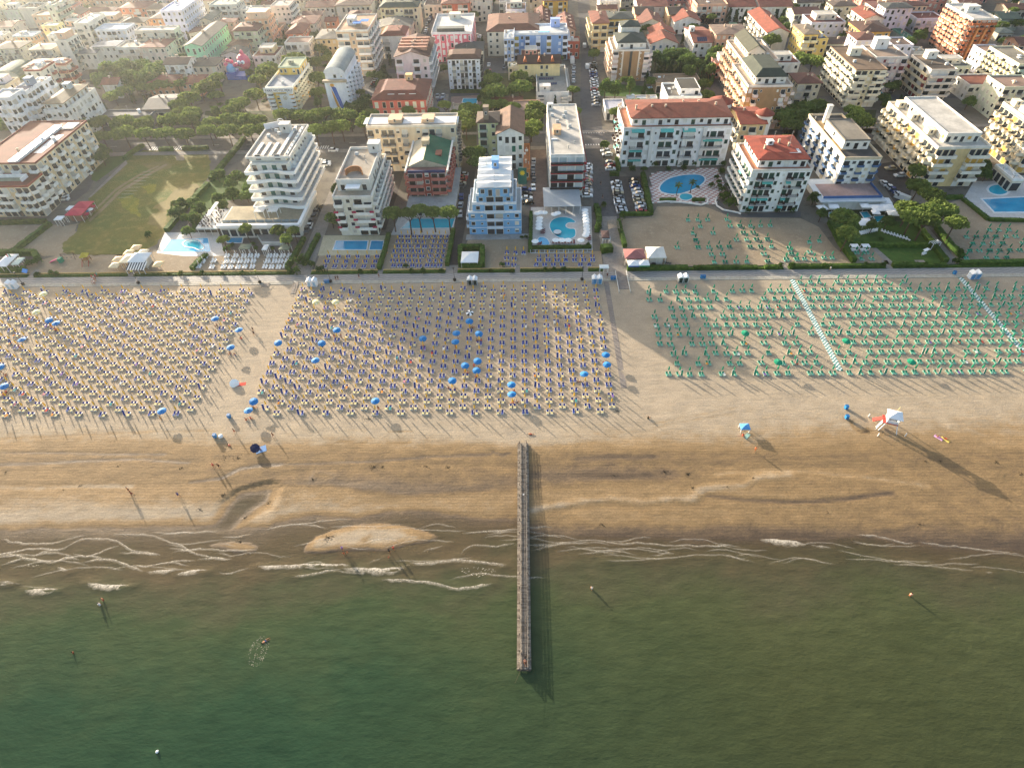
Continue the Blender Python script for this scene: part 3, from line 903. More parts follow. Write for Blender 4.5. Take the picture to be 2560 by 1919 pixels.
def ragged(poly,amp):
 P=np.array(list(poly)+[poly[0]])
 s=np.concatenate([[0],np.cumsum(np.hypot(*np.diff(P,axis=0).T))])
 q=np.arange(0,s[-1],.6)
 x,y=np.interp(q,s,P[:,0]),np.interp(q,s,P[:,1])
 return list(zip(x+(fnoise(x,y,3.5,71)-.5)*amp,y+(fnoise(x,y,3.5,72)-.5)*amp))
def area(name,t,pts,m,layer=1,z=None,rag=0):
 poly=ccw(pts if t=='w' else[gp(t,*p)if not isinstance(p[0],str)else gp(*p)for p in pts])
 poly=ragged(poly,rag)if rag else poly
 return struct(name,MB().sheet(poly,.004*layer if z is None else z),[m])
def wr(x0,x1,y0,y1):
 return[(x0,y0),(x1,y0),(x1,y1),(x0,y1)]
area('avenue','w',wr(-420,420,241.5,253.5),ASPH,2)
area('pavement','w',wr(-420,420,238.2,241.4),PAVE,3,.10)
area('pavement','w',wr(-420,420,253.6,256.2),PAVE,3,.10)
area('street','w',[(25.8,158),(33.6,158),(34,236),(37.8,300),(43,380),(46.5,470),(49,600),(42,600),(38.5,464),(33,352),(28,292),(26,236)],ASPH,3)
area('street','w',[(25.9,152.2),(33.5,152.2),(33.4,185),(26,185)],PAVE,5)
area('lane','w',[(-73.4,152.2),(-68.2,152.2),(-70.6,232),(-74.4,232)],PAVE,2)
area('lane','w',[(-24.6,154),(-21.2,154),(-18.0,238),(-24.5,238)],ASPD,2)
area('lane','w',[(2.4,171),(2.5,238),(9.6,238),(9.0,171)],SIDEW,2)
area('lane','w',[(-48,178),(-54,178),(-54,238),(-47,238)],ASPD,1)
area('forecourt','w',[(-60.5,177),(-54,177),(-54,222),(-60.5,222)],SIDEW,2)
area('car_park','t9',[(280,700),(560,690),(645,1020),(400,1025)],ASPD,2)
area('car_park','t6',[(420,640),(760,330),(840,300),(945,395),(945,560),(870,700),(740,800),(560,830)],ASPH,2)
area('car_park','t2',[(700,480),(1180,470),(1560,470),(1560,560),(1200,600),(640,590)],ASPH,2)
area('car_park','t2',[(1760,900),(1880,830),(1960,900),(1900,1050),(1720,1030)],PAVE,2)
area('street','t3',[(180,520),(260,300),(310,0),(440,0),(400,160),(300,440),(280,520)],ASPH,2)
area('car_park','t3',[(320,1000),(520,1000),(500,1190),(320,1190)],PAVE,2)
area('yard','t3',[(890,620),(1110,620),(1110,830),(900,820)],ASPH,2)
area('street','t4',[(860,-20),(1010,-20),(1150,120),(1420,430),(1330,440),(1030,140)],ASPH,2)
area('car_park','t5',[(830,20),(1400,40),(1330,420),(900,300)],ASPH,2)
area('lane','t10',[(790,590),(1000,560),(1130,700),(1080,900),(960,930),(780,650)],ASPD,2)
area('lane','t2',[(1580,1180),(1660,1180),(1690,1300),(1600,1300)],ASPH,3)
for y0,y1 in((296,302),(330,336),(372,377),(420,426)):
 area('back_street','w',wr(-430,24,y0,y1),ASPH,1)
for y0,y1 in((285,290),(345,350),(398,403)):
 area('back_street','w',wr(46,420,y0,y1),ASPH,1)
for x in(-118,-205,-60,92,148,205):
 area('back_street','w',wr(x,x+6,256.3,470),ASPH,1,.003)
area('garden','t4',[(540,540),(1200,560),(1200,900),(1080,960),(480,760)],GARD,1)
area('garden','t4',[(0,880),(640,930),(620,1040),(0,1020)],LAWN,1)
area('garden','t4',[(1340,180),(2210,120),(2210,330),(1950,420),(1560,260)],GARD,1,.007)
area('garden','t5',[(300,160),(480,420),(420,460),(240,300)],GARD,2,.009)
area('garden','t2',[(560,600),(900,600),(840,960),(600,960)],GARD,1,.007)
area('garden','t1',[(930,640),(1740,600),(1760,860),(960,900)],GARD,2)
area('garden','t1',[(-60,1240),(2160,1200),(2100,1330),(-60,1380)],GARD,2,.01)
area('garden','t2',[(60,1180),(1700,1180),(1640,1380),(0,1400)],GARD,2,.013)
area('garden','t10',[(-20,100),(160,120),(100,420),(0,330)],GARD,2)
area('garden','t10',[(540,120),(800,120),(760,330),(620,300)],GARD,2)
area('garden','t3',[(900,780),(1440,780),(1440,1180),(880,1180)],GARD,2,.009)
area('garden','t8',[(640,120),(800,130),(800,600),(640,320)],GARD,2,.014)
area('garden','t8',[(1215,120),(1380,130),(1370,320),(1220,330)],GARD,2,.014)
area('garden','t7',[(190,590),(540,520),(620,760),(330,800),(40,1090),(0,1090),(0,780)],LAWN,2)
area('lawn','t6',[(935,380),(1250,350),(1240,400),(950,610),(900,590)],LAWN,3)
area('garden_path','t6',[(870,770),(1240,400),(1260,430),(900,760)],PAVE,4)
area('meadow','t6',[(880,760),(1260,390),(1420,300),(2070,300),(2070,560),(1640,1110),(1460,1290),(1180,1340),(640,1335),(560,1250),(760,1080)],MEAD,3,rag=3)
area('sandy_track','t6',[(270,1300),(560,1050),(770,1020),(720,1130),(590,1240),(640,1335),(360,1335)],LSAND,4,rag=4)
area('sandy_track','t6',[(1720,300),(1810,300),(1820,400),(1740,400)],LSAND,5)
_tm=ground_mat('worn_earth','#8d7c58','#97876a',.2,'#7d7048',.5)
for k,ps in enumerate((([(870,990),(1000,870),(1180,690),(1400,560),(1640,430),(1660,440),(1420,580),(1200,710),(1020,890),(890,1005)]),([(830,960),(960,850),(1150,670),(1380,530),(1560,450),(1575,456),(1390,545),(1165,685),(975,862),(845,970)]))):
 area('wheel_track','t6',ps,_tm,5,rag=.6)
area('bare_patch','t6',[(1480,1000),(1560,860),(1700,700),(1820,640),(1960,640),(1900,760),(1740,880),(1640,1000),(1540,1090)],ground_mat('bare_earth','#8a7a4c','#7c7040',.15,'#96864f',.4),4,rag=7)
area('bare_patch','t6',[(1440,420),(1640,400),(1760,430),(1640,480),(1500,480)],ground_mat('bare_earth','',''),4,rag=6)
area('tall_grass','t6',[(1380,660),(1480,620),(1580,650),(1560,700),(1440,720)],ground_mat('tall_grass','#8f8a34','#7a7c30',.3,'#a39a48',.8,.95,.9,2),5,rag=5)
area('tall_grass','t6',[(1180,790),(1300,760),(1360,820),(1400,940),(1290,930),(1200,860)],ground_mat('tall_grass','',''),5,rag=6)
Y0=153.9
sy=lambda t,a,b:[(gp(t,a[0],a[1])[0],Y0),(gp(t,b[0],b[1])[0],Y0)]
area('sand_court','w',[(-250,155),(-171,164),(-166,184),(-250,184)],LSAND,2)
area('playground_sand','w',[(-163,Y0),(-127,Y0),(-126.5,164.8),(-157,164.8),(-165,160)],LSAND,3)
area('sand_lot','w',[(-127,Y0),(-74,Y0),(-74.6,167),(-127,166)],LSAND,2)
area('sand_lot','w',[(-67.6,Y0),(-24.8,Y0),(-24.9,176),(-46.5,176),(-46.5,163),(-67.8,163)],LSAND,2,.010)
area('sand_lot','w',[(-20.8,Y0),(25.5,Y0),(25.7,163.5),(1.6,163.5),(1.6,172),(-18.6,172),(-20,164)],LSAND,2)
area('sand_lot','t9',[(430,1475),(395,1060),(655,1042),(700,955),(1110,955),(1180,980),(1340,1045),(1940,1055),('t10',300,1130),('t10',430,1300),('t10',600,1452)],LSAND,2)
area('sand_lot','t10',[(545,1310),(780,1310),(900,1452),(600,1452)],LSAND,2)
area('sand_lot','t10',[(1400,935),(1545,880),(1770,1075),(2600,1095),(2800,1440),(1490,1440),(1330,1150)],LSAND,2)
area('lawn','t10',[(385,1090),(1130,1080),(1275,1260),(1400,1450),(900,1452),(770,1312),(560,1312)],LAWN,3)
area('garden','t10',[(300,930),(960,920),(1400,940),(1340,1160),(1130,1078),(390,1085)],GARD,1)
area('garden_path','t10',[(760,1312),(800,1312),(960,1452),(890,1452)],PAVE,4)
area('garden_path','t10',[(1160,1130),(1240,1130),(1530,1460),(1420,1460)],PAVE,4)
area('apartment_path','t9',[(1180,935),(1240,900),(1300,980),(1440,1020),(1940,1000),(1940,1045),(1430,1050),(1280,1020)],ground_mat('grey_path','#5d5c5c','#5d5c5c',.3),4)
LINE=mat('#d2cfc8',.8,.12,2)
mb=MB()
for(cx,cy,n)in((31,239.9+1.4,9),(31.5,254.6,9)):
 for k in range(n):
  mb.sheet(wr(26.6+k*1.1,27.15+k*1.1,cy-1.4,cy+1.4),.020)
for k in range(14):
 mb.sheet(wr(-161+k*1.05,-160.45+k*1.05,243,246.5),.020)
for k in range(8):
 mb.sheet(wr(-90.6+k*1.0,-90.1+k*1.0,242,245),.020)
for k in range(9):
 mb.sheet(wr(-155,-150,203+k*2.6-.05,203+k*2.6+.05),.024)
for k in range(40):
 mb.sheet(wr(-300+k*15,-297+k*15,247.4,247.55),.016)
struct('road_markings',mb,[LINE])
# ------------------------------------------------------------------ promenade
def wavy():
 mt,nt,b=nodes('wave_paving')
 p=pos(nt)
 w=N(nt,"ShaderNodeTexWave",wave_type='BANDS',bands_direction='Y')
 w.inputs["Scale"].default_value=.30
 sx=N(nt,"ShaderNodeSeparateXYZ");nt.links.new(p,sx.inputs[0])
 s1=N(nt,"ShaderNodeMath",operation='MULTIPLY');nt.links.new(sx.outputs[0],s1.inputs[0]);s1.inputs[1].default_value=2.4
 s2=N(nt,"ShaderNodeMath",operation='SINE');nt.links.new(s1.outputs[0],s2.inputs[0])
 s3=N(nt,"ShaderNodeMath",operation='MULTIPLY_ADD');nt.links.new(s2.outputs[0],s3.inputs[0]);s3.inputs[1].default_value=.13;nt.links.new(sx.outputs[1],s3.inputs[2])
 cx=N(nt,"ShaderNodeCombineXYZ");nt.links.new(s3.outputs[0],cx.inputs[1])
 nt.links.new(cx.outputs[0],w.inputs["Vector"])
 c=mixc(nt,ramp(nt,w.outputs["Fac"],[(.35,0),(.65,1)]),lin('#7d7974'),lin('#97928b'))
 c=mixc(nt,1.0,c,ramp(nt,noise(nt,1.1,5,.7,p),[(.3,.85),(.7,1.1)]),'MULTIPLY')
 nt.links.new(c,b.inputs["Base Color"])
 b.inputs["Roughness"].default_value=.8
 return mt
struct('promenade',MB().box(-260,260,148.75,152.0,-.6,.13),[wavy()])
KERB=ground_mat('kerb_stone','#c0b9aa','#b3ab9b',.4,'#a39b8b',1.2,.8)
mb=MB()
for k in range(210):
 x=-260+k*2.5
 mb.box(x,x+2.46,147.2,147.85,-.6,.10)
 mb.box(x,x+2.46,147.9,148.7,-.6,.134)
tag(struct('promenade_kerb',mb,[KERB]),kind='structure')
PATHS=[(-73.4,-68.2),(-46.6,-45.0),(-24.8,-21.0),(-2.6,-1.0),(19.2,20.6),(25.6,34.0),(46.0,47.4),(82.2,83.6),(114,116),(124.5,127.5),(-127.6,-125.8),(-160.5,-158.6)]
gaps=sorted(PATHS)
runs,xa=[],-235.0
for a,c in gaps:
 if a>xa:
  runs.append((xa,a))
 xa=c
runs.append((xa,235.0))
for a,c in runs:
 area('planted_strip','w',wr(a,c,152.1,153.85),LAWN,3)
 for q in range(1):
  struct('garden_wall',MB().box(a+.1,c-.1,Y0-.02,Y0+.18,0,.45),[mat('#d3b071' if a<25 else '#7c7a66',.85,.12)])
for a,c in gaps:
 area('garden_path','w',wr(a,c,152.05,156.5),PAVE,4)
# ------------------------------------------------------------------ buildings: generator
BR=random.Random(99)
_WM={}
GLS=glass_mat('window_glass',(.022,.027,.032))
FRM=mat('#dcd8cc',.6,.05)
def tile_mat(hexc):
 """clay tile roof: rows of tiles as fine relief"""
 key='tile'+hexc
 if key in _MC:
  return _MC[key]
 mt,nt,b=nodes('roof_tiles_'+hexc.strip('#'))
 p=pos(nt)
 c=mixc(nt,ramp(nt,noise(nt,.35,5,.6,p),[(.35,0),(.65,1)]),[x*.40 for x in lin(hexc)],[min(1,x*.62)for x in lin(hexc)])
 c=mixc(nt,1.0,c,ramp(nt,noise(nt,2.2,4,.7,p),[(.3,.78),(.7,1.15)]),'MULTIPLY')
 nt.links.new(c,b.inputs["Base Color"])
 b.inputs["Roughness"].default_value=.85
 w=N(nt,"ShaderNodeTexWave",wave_type='BANDS',bands_direction='X')
 w.inputs["Scale"].default_value=1.3
 nt.links.new(p,w.inputs["Vector"])
 bump(nt,b,w.outputs["Fac"],.4,.1)
 _MC[key]=mt
 return mt
def flat_mat(hexc):
 key='flat'+hexc
 if key in _MC:
  return _MC[key]
 mt,nt,b=nodes('flat_roof_'+hexc.strip('#'))
 p=pos(nt)
 c=mixc(nt,ramp(nt,noise(nt,.16,6,.65,p),[(.35,0),(.62,1)]),[x*.60 for x in lin(hexc)],[min(1,x*.90)for x in lin(hexc)])
 c=mixc(nt,1.0,c,ramp(nt,noise(nt,1.4,5,.7,p),[(.3,.84),(.7,1.08)]),'MULTIPLY')
 nt.links.new(c,b.inputs["Base Color"])
 b.inputs["Roughness"].default_value=.85
 b.inputs["Specular IOR Level"].default_value=.2
 _MC[key]=mt
 return mt
def win_mesh(w,h,fill=None,frame=None):
 key=('win',round(w,2),round(h,2),fill,frame)
 if key in _WM:
  return _WM[key]
 t=.10
 v=[(-w/2,0,0),(w/2,0,0),(w/2,0,h),(-w/2,0,h),(-w/2,-.09,0),(w/2,-.09,0),(w/2,-.09,h),(-w/2,-.09,h),(-w/2+t,-.09,t),(w/2-t,-.09,t),(w/2-t,-.09,h-t),(-w/2+t,-.09,h-t),(-w/2+t,-.03,t),(w/2-t,-.03,t),(w/2-t,-.03,h-t),(-w/2+t,-.03,h-t)]
 f=[]
 for a,b in((0,4),(4,8),(8,12)):
  for k in range(4):
   j=(k+1)%4
   f.append((a+k,a+j,b+j,b+k))
 mb=MB()
 mb.add(v,f)
 if fill is None or fill.startswith('half'):
  if fill is None:
   mb.f.append((12,13,14,15));mb.m.append(1)
  else:
   o=len(mb.v)
   zz=h*.45
   mb.v+=[(-w/2+t,-.03,zz),(w/2-t,-.03,zz)]
   mb.f+=[(12,13,o+1,o),(o,o+1,14,15)];mb.m+=[1,2]
  mats=[mat(frame or '#dcd8cc',.6,.05),GLS,mat('#d9d2c2',.7,.08)]
 else:
  mb.f.append((12,13,14,15));mb.m.append(1)
  mats=[mat(frame or '#dcd8cc',.6,.05),mat(fill,.7,.1)]
 _WM[key]=mb.mesh('window',mats)
 return _WM[key]
def bal_mesh(w,d,c,kind='tray',slab='#d5cfc2',ph=.95):
 key=('bal',round(w,1),round(d,2),c,kind,slab,ph)
 if key in _WM:
  return _WM[key]
 mb=MB()
 if kind in('tray','bowl'):
  if kind=='tray':
   out=[(-w/2,0),(-w/2,-d),(w/2,-d),(w/2,0)]
   inn=[(-w/2+.13,0),(-w/2+.13,-d+.13),(w/2-.13,-d+.13),(w/2-.13,0)]
  else:
   out=[(-w/2*cos(pi*k/8),-d*sin(pi*k/8))for k in range(9)]
   inn=[((w/2-.14)*-cos(pi*k/8),-(d-.14)*sin(pi*k/8))for k in range(9)]
  n=len(out)
  for poly,z in((out,-.18),(out,ph),(inn,ph),(inn,0)):
   mb.v+=[(p[0],p[1],z)for p in poly]
  for lv in range(3):
   for k in range(n-1):
    a=lv*n+k
    mb.f.append((a,a+1,a+n+1,a+n));mb.m.append(0)
  mb.f.append(tuple(3*n+k for k in range(n)));mb.m.append(1)
  mb.f.append(tuple(n-1-k for k in range(n)));mb.m.append(1)
  for e in(0,n-1):
   mb.f.append((e,n+e,2*n+e,3*n+e));mb.m.append(0)
  mats=[mat(c,.75,.1),mat(slab,.8,.1)]
 else:
  mb.box(-w/2,w/2,-d,0,-.16,0,1)
  q=max(2,int(w/.30))
  for k in range(q+1):
   x=-w/2+.03+(w-.06)*k/q
   mb.box(x-.022,x+.022,-d+.02,-d+.065,0,ph,0)
  mb.box(-w/2,w/2,-d+.01,-d+.08,ph-.06,ph,0)
  mb.box(-w/2,-w/2+.05,-d+.08,0,ph-.06,ph,0).box(w/2-.05,w/2,-d+.08,0,ph-.06,ph,0)
  mb.box(-w/2,-w/2+.04,-d+.1,-.05,.1,ph-.1,0).box(w/2-.04,w/2,-d+.1,-.05,.1,ph-.1,0)
  mats=[mat(c,.6,.05),mat(slab,.8,.1)]
 _WM[key]=mb.mesh('balcony',mats)
 return _WM[key]
def awn_mesh(w,d,c):
 key=('awn',round(w,1),d,c)
 if key not in _WM:
  mb=MB().add([(-w/2,0,0),(w/2,0,0),(w/2,-d,-.75),(-w/2,-d,-.75),(w/2,-d,-1.0),(-w/2,-d,-1.0),(-w/2,0,-.05),(w/2,0,-.05),(w/2,-d+.04,-.8),(-w/2,-d+.04,-.8)],[(0,3,2,1),(3,5,4,2),(6,7,8,9),(0,6,9,3),(1,2,8,7)])
  _WM[key]=mb.mesh('awning',[mat(c,.85,.1)])
 return _WM[key]
class Bld:
 """a building: an Empty at its front left corner that parents every part; add volumes with vol()"""
 def __init__(s,name,label,cat,loc,group=None):
  s.loc=np.array([loc[0],loc[1],0.0])
  s.root=thing(name,label,cat,tuple(s.loc),0,group)
  s.nwin=0
 def part(s,name,me,x=0,y=0,z=0,rz=0.0,parent=None):
  o=link(name,me,parent or s.root,(x-s.loc[0],y-s.loc[1],z),rz)
  return o
 def mb(s,name,mb,mats):
  mb.v=[(a-s.loc[0],b-s.loc[1],c)for a,b,c in mb.v]
  return mb.obj(name,mats,s.root)
 def face(s,side,x0,x1,y0,y1,z0,z1,fl,pat,o):
  if not pat or fl<1:
   return
  if side=='f':
   org,d,rz,w=(x0,y0),(1,0),0.0,x1-x0
  elif side=='r':
   org,d,rz,w=(x1,y0),(0,1),pi/2,y1-y0
  else:
   org,d,rz,w=(x0,y1),(0,-1),-pi/2,y1-y0
  if pat[0]=='*':
   unit=pat[1:]
   nb=max(1,round(w/o.get('bay',3.1)))
   pat=(unit*(nb//len(unit)+1))[:nb]
  fh=(z1-z0)/fl
  nrm=(d[1],-d[0])
  for k in range(fl):
   p=pat
   z=z0+k*fh
   if z<.5 and o.get('ground'):
    p=o['ground']*(len(pat)//len(o['ground'])+1)
    p=p[:len(pat)]
   bw=w/len(p)
   i=0
   while i<len(p):
    ch=p[i]
    n=1
    if ch in 'BC=':
     while i+n<len(p)and p[i+n]==ch:
      n+=1
    c=(i+n/2)*bw
    at=(org[0]+d[0]*c,org[1]+d[1]*c)
    if ch in 'bBC=o':
     ww=bw*n-(0.0 if ch=='=' else.35)
     kd='bowl' if ch=='o' else o.get('bal','tray')
     if ch=='o':
      ww=bw*.98
     if z>1 or o.get('bal0'):
      dd=o.get('bd',1.5)
      s.part('balcony',bal_mesh(ww,dd,o.get('bc','#e4e0d6'),kd,o.get('bs','#cfc8ba'),o.get('bph',.95)),at[0],at[1],z+.02,rz)
     for q in range(n):
      c2=(i+q+.5)*bw
      s.opening(org[0]+d[0]*c2,org[1]+d[1]*c2,z+.06,rz,min(bw*.86,2.9),min(2.35,fh*.8),o)  # balcony door; its dark glazing is widened to stand in for loggia shade
     if BR.random()<o.get('awn',0):
      s.part('awning',awn_mesh(min(ww,bw*n*.9),o.get('ad',1.25),BR.choice(o.get('ac',['#4aa39a']))),at[0],at[1],z+fh-.12,rz)
    elif ch=='w':
     s.opening(at[0],at[1],z+fh*.3,rz,min(1.4,bw*.62),fh*.5,o)
    elif ch=='s':
     s.opening(at[0],at[1],z+fh*.38,rz,min(.75,bw*.4),fh*.28,o)
    elif ch=='d':
     s.opening(at[0],at[1],z+.06,rz,min(1.5,bw*.6),fh*.72,o)
    elif ch=='g':
     s.opening(at[0],at[1],z+.06,rz,bw*.86,fh*.74,dict(o,sh=[None],shp=0))
    i+=n
 def opening(s,x,y,z,rz,w,h,o):
  if s.nwin>=298:
   return
  s.nwin+=1
  r=BR.random()
  fill=None
  if r<o.get('shp',.25):
   fill=BR.choice(o.get('sh',['#d8d0c0','#b9b2a4','half']))
  s.part('window',win_mesh(round(w*5)/5,round(h*5)/5,fill,o.get('frame')),x,y,z,rz)
 def vol(s,x0,x1,y0,y1,z0,z1,wall='#e0d8c8',fl=4,f='',r='',l='',roof='flat',rc='#b9b4a8',pc=None,ph=.55,rh=2.0,ov=.6,name='wall',**o):
  wm=mat(wall,.85,.14,.5)
  body=z1
  s.mb(name,MB().box(x0,x1,y0,y1,z0,body),[wm])
  for sd,p in(('f',f),('r',r),('l',l)):
   q=dict(o)
   q.update(o.get('o'+sd,{}))
   s.face(sd,x0,x1,y0,y1,z0,z1,q.get('fl',fl),p,q)
  if o.get('base'):
   s.mb('plinth',MB().box(x0-.05,x1+.05,y0-.05,y1+.05,0,.5),[mat('#8a8378',.9,.15)])
  if o.get('band'):
   fh=(z1-z0)/fl
   for k in range(1,fl+1):
    s.mb('string_course',MB().box(x0-.06,x1+.06,y0-.06,y1+.06,z0+k*fh-.18,z0+k*fh-.004),[mat(o['band'],.8,.06)])
  s.roof(x0,x1,y0,y1,z1,roof,rc,pc or wall,ph,rh,ov)
  return s
 def roof(s,x0,x1,y0,y1,z,kind,rc,pc,ph=.55,rh=2.0,ov=.6):
  if kind=='none':
   return
  if kind=='flat':
   s.mb('roof',MB().box(x0+.25,x1-.25,y0+.25,y1-.25,z,z+.06),[flat_mat(rc)])
   mb=MB()
   t=.26
   for a,b,c,d in((x0-.04,x1+.04,y0-.04,y0-.04+t),(x0-.04,x1+.04,y1+.04-t,y1+.04),(x0-.04,x0-.04+t,y0-.04+t,y1+.04-t),(x1+.04-t,x1+.04,y0-.04+t,y1+.04-t)):
    mb.box(a,b,c,d,z-.25,z+ph)
   s.mb('parapet',mb,[mat(pc,.85,.12,.5)])
   return
  X0,X1,Y0,Y1=x0-ov,x1+ov,y0-ov,y1+ov
  mb=MB()
  e=.22
  if kind=='hip' or kind=='mansard':
   w,d=X1-X0,Y1-Y0
   if kind=='mansard':
    q=min(w,d)*.22
    tx0,tx1,ty0,ty1=X0+q,X1-q,Y0+q,Y1-q
   elif w>=d:
    tx0,tx1,ty0,ty1=X0+d/2,X1-d/2+.01,(Y0+Y1)/2-.02,(Y0+Y1)/2+.02
   else:
    tx0,tx1,ty0,ty1=(X0+X1)/2-.02,(X0+X1)/2+.02,Y0+w/2,Y1-w/2+.01
   v=[(X0,Y0,z),(X1,Y0,z),(X1,Y1,z),(X0,Y1,z),(X0,Y0,z+e),(X1,Y0,z+e),(X1,Y1,z+e),(X0,Y1,z+e),(tx0,ty0,z+rh),(tx1,ty0,z+rh),(tx1,ty1,z+rh),(tx0,ty1,z+rh)]
   mb.add(v,[(3,2,1,0),(0,1,5,4),(1,2,6,5),(2,3,7,6),(3,0,4,7),(4,5,9,8),(5,6,10,9),(6,7,11,10),(7,4,8,11),(8,9,10,11)])
   s.mb('roof',mb,[tile_mat(rc)])
  elif kind in('gx','gy'):
   if kind=='gx':
    ym=(Y0+Y1)/2
    v=[(X0,Y0,z),(X1,Y0,z),(X1,ym,z+rh),(X0,ym,z+rh),(X1,Y1,z),(X0,Y1,z),(X0,Y0,z+e),(X1,Y0,z+e),(X1,ym,z+rh+e),(X0,ym,z+rh+e),(X1,Y1,z+e),(X0,Y1,z+e)]
    g=MB().add([(x0,y0,z),(x0,y1,z),(x0,(y0+y1)/2,z+rh-.05),(x1,y0,z),(x1,y1,z),(x1,(y0+y1)/2,z+rh-.05)],[(0,1,2),(3,5,4)])
   else:
    xm=(X0+X1)/2
    v=[(X0,Y1,z),(X0,Y0,z),(xm,Y0,z+rh),(xm,Y1,z+rh),(X1,Y0,z),(X1,Y1,z),(X0,Y1,z+e),(X0,Y0,z+e),(xm,Y0,z+rh+e),(xm,Y1,z+rh+e),(X1,Y0,z+e),(X1,Y1,z+e)]
    g=MB().add([(x0,y0,z),(x1,y0,z),((x0+x1)/2,y0,z+rh-.05),(x0,y1,z),(x1,y1,z),((x0+x1)/2,y1,z+rh-.05)],[(0,1,2),(3,5,4)])
   mb.add(v,[(0,3,2,1),(3,5,4,2),(6,7,8,9),(9,8,10,11),(0,1,7,6),(4,5,11,10),(1,2,8,7),(2,4,10,8),(3,0,6,9),(5,3,9,11)])
   s.mb('roof',mb,[tile_mat(rc)])
   s.mb('gable',g,[mat(pc,.85,.12,.5)])
  elif kind=='barrel':
   n=12
   pts=[(X0+(X1-X0)*(1-cos(pi*k/n))/2,z+rh*sin(pi*k/n))for k in range(n+1)]
   for yy in(Y0,Y1):
    mb.v+=[(p[0],yy,p[1])for p in pts]
   for k in range(n):
    mb.f.append((k,k+1,n+2+k,n+1+k));mb.m.append(0)
   mb.f.append(tuple(range(n+1)));mb.m.append(1)
   mb.f.append(tuple(range(2*n+1,n,-1)));mb.m.append(1)
   s.mb('roof',mb,[flat_mat(rc),mat(pc,.85,.1)])
 def clutter(s,x0,x1,y0,y1,z,items):
  for it in items:
   k=it[0]
   fx,fy=it[1],it[2]
   x,y=x0+(x1-x0)*fx,y0+(y1-y0)*fy
   if k=='chim':
    h=it[3]if len(it)>3 else 1.3
    s.mb('chimney',MB().box(x-.3,x+.3,y-.3,y+.3,z-.4,z+h).box(x-.38,x+.38,y-.38,y+.38,z+h+.002,z+h+.14),[mat('#c9b6a0',.9,.2)])
   elif k=='ac':
    s.mb('air_conditioner',MB().box(x-.6,x+.6,y-.45,y+.45,z+.08,z+1.0).box(x-.5,x+.5,y-.35,y+.35,z+1.003,z+1.08),[mat('#c4c6c4',.5,.12)])
   elif k=='stair':
    w,d,h,c=it[3:7]
    s.mb('stair_tower',MB().box(x-w/2,x+w/2,y-d/2,y+d/2,z,z+h).box(x-w/2-.15,x+w/2+.15,y-d/2-.15,y+d/2+.15,z+h+.002,z+h+.16),[mat(c,.85,.12)])
    if w>1.8:
     s.part('window',win_mesh(.9,1.2),x,y-d/2,z+h*.4)
   elif k=='sky':
    w,d=(it[3],it[4])if len(it)>4 else(1.2,1.6)
    s.mb('skylight',MB().box(x-w/2,x+w/2,y-d/2,y+d/2,z+.05,z+.35),[mat('#d9dcdc',.35,.08)])
   elif k=='solar':
    nx,ny=it[3],it[4]
    for a in range(nx):
     for b in range(ny):
      key='solar'
      if key not in _WM:
       _WM[key]=MB().add([(-.48,-.72,.12),(.48,-.72,.12),(.48,.72,.62),(-.48,.72,.62),(-.48,-.72,.07),(.48,-.72,.07),(.48,.72,.57),(-.48,.72,.57)],[(0,1,2,3),(7,6,5,4),(0,4,5,1),(1,5,6,2),(2,6,7,3),(3,7,4,0)]).mesh('solar_panel',[mat('#1d2a4a',.25,.1,1,0,.6)])
      s.part('solar_panel',_WM[key],x+a*1.03,y+b*1.9,z)
   elif k=='ant':
    h=it[3]if len(it)>3 else 3.0
    s.mb('antenna',MB().bar((x,y,z),(x,y,z+h),.04).bar((x-.5,y,z+h*.9),(x+.5,y,z+h*.9),.025).bar((x-.35,y,z+h*.78),(x+.35,y,z+h*.78),.025),[mat('#9a9a98',.5,0)])
   elif k=='vent':
    s.mb('vent_pipe',MB().cyl(x,y,z,z+.9,.16,n=7).cyl(x,y,z+.902,z+1.1,.28,.2,7),[mat('#b9b7b0',.6,.1)])
   elif k=='tank':
    s.mb('water_tank',MB().cyl(x,y,z,z+1.5,.7,n=10),[mat('#cfd4d6',.5,.1)])
   elif k=='para':
    w,d,c=it[3:6]
    s.mb('roof_strip',MB().box(x-w/2,x+w/2,y-d/2,y+d/2,z+.062,z+.12),[flat_mat(c)])
def rect(t,FL,FR,BK,h):
 """plan rectangle from three surveyed roof corners"""
 def q(p):
  return gp(*p,h)if isinstance(p[0],str)else gp(t,*p,h)
 a,b,c=q(FL),q(FR),q(BK)
 return min(a[0],b[0]),max(a[0],b[0]),(a[1]+b[1])/2,c[1]
BFOOT,BNAMES=[],[]
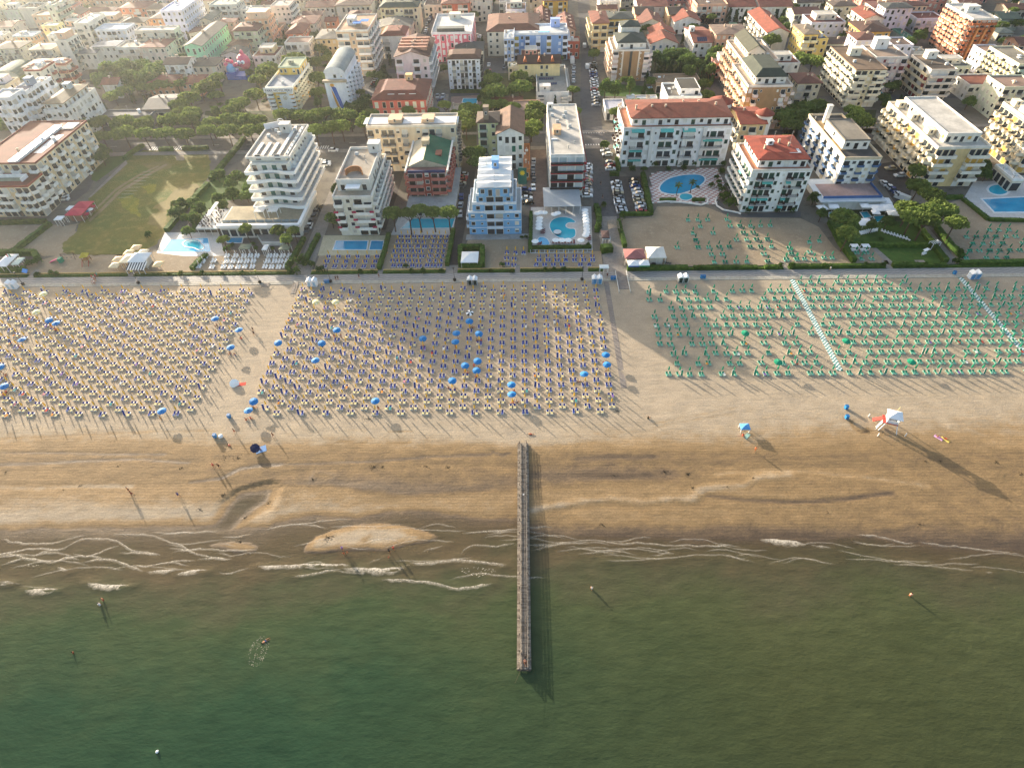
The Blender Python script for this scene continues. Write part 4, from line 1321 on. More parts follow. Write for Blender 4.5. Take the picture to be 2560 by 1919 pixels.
def bld(label,t,FL,FR,BK,h,name='apartment_building',cat='building',clut=(),**kw):
 if isinstance(h,tuple):
  base=px(*h)if isinstance(h[0],str)else px(t,*h)
  pr=FR if kw.pop('baseR',False)else FL
  h=height_of(base,px(*pr)if isinstance(pr[0],str)else px(t,*pr))
 x0,x1,y0,y1=rect(t,FL,FR,BK,h)
 if y1-y0<4:
  y1=y0+4
 b=Bld(name,label,cat,(x0,y0))
 b.dim=(x0,x1,y0,y1,h)
 BFOOT.append((x0,x1,y0,y1))
 BNAMES.append((x0,x1,y0,y1,' '.join(label.split()[:6])))
 b.vol(x0,x1,y0,y1,0,h,**kw)
 if clut:
  b.clutter(x0,x1,y0,y1,h+(.06 if kw.get('roof','flat')=='flat' else kw.get('rh',2)*.5),clut)
 else:
  rr=random.Random(int(abs(x0*13+y0*7)))
  z=h+.06
  if kw.get('roof','flat')=='flat':
   its=[(rr.choice(['chim','vent','ac','sky','vent','ant','tank']),rr.uniform(.12,.88),rr.uniform(.12,.88))for _ in range(rr.randint(3,7))]
   b.clutter(x0,x1,y0,y1,z,its)
  elif kw.get('roof')in('hip','gx','gy','mansard'):
   its=[(rr.choice(['chim','chim','ant']),rr.uniform(.25,.75),rr.uniform(.4,.6))for _ in range(rr.randint(1,3))]
   b.clutter(x0,x1,y0,y1,z+kw.get('rh',2)*.75,its)
 return b
# ------------------------------------------------------------------ buildings: the front row
WHT='#efece6'
b=bld('long tan apartment block, brick-red roof with white skylight strip, beside the car park','t6',(-330,478),('t1',430,1690),('t1',640,1292),15.5,wall='#d9c49c',fl=5,r='*Bw',f='*bw',bc='#e9e6df',roof='flat',rc='#6d332c',pc='#7a3a30',ph=.35,shp=.35,bd=1.5)
x0,x1,y0,y1,h=b.dim
b.mb('skylight',MB().box(x1-9.5,x1-6.5,y0-.0,y1-6,h+.065,h+.9),[mat('#d6dadb',.4,.08)])
b.mb('roof_terrace',MB().box(x1-5.2,x1-2.2,y0+8,y1-13,h+.066,h+.13),[mat('#b9bfc2',.6,.15)])
b.mb('roof_terrace',MB().box(x1-6,x1-1.4,y1-8,y1-2.5,h+.066,h+.5),[mat('#e3ddd0',.7,.1)])
b=bld('tan corner block with brick-red roof rim and rounded end balconies near the pink awning','t6',(-420,668),(270,657),(420,530),(('t6',455,950)),wall='#d8c095',fl=4,f='bBBwbBBwbb',r='ooo',bc='#e8e4da',roof='flat',rc='#6a332c',pc='#8a4034',ph=.35,baseR=True,shp=.3,bd=1.5)
x0,x1,y0,y1,h=b.dim
b.mb('roof_terrace',MB().box(x0+3,x1-4,y0+4,y1-3,h+.066,h+.13),[mat('#6f7a68',.8,.2)])
b.mb('terrace_wall',MB().box(x1-4,x1-3.7,y0+3.4,y1-2.4,h+.05,h+1.3).box(x0+3,x1-4.003,y1-2.9,y1-2.6,h+.05,h+1.3),[mat(WHT)])
def wave_hotel():
 h=21.5
 x0,x1,y0,y1=rect('t7',(545,370),(965,370),(1150,55),h)
 b=Bld('white_hotel','white hotel with waving balcony bands and striped grey roof beside the meadow','hotel',(x0,y0))
 b.dim=(x0,x1,y0,y1,h)
 wm,glass,wallm=mat('#f2f0ea',.6,.05),mat('#4d6b66',.2,.15,.8),mat('#e0ddd0',.8,.1)
 fh=3.0
 zp=5.2
 for k in range(5):
  z=zp+k*fh
  ex=.35+.42*(4-k)*.4
  yb=y0-3.6+.35*k
  n=24
  W_=x1+ex+1.0-(x0-ex-.8)
  fr=[]
  for q in range(n+1):
   u=q/n
   fr.append((x0-ex-.8+W_*u,yb-1.3*(.5+.5*cos(2*pi*(u*1.25-.12)))))
  out=fr+[(x1+ex+1.0,y1),(x0-ex-.8,y1)]
  b.mb('wall',MB().box(x0+.6,x1-.9,y0-1.2,y1-.4,z+.003,z+fh-.2),[wallm])
  cx,cy=(x0+x1)/2,(y0+y1)/2
  inn=[(cx+(p[0]-cx)*.975,cy+(p[1]-cy)*.983)for p in out]
  mb=MB()
  nn=len(out)
  for poly,zz in((out,z-.25),(out,z+.9),(inn,z+.9),(inn,z)):
   mb.v+=[(p[0],p[1],zz)for p in poly]
  for lv in range(3):
   for q in range(nn):
    j=(q+1)%nn
    mb.f.append((lv*nn+q,lv*nn+j,(lv+1)*nn+j,(lv+1)*nn+q));mb.m.append(0)
  mb.f.append(tuple(3*nn+q for q in range(nn)));mb.m.append(0)
  mb.f.append(tuple(nn-1-q for q in range(nn)));mb.m.append(0)
  b.mb('balcony_band',mb,[wm])
  for q in range(4):
   b.part('window',win_mesh(1.8,2.2,'#3d6b60' if q in(1,2)else None),x0+2+q*(x1-x0-4.5)/3,y0-1.2,z+.1,0)
  for q in range(9):
   b.part('window',win_mesh(1.6,2.2,BR.choice([None,None,'#cfd3cf'])),x1-.9,y0+1+q*(y1-y0-3)/8,z+.1,pi/2)
   b.part('partition',_part_m(1.5),x1-.85,y0+2.4+q*(y1-y0-3)/8,z+.05,0)
 zt=zp+5*fh
 b.mb('wall',MB().box(x0+.4,x1-1.6,y0+.2,y1-.5,zt+.003,h),[wallm])
 b.mb('terrace_floor',MB().sheet([(x0-.6,y0-3),(x1+.6,y0-3),(x1+.6,y0+1),(x0-.6,y0+1)],zt-2.9),[flat_mat('#b9b4ad')])
 for q in(.25,.7):
  b.part('window',win_mesh(2.0,2.0),x0+(x1-x0)*q,y0+.2,zt+.3,0)
 for q in range(9):
  b.part('window',win_mesh(1.4,1.6),x1-1.6,y0+1.5+q*(y1-y0-3)/8,zt+.5,pi/2)
 b.roof(x0-.4,x1,y0-.3,y1,h,'flat','#a59d92','#e6e2d8',.5)
 for q in range(5):
  u=.12+q*.185
  b.mb('skylight',MB().box(x0+(x1-x0)*u,x0+(x1-x0)*u+.95,y0+1,y0+(y1-y0)*(.42 if q<3 else.95),h+.065,h+.42),[mat('#efeae0',.5,.05)])
 b.clutter(x0,x1,y0,y1,h+.06,[('stair',.55,.8,3.4,3,3.0,'#cfccc4'),('ac',.3,.8),('ac',.42,.7),('ac',.2,.62),('vent',.35,.9),('ant',.58,.85,5),('ac',.75,.82),('vent',.15,.85)])
 P0,P1,P2=gp('t7',260,1040,5),gp('t7',1050,1030,5),gp('t7',1245,700,5)
 px0,px1,py0,py1=P0[0],P1[0],P0[1],P2[1]
 b.mb('podium',MB().box(px0,px1,py0,y0-1.8,0,4.6),[mat('#cfccc2',.8,.1)])
 b.mb('podium',MB().box(x1-.6,px1,y0-1.795,py1,0,4.595),[mat('#c6c3ba',.8,.1)])
 b.mb('terrace_floor',MB().box(px0+.5,px1-.5,py0+1.5,y0-1.9,4.604,4.64),[flat_mat('#a79c82')])
 b.mb('fascia',MB().box(px0-.5,px1+.5,py0-.6,py0+.5,4.1,5.3).box(px1-.4,px1+.7,py0+.503,py1,4.1,5.3),[mat('#efede8',.5,.04)])
 for q in range(9):
  u=(q+.5)/9
  b.part('glass_panel',_panel_m((px1-px0-1)/9*.94,1.0),px0+.5+(px1-px0-1)*u,py0+2.2,4.66,0)
 for q in range(10):
  b.part('window',win_mesh(2.4,2.8),px0+1.5+q*(px1-px0-3)/9,py0,.6,0)
 for u in(.47,.64):
  cx=px0+(px1-px0)*u
  m2=MB()
  for dx in(-1.6,1.6):
   for dy in(0,3):
    m2.box(cx+dx-.07,cx+dx+.07,py0+5+dy-.07,py0+5+dy+.07,4.65,7.0)
  for q in range(7):
   m2.box(cx-1.7,cx+1.7,py0+4.9+q*.5,py0+5.1+q*.5,7.0,7.15)
  b.mb('pergola',m2,[mat(WHT)])
 return b
_pm={}
def _part_m(w):
 if('p',w)not in _pm:
  _pm[('p',w)]=MB().box(0,w,-.04,.04,0,1.9).mesh('partition',[mat('#e6e4de')])
 return _pm[('p',w)]
def _panel_m(w,h):
 k=('g',round(w,1),h)
 if k not in _pm:
  _pm[k]=MB().box(-w/2,w/2,-.03,.03,0,h).mesh('glass_panel',[mat('#7f8c90',.15,.1,1,0,.6)])
 return _pm[k]
wave_hotel()
b=bld('cream hotel with crimson flower boxes and an open round roof terrace by the rectangular pool','t7',(1385,765),(1770,765),(1985,345),('t7',1425,1135),wall='#dfd8c4',fl=5,f='BwBB',r='*bb',l='*w',bc='#e6e2d8',roof='flat',rc='#b7ab98',pc='#e0dcd2',shp=.3,bd=1.5,clut=[('vent',.9,.8)])
x0,x1,y0,y1,h=b.dim
xa,xb,ya,yb=rect('t7',(1425,610),(1745,610),(1880,285),h+3.2)
b.vol(xa,xb,ya,yb,h+.07,h+3.2,wall='#d9d3c6',fl=1,f='ddd',r='*d',roof='flat',rc='#a89f92',pc='#d8d4ca',ph=.9,name='penthouse')
b.clutter(xa,xb,ya,yb,h+3.26,[('stair',.85,.93,4,3.5,3.2,'#d9d6ce'),('ac',.3,.8),('vent',.6,.7),('vent',.7,.55)])
mb=MB()
cx,cy=(xa+xb)/2-.2,ya+4.2
pts=[(cx+2.6*cos(pi*k/10),cy+2.9*sin(pi*k/10))for k in range(11)]
for k in range(10):
 (ax,ay),(bx,by)=pts[k],pts[k+1]
 n0,n1=pi*k/10,pi*(k+1)/10
 mb.add([(ax,ay,h+3.33),(bx,by,h+3.33),(bx,by,h+5.2),(ax,ay,h+5.2),(ax+.3*cos(n0),ay+.3*sin(n0),h+3.33),(bx+.3*cos(n1),by+.3*sin(n1),h+3.33),(bx+.3*cos(n1),by+.3*sin(n1),h+5.2),(ax+.3*cos(n0),ay+.3*sin(n0),h+5.2)],[(0,1,2,3),(7,6,5,4),(3,2,6,7),(0,3,7,4),(1,5,6,2)])
b.mb('niche_wall',mb,[mat('#a8744e',.9,.2)])
b.mb('awning',MB().box((xa+xb)/2-2.2,(xa+xb)/2+2.6,ya-3.2,ya-.1,h+2.4,h+2.5),[mat('#efefec',.7,.04)])
FLW=mat('#a8204e',.9,.4,4)
for k in range(3):
 for u in(.04,.5,.96):
  b.mb('flower_box',MB().box(x0+(x1-x0)*u-.7,x0+(x1-x0)*u+.7,y0-1.75,y0-1.35,(k+1)*h/5+.9,(k+1)*h/5+1.5),[FLW])
b=bld('red brick hotel with angular green roof and white balcony rails by the pines','t8',(200,655),(530,655),(585,400),('t8',255,945),wall='#9c4a3c',fl=5,f='BBwBB',r='*b',l='*b',bal='tray',bs='#d8c8c0',bc='#b56a5e',frame='#e8e6e0',roof='none',shp=.2,bd=1.4,ph=.85)
x0,x1,y0,y1,h=b.dim
xm=x0+(x1-x0)*.42
b.mb('roof',MB().add([(x0-.7,y0+3.4,h),(xm,y0+3.4,h+2.9),(x1+.7,y0+3.4,h+.3),(x0-.7,y1+.7,h),(xm,y1+.7,h+2.9),(x1+.7,y1+.7,h+.3),(x0-.7,y1+.7,h-.3),(x1+.7,y1+.7,h-.3),(x0-.7,y0+3.4,h-.3),(x1+.7,y0+3.4,h-.3)],[(0,1,4,3),(8,9,2,1,0),(3,4,5,7,6),(0,3,6,8),(2,9,7,5)],0).add([(xm,y0+3.4,h+2.905),(x1+.7,y0+3.4,h+.305),(x1+.7,y1+.7,h+.305),(xm,y1+.7,h+2.905),(xm,y0+3.4,h+2.82),(x1+.7,y0+3.4,h+.22),(x1+.7,y1+.7,h+.22),(xm,y1+.7,h+2.82)],[(0,1,2,3),(4,5,1,0),(5,6,2,1)],1),[flat_mat('#cbbfa6'),flat_mat('#2f6b52')])
b.mb('cornice',MB().box(x1+.35,x1+.95,y0-.2,y1+.8,h-.1,h+.55).box(x0-.95,x0-.35,y0-.2,y1+.8,h-.1,h+.55),[mat('#dcd6ca')])
b.mb('terrace_floor',MB().box(x0+.3,x1-.3,y0+.3,y0+3.38,h+.003,h+.1),[flat_mat('#9c7468')])
b.mb('awning',MB().box(x0+.2,x1-.2,y0-.35,y0+.25,h-.25,h+.55),[mat('#25305c',.8,.1)])
b.mb('roof_hatch',MB().box(x1-4.4,x1-2.2,y0+9,y0+13,h+.8,h+1.9),[mat('#7c4a3c')])
b.clutter(x0,x1,y0,y1,h,[('stair',.38,.72,2.6,3,4.2,'#b7a88c'),('ant',.35,.8,5),('vent',.2,.5)])
P0,P1,P2=gp('t8',205,965,3.8),gp('t8',608,965,3.8),gp('t8',660,620,3.8)
b.mb('podium',MB().box(P0[0],P1[0],P0[1],y0-.05,0,3.7).box(x1+.05,P1[0],y0-.045,P2[1],0,3.695),[mat('#b8b4ac',.8,.1)])
b.mb('podium_roof',MB().box(P0[0]-.6,P1[0]+.4,P0[1]-.7,y0-.08,3.704,3.9).box(x1+.08,P1[0]+.4,y0-.075,P2[1],3.704,3.898),[flat_mat('#b4b6b4')])
for q in range(6):
 b.part('window',win_mesh(1.6,2.4),P0[0]+1.3+q*(P1[0]-P0[0]-2.6)/5,P0[1],.5)
b=bld('light blue stepped apartment building with white zigzag roof in front of the sand court','t8',(728,1005),(1185,1005),(1190,800),('t8',735,1195),wall='#76aad2',fl=3,f='wsBBsw',r='*w',l='*b',bc='#c9d3de',roof='flat',rc='#c9c6be',pc='#e2e4e6',ph=.5,band='#eef0f2',shp=.3,bd=.9,clut=[('vent',.02,.9)])
x0,x1,y0,y1,h=b.dim
bx0,bx1,by0,by1=x0,x1,y0,y1
z=h
for(FL,FR,BK,dh)in(((762,935),(1142,930),(1150,730),3.0),((795,860),(1112,857),(1115,660),3.0),((815,788),(1080,785),(1086,530),3.3)):
 xa,xb,ya,yb=rect('t8',FL,FR,BK,z+dh)
 last=dh>3.1
 b.vol(xa,xb,ya,yb,z+.07,z+dh,wall='#80b0d4',fl=1,f='wBBw' if not last else 'wddw',r='*w',l='*w',bc='#cfd8e0',roof='none' if last else 'flat',rc='#cfccc6',pc='#e4e6e8',ph=.7,name='penthouse',bd=.8,shp=.15)
 z+=dh
n=5
mb=MB()
for k in range(n):
 ya_,yb_=ya-.4+(yb-ya+.8)*k/n,ya-.4+(yb-ya+.8)*(k+1)/n
 ym=(ya_+yb_)/2
 for(X0,X1,s0,s1)in((xa-.7,(xa+xb)/2,.0,.9),((xa+xb)/2,xb+.7,.9,.0)):
  mb.add([(X0,ya_,z),(X1,ya_,z+s1*.0+.2),(X1,ym,z+.95 if s1 else z+.55),(X0,ym,z+.95 if s0 else z+.55),(X1,yb_,z+.2),(X0,yb_,z)],[(0,1,2,3),(3,2,4,5)])
mb.box(xa-.7,xb+.7,ya-.4,yb+.4,z-.12,z-.002)
b.mb('roof',mb,[mat('#e4e0d8',.6,.08)])
b.clutter(xa,xb,ya,yb,z+.1,[('stair',.52,.62,2.2,3.2,3.4,'#7aabe0'),('vent',.2,.7),('ant',.5,.95)])
b.mb('terrace_floor',MB().box(bx0-1.2,bx1+3,by0-3.2,by0-.01,0,.14),[flat_mat('#a9a8a4')])
b=bld('white slab hotel with red and black balcony bands above the round pool','t8',(1440,512),(1730,512),(1670,75),('t8',1430,868),wall='#edeae4',fl=5,f='CCCC',r='*B',l='*w',bal='tray',bc='#a02832',ol=dict(bc='#b8323a'),orr=1,roof='flat',rc='#c3beb4',pc='#dcd8d0',ph=.4,shp=.7,sh=['#cfd4d2','#b4bfc0'],bd=1.2,bph=.5,clut=[('ac',.15,.75),('ac',.3,.62),('stair',.25,.42,2.8,5,1.9,'#c9a27e'),('ac',.6,.8),('para',.62,.62,1.0,13,'#dcd5c8'),('vent',.55,.12),('vent',.75,.2),('sky',.15,.28,2.2,.8),('ac',.68,.52),('vent',.6,.9),('ac',.52,.72),('stair',.1,.9,2.0,2,2.2,'#d9d5cc')])
x0,x1,y0,y1,h=b.dim
FLB=mat('#23282a',.9,.5,5)
for k in range(5):
 zz=k*h/5
 b.mb('flower_box',MB().box(x0+.05,x1-.05,y0-1.62,y0-1.22,zz+.5,zz+1.1),[FLB])
P0,P1=gp('t8',1380,955,3.2),gp('t8',1705,955,3.2)
b.mb('canopy',MB().add([(P0[0],P0[1],3.2),(P1[0],P0[1],3.2),(P1[0],y0-.01,3.75),(P0[0],y0-.01,3.75),(P0[0],P0[1],3.05),(P1[0],P0[1],3.05),(P1[0],y0-.01,3.6),(P0[0],y0-.01,3.6)],[(0,1,2,3),(4,5,1,0),(5,6,2,1),(3,7,4,0),(7,6,5,4)]),[mat('#a3a9ac',.5,.06)])
for q in range(6):
 b.part('canopy_post',_WM.setdefault('cpost',MB().box(-.07,.07,-.07,.07,0,3.04).mesh('canopy_post',[mat(WHT)])),P0[0]+.3+q*(P1[0]-P0[0]-.6)/5,P0[1]+.3,0)
SH=dict(sh=['#20463a','#1d3f36','#e0ddd4'],shp=.6)
TEAL=['#5fb3a8','#57aaa2']
b=bld('long white apartment block with red tiled roof and teal awnings behind the oval pool','t9',(415,292),(1352,262),(1290,92),('t9',378,620),wall='#f2f0ec',fl=4,f='wBBwsBBwBBsBBBw',r='*w',l='*bw',bc='#4a302c',bs='#e0dcd4',roof='flat',rc='#bb8064',pc='#dcd6cc',awn=.34,ac=TEAL,bal='rail',bd=1.2,ph=.5,**SH,clut=[('vent',.02,.9)])
x0,x1,y0,y1,h=b.dim
b.vol(x0+3.2,x1-.8,y0+2.6,y1-.3,h+.07,h+2.9,wall='#f2f0ec',fl=1,f='wdwdwdwdwdwd',r='w',l='w',roof='hip',rc='#a4543c',rh=2.3,ov=.8,name='penthouse',**SH)
b.clutter(x0+3,x1-.8,y0+2.6,y1,h+2.9,[('chim',.06,.35,2.4),('chim',.22,.36,2.4),('chim',.36,.36,2.4),('chim',.56,.62,2.2),('chim',.72,.62,2.2),('chim',.88,.45,2.4),('para',.6,.7,12,.8,'#e6dcd0')])
for u in(.27,.57,.75):
 b.mb('pilaster',MB().box(x0+(x1-x0)*u-.7,x0+(x1-x0)*u+.7,y0-.8,y0-.01,0,h+.3),[mat('#dfdcd5')])
b=bld('white corner apartment block with bright red tiled roof and teal awnings facing the sand lot','t9',(1520,650),('t10',245,640),('t9',1850,410),('t9',1432,1003),wall='#f2f0ec',fl=5,f='wbBBwsbBBw',l='*bb',r='*w',bc='#4a302c',bs='#e0dcd4',bal='rail',roof='flat',rc='#bd8468',pc='#e0d8ce',awn=.3,ac=TEAL,ol=dict(awn=.1,bal='tray',bc='#e0ddd6'),bd=1.2,**SH,clut=[('vent',.02,.9)])
x0,x1,y0,y1,h=b.dim
b.vol(x0+2.5,x1-1.5,y0+2.4,y1-.5,h+.07,h+2.8,wall='#f2f0ec',fl=1,f='wdwdwd',l='*w',roof='mansard',rc='#b24a32',rh=1.1,ov=.7,name='penthouse',**SH)
b.clutter(x0+2,x1-1,y0+3,y1,h+3.7,[('stair',.35,.5,2,2,1.4,'#e8e5e0'),('chim',.55,.55),('chim',.7,.4),('ant',.45,.6,4),('para',.75,.2,4,3,'#bcc3cc'),('chim',.2,.3),('ant',.8,.6,4)])
b=bld('white hotel with small cobalt balconies and brown roof rim beside the pine garden','t10',(520,545),(845,545),('t10',600,165),('t10',400,838),wall='#efece4',fl=5,f='bwbwb',l='*b.',r='*b',bc='#49678c',bph=.6,bs='#d8d8d4',roof='flat',rc='#55524e',pc='#d9c4a4',ph=.8,bal='tray',bd=.9,shp=.4,sh=['#d9c9a8','half','#4a4a48'],clut=[('vent',.1,.9)])
x0,x1,y0,y1,h=b.dim
xa,xb,ya,yb=rect('t10',(530,385),(750,380),(590,200),h+3.4)
b.vol(xa,xb,ya,yb,h+.07,h+3.4,wall='#e4e0d6',fl=1,f='wdw',l='w',roof='flat',rc='#8d8578',pc='#6f6a62',ph=.3,name='penthouse')
b.clutter(x0,x1,y0,y1,h+.06,[('stair',.3,.82,1.6,1.6,6.5,'#d8d4cb'),('ac',.25,.45),('ac',.25,.55),('para',.16,.3,2.2,9,'#c9a878'),('para',.16,.75,2.2,8,'#c9a878'),('ant',.4,.9,6),('vent',.35,.6)])
P0,P1=gp('t10',365,905,3.6),gp('t10',850,888,3.6)
b.mb('podium',MB().box(P0[0]-.5,P1[0],P0[1],y0+4,0,3.3),[mat('#d6d4ce',.8,.1)])
b.mb('canopy',MB().box(P0[0]-2.2,P1[0]+.8,P0[1]-.8,y0+3.9,3.305,3.7),[mat('#bfc5c8',.6,.06)])
b.mb('terrace_rail',MB().box(P0[0]-.6,P1[0],P0[1]+1.4,P0[1]+1.5,3.705,4.6).box(P1[0]-.1,P1[0],P0[1]+1.503,y0+3.5,3.705,4.6),[mat('#46689a',.6,.1)])
b.mb('terrace_floor',MB().box(P0[0],P1[0]-.15,P0[1]+1.55,y0-.01,3.703,3.76),[flat_mat('#b59a92')])
def bowl_block(label,t,FL,FR,BK,h,f,l,fl=5):
 b=bld(label,t,FL,FR,BK,h,wall='#dcc08a',fl=fl,f=f,l=l,bc='#e9ddc2',bs='#d8cfba',of=dict(bal='tray',bc='#e4dccb',bd=2.0),ol=dict(bd=2.2),roof='flat',rc='#c9c2b4',pc='#e3dccd',ph=.7,shp=.5,sh=['#d9a94e','#e0ddd4','#cfc6b2'],awn=.1,ac=['#e6d8ae'],clut=[('vent',.5,.3),('vent',.6,.55),('sky',.6,.7,2.4,1.6),('sky',.7,.35,2.4,1.6),('chim',.4,.6),('ant',.35,.8,3),('vent',.8,.8),('stair',.12,.3,2.4,3.5,2.0,'#e6d9bc'),('stair',.12,.62,2.4,3.5,2.0,'#e6d9bc'),('stair',.14,.9,2.4,3,2.0,'#e6d9bc')])
 return b
b=bowl_block('cream apartment block with rows of rounded bowl balconies glowing in the sun','t10',(1345,470),(1770,432),('t10',1000,60),('t10',1270,800),'===..===','*oo')
x0,x1,y0,y1,h=b.dim
b.vol(x0+4,x1-2.5,y0+4.5,y1-3,h+.07,h+3,wall='#e6ddcc',fl=1,f='dwdwd',l='*w',roof='flat',rc='#cbc5ba',pc='#e6e0d4',ph=.5,name='penthouse',shp=.5,sh=['#d9a94e','#e0ddd4'])
_q=gp('t10',1965,660)
_q=proj(_q[0],_q[1],16.5)
bowl_block('cream bowl-balcony block at the right edge behind the large rectangular pool','p',_q,(_q[0]+170,_q[1]),('t10',1560,70),16.5,'==.==.','*oo')
# ------------------------------------------------------------------ buildings: the town behind
TER,BRN='#a2583f','#6b4436'
# --- between the beach row and the avenue
b=bld('long peach apartment block with white roof panels behind the brick hotel','t2',(1765,1360),('t3',592,1338),('t3',602,1212),17.5,wall='#e0cba8',fl=5,f='bwbbwb.wbbb.w',l='*bw',r='*b',bal='rail',bc='#6c6560',roof='flat',rc='#b9ac98',pc='#e2d6c2',bd=1.2,shp=.4,clut=[('para',.1,.5,10,6,'#ecebe8'),('para',.5,.5,7,6,'#ecebe8'),('para',.86,.5,11,6,'#ecebe8'),('stair',.31,.5,5,5,1.2,'#d9b896'),('stair',.68,.5,4.5,5,1.2,'#d9b896'),('vent',.25,.3)])
b=bld('yellow-green apartment block with brown roof and slim stair tower beside the white gable house','t8',(808,232),(985,228),(1000,140),15.5,wall='#dcd6a0',fl=5,f='bw',l='*w',bal='rail',bc='#5f9a7a',roof='hip',rc='#6e5a4c',rh=1.6,shp=.3,clut=[('stair',.42,.2,2.0,2.6,4.6,'#8a7a68')])
b=bld('white gabled house front with terracotta roof and green shutters behind the blue building','t8',(975,335),(1205,330),(1200,140),14.0,wall='#e3e0d6',fl=4,f='wddw',r='*w',l='*w',roof='gy',rc='#8f6a54',rh=2.6,pc='#e6e4dc',sh=['#2f6a54','#d8d4c8'],shp=.4)
bld('orange ochre low wing along the service lane by the white slab hotel','t8',(1205,640),(1262,640),(1270,420),4.2,wall='#c87f4a',fl=1,f='w',r='*w',roof='flat',rc='#b87a50',pc='#c8834e')
# --- first rows north of the avenue, left half
bld('white stepped hotel front part with balconies at the far left edge','t1',(-110,1050),(100,1052),(170,955),20.5,wall='#dfe1e4',fl=6,f='wbwb',r='*bw',bc='#e6e8ea',roof='flat',rc='#c9c6c0',pc='#e0e2e4',shp=.3)
bld('white stepped hotel middle part carrying blue solar panels','t1',(100,990),(272,985),(310,880),20.0,wall='#dfe1e4',fl=6,f='bwb',r='*b',bc='#e6e8ea',roof='flat',rc='#cfccc6',pc='#e0e2e4',clut=[('solar',.05,.3,7,2),('stair',.7,.75,3,3,3,'#8090a4')])
bld('white stepped hotel right part with a bright roof terrace','t1',(275,925),(402,925),(440,830),18.5,wall='#e1e3e6',fl=6,f='wb',r='*bw',bc='#e8eaec',roof='flat',rc='#e0d8c8',pc='#e4e6e8')
b=bld('white apartment block with broad tan hipped roof and a ring terrace','t1',(470,1180),(705,1180),(1075,945),14.0,wall='#dcd9d2',fl=4,f='bwwb',r='*wwb',bc='#e2e0da',roof='flat',rc='#a9a49a',pc='#dedbd4',shp=.4,clut=[('vent',.95,.9)])
x0,x1,y0,y1,h=b.dim
b.vol(x0+1.2,x1-1.2,y0+1.2,y1-3,h+.07,h+2.6,wall='#d6d8d6',fl=1,f='wdw',r='*d',roof='hip',rc='#b39a78',rh=1.5,ov=1.0,name='penthouse')
b.clutter(x0,x1,y0,y1,h+3.4,[('stair',.5,.62,2.6,3.2,2.4,'#b8c0c4')])
b=bld('cream block with red-brown balcony bands and a split roof behind the white hotel','t1',(255,755),(428,755),(600,660),18.0,wall='#ded4c0',fl=5,f='ww',r='*bw',bc='#8f4a3c',roof='flat',rc='#d0c6b2',pc='#8f5042',bd=1.4,shp=.35)
bld('cream block continuation with red-brown balconies and orange penthouse wall','t1',(560,690),(690,690),(790,640),16.5,wall='#d8b79a',fl=5,f='bb',r='*b',bc='#96503f',roof='flat',rc='#d9cfba',pc='#b0705a')
bld('green barrel-roofed hall at the left edge','t1',(-90,830),(215,812),(275,705),6.0,name='hall',wall='#a8aa98',fl=1,f='*w',r='*w',roof='barrel',rc='#5f7466',rh=3.2,pc='#b0b2a2')
bld('low dusty pink roof annex behind the tan hipped block','t1',(600,985),(790,985),(905,885),6.5,wall='#cdb8a4',fl=2,f='*w',r='*w',roof='hip',rc='#a98472',rh=1.4)
bld('low dark grey flat roof pavilion behind the avenue pines','t1',(990,1238),(1585,1250),(1640,1172),4.2,wall='#8a8680',fl=1,f='*g',roof='flat',rc='#5d6165',pc='#7a7c7c',name='pavilion')
bld('dark grey slate pavilion with white terrace canopy among the pines','t1',(1530,1165),(1795,1165),(1930,1008),5.0,wall='#8a8680',fl=1,f='*g',r='*g',roof='gx',rc='#565c62',rh=1.6,name='pavilion')
bld('long low salmon school wing with terracotta roof, left wing','t1',(1570,888),(1835,890),(1872,800),6.0,wall='#d3a07e',fl=2,f='*w',roof='hip',rc='#a35a44',rh=1.8)
bld('long low salmon school wing with terracotta roof, right wing behind pines','t1',(1925,892),(2110,892),(2180,800),6.0,wall='#d3a07e',fl=2,f='*w',r='*w',roof='hip',rc='#a35a44',rh=1.8)
bld('small white villa with terracotta gable and dormer near big garden trees','t1',(1085,900),(1245,900),(1290,832),6.5,wall='#e2ddd4',fl=2,f='wdw',roof='gx',rc='#a5604a',rh=1.8,name='villa')
bld('white house with brown tiled roof and dark windows beside the school','t1',(1745,690),(1990,685),(2005,612),10.5,wall='#e6e3dd',fl=3,f='wbwbw',r='*w',bal='rail',bc='#55504a',roof='gx',rc='#7d6a60',rh=1.6,name='house')
bld('beige house with dark grey hipped roof and long garden side','t1',(2030,705),(2290,705),(2300,615),8.0,wall='#d6c6b0',fl=2,f='*w',r='*w',roof='hip',rc='#6a6660',rh=1.8,name='house')
# --- far left rows
bld('tall grey-cream slab tower with dark roof terrace at far left','t1',(208,98),(392,102),(492,38),('t1',290,298),wall='#cfcab8',fl=6,f='.w',r='*b',bc='#7f9688',roof='flat',rc='#4a4c48',pc='#d0cabb',ph=.8)
bld('grey-green apartment slab behind the cream tower','t1',(492,70),(560,72),(650,0),19,wall='#b9c0b2',fl=6,f='w',r='*b',bc='#7f9488',roof='flat',rc='#5d605a')
bld('pale salmon house with flat white roof, behind the white roof terrace block','t1',(612,190),(785,190),(800,165),10,wall='#d9a48c',fl=3,f='wbw',roof='flat',rc='#d9d0c0',pc='#e6e0d4')
bld('cream block with long bright roof terrace and planted balconies','t1',(782,258),(928,256),(1085,148),15.5,wall='#ddd6c6',fl=4,f='bw',r='*b',bal='rail',bc='#6f7a68',roof='flat',rc='#e0d6c4',pc='#e6dfd2')
bld('white block with pale blue double roof','t1',(1012,325),(1335,322),(1385,258),12.5,wall='#d8dade',fl=4,f='wwbbww',r='*w',roof='flat',rc='#b9c6d0',pc='#dde2e6')
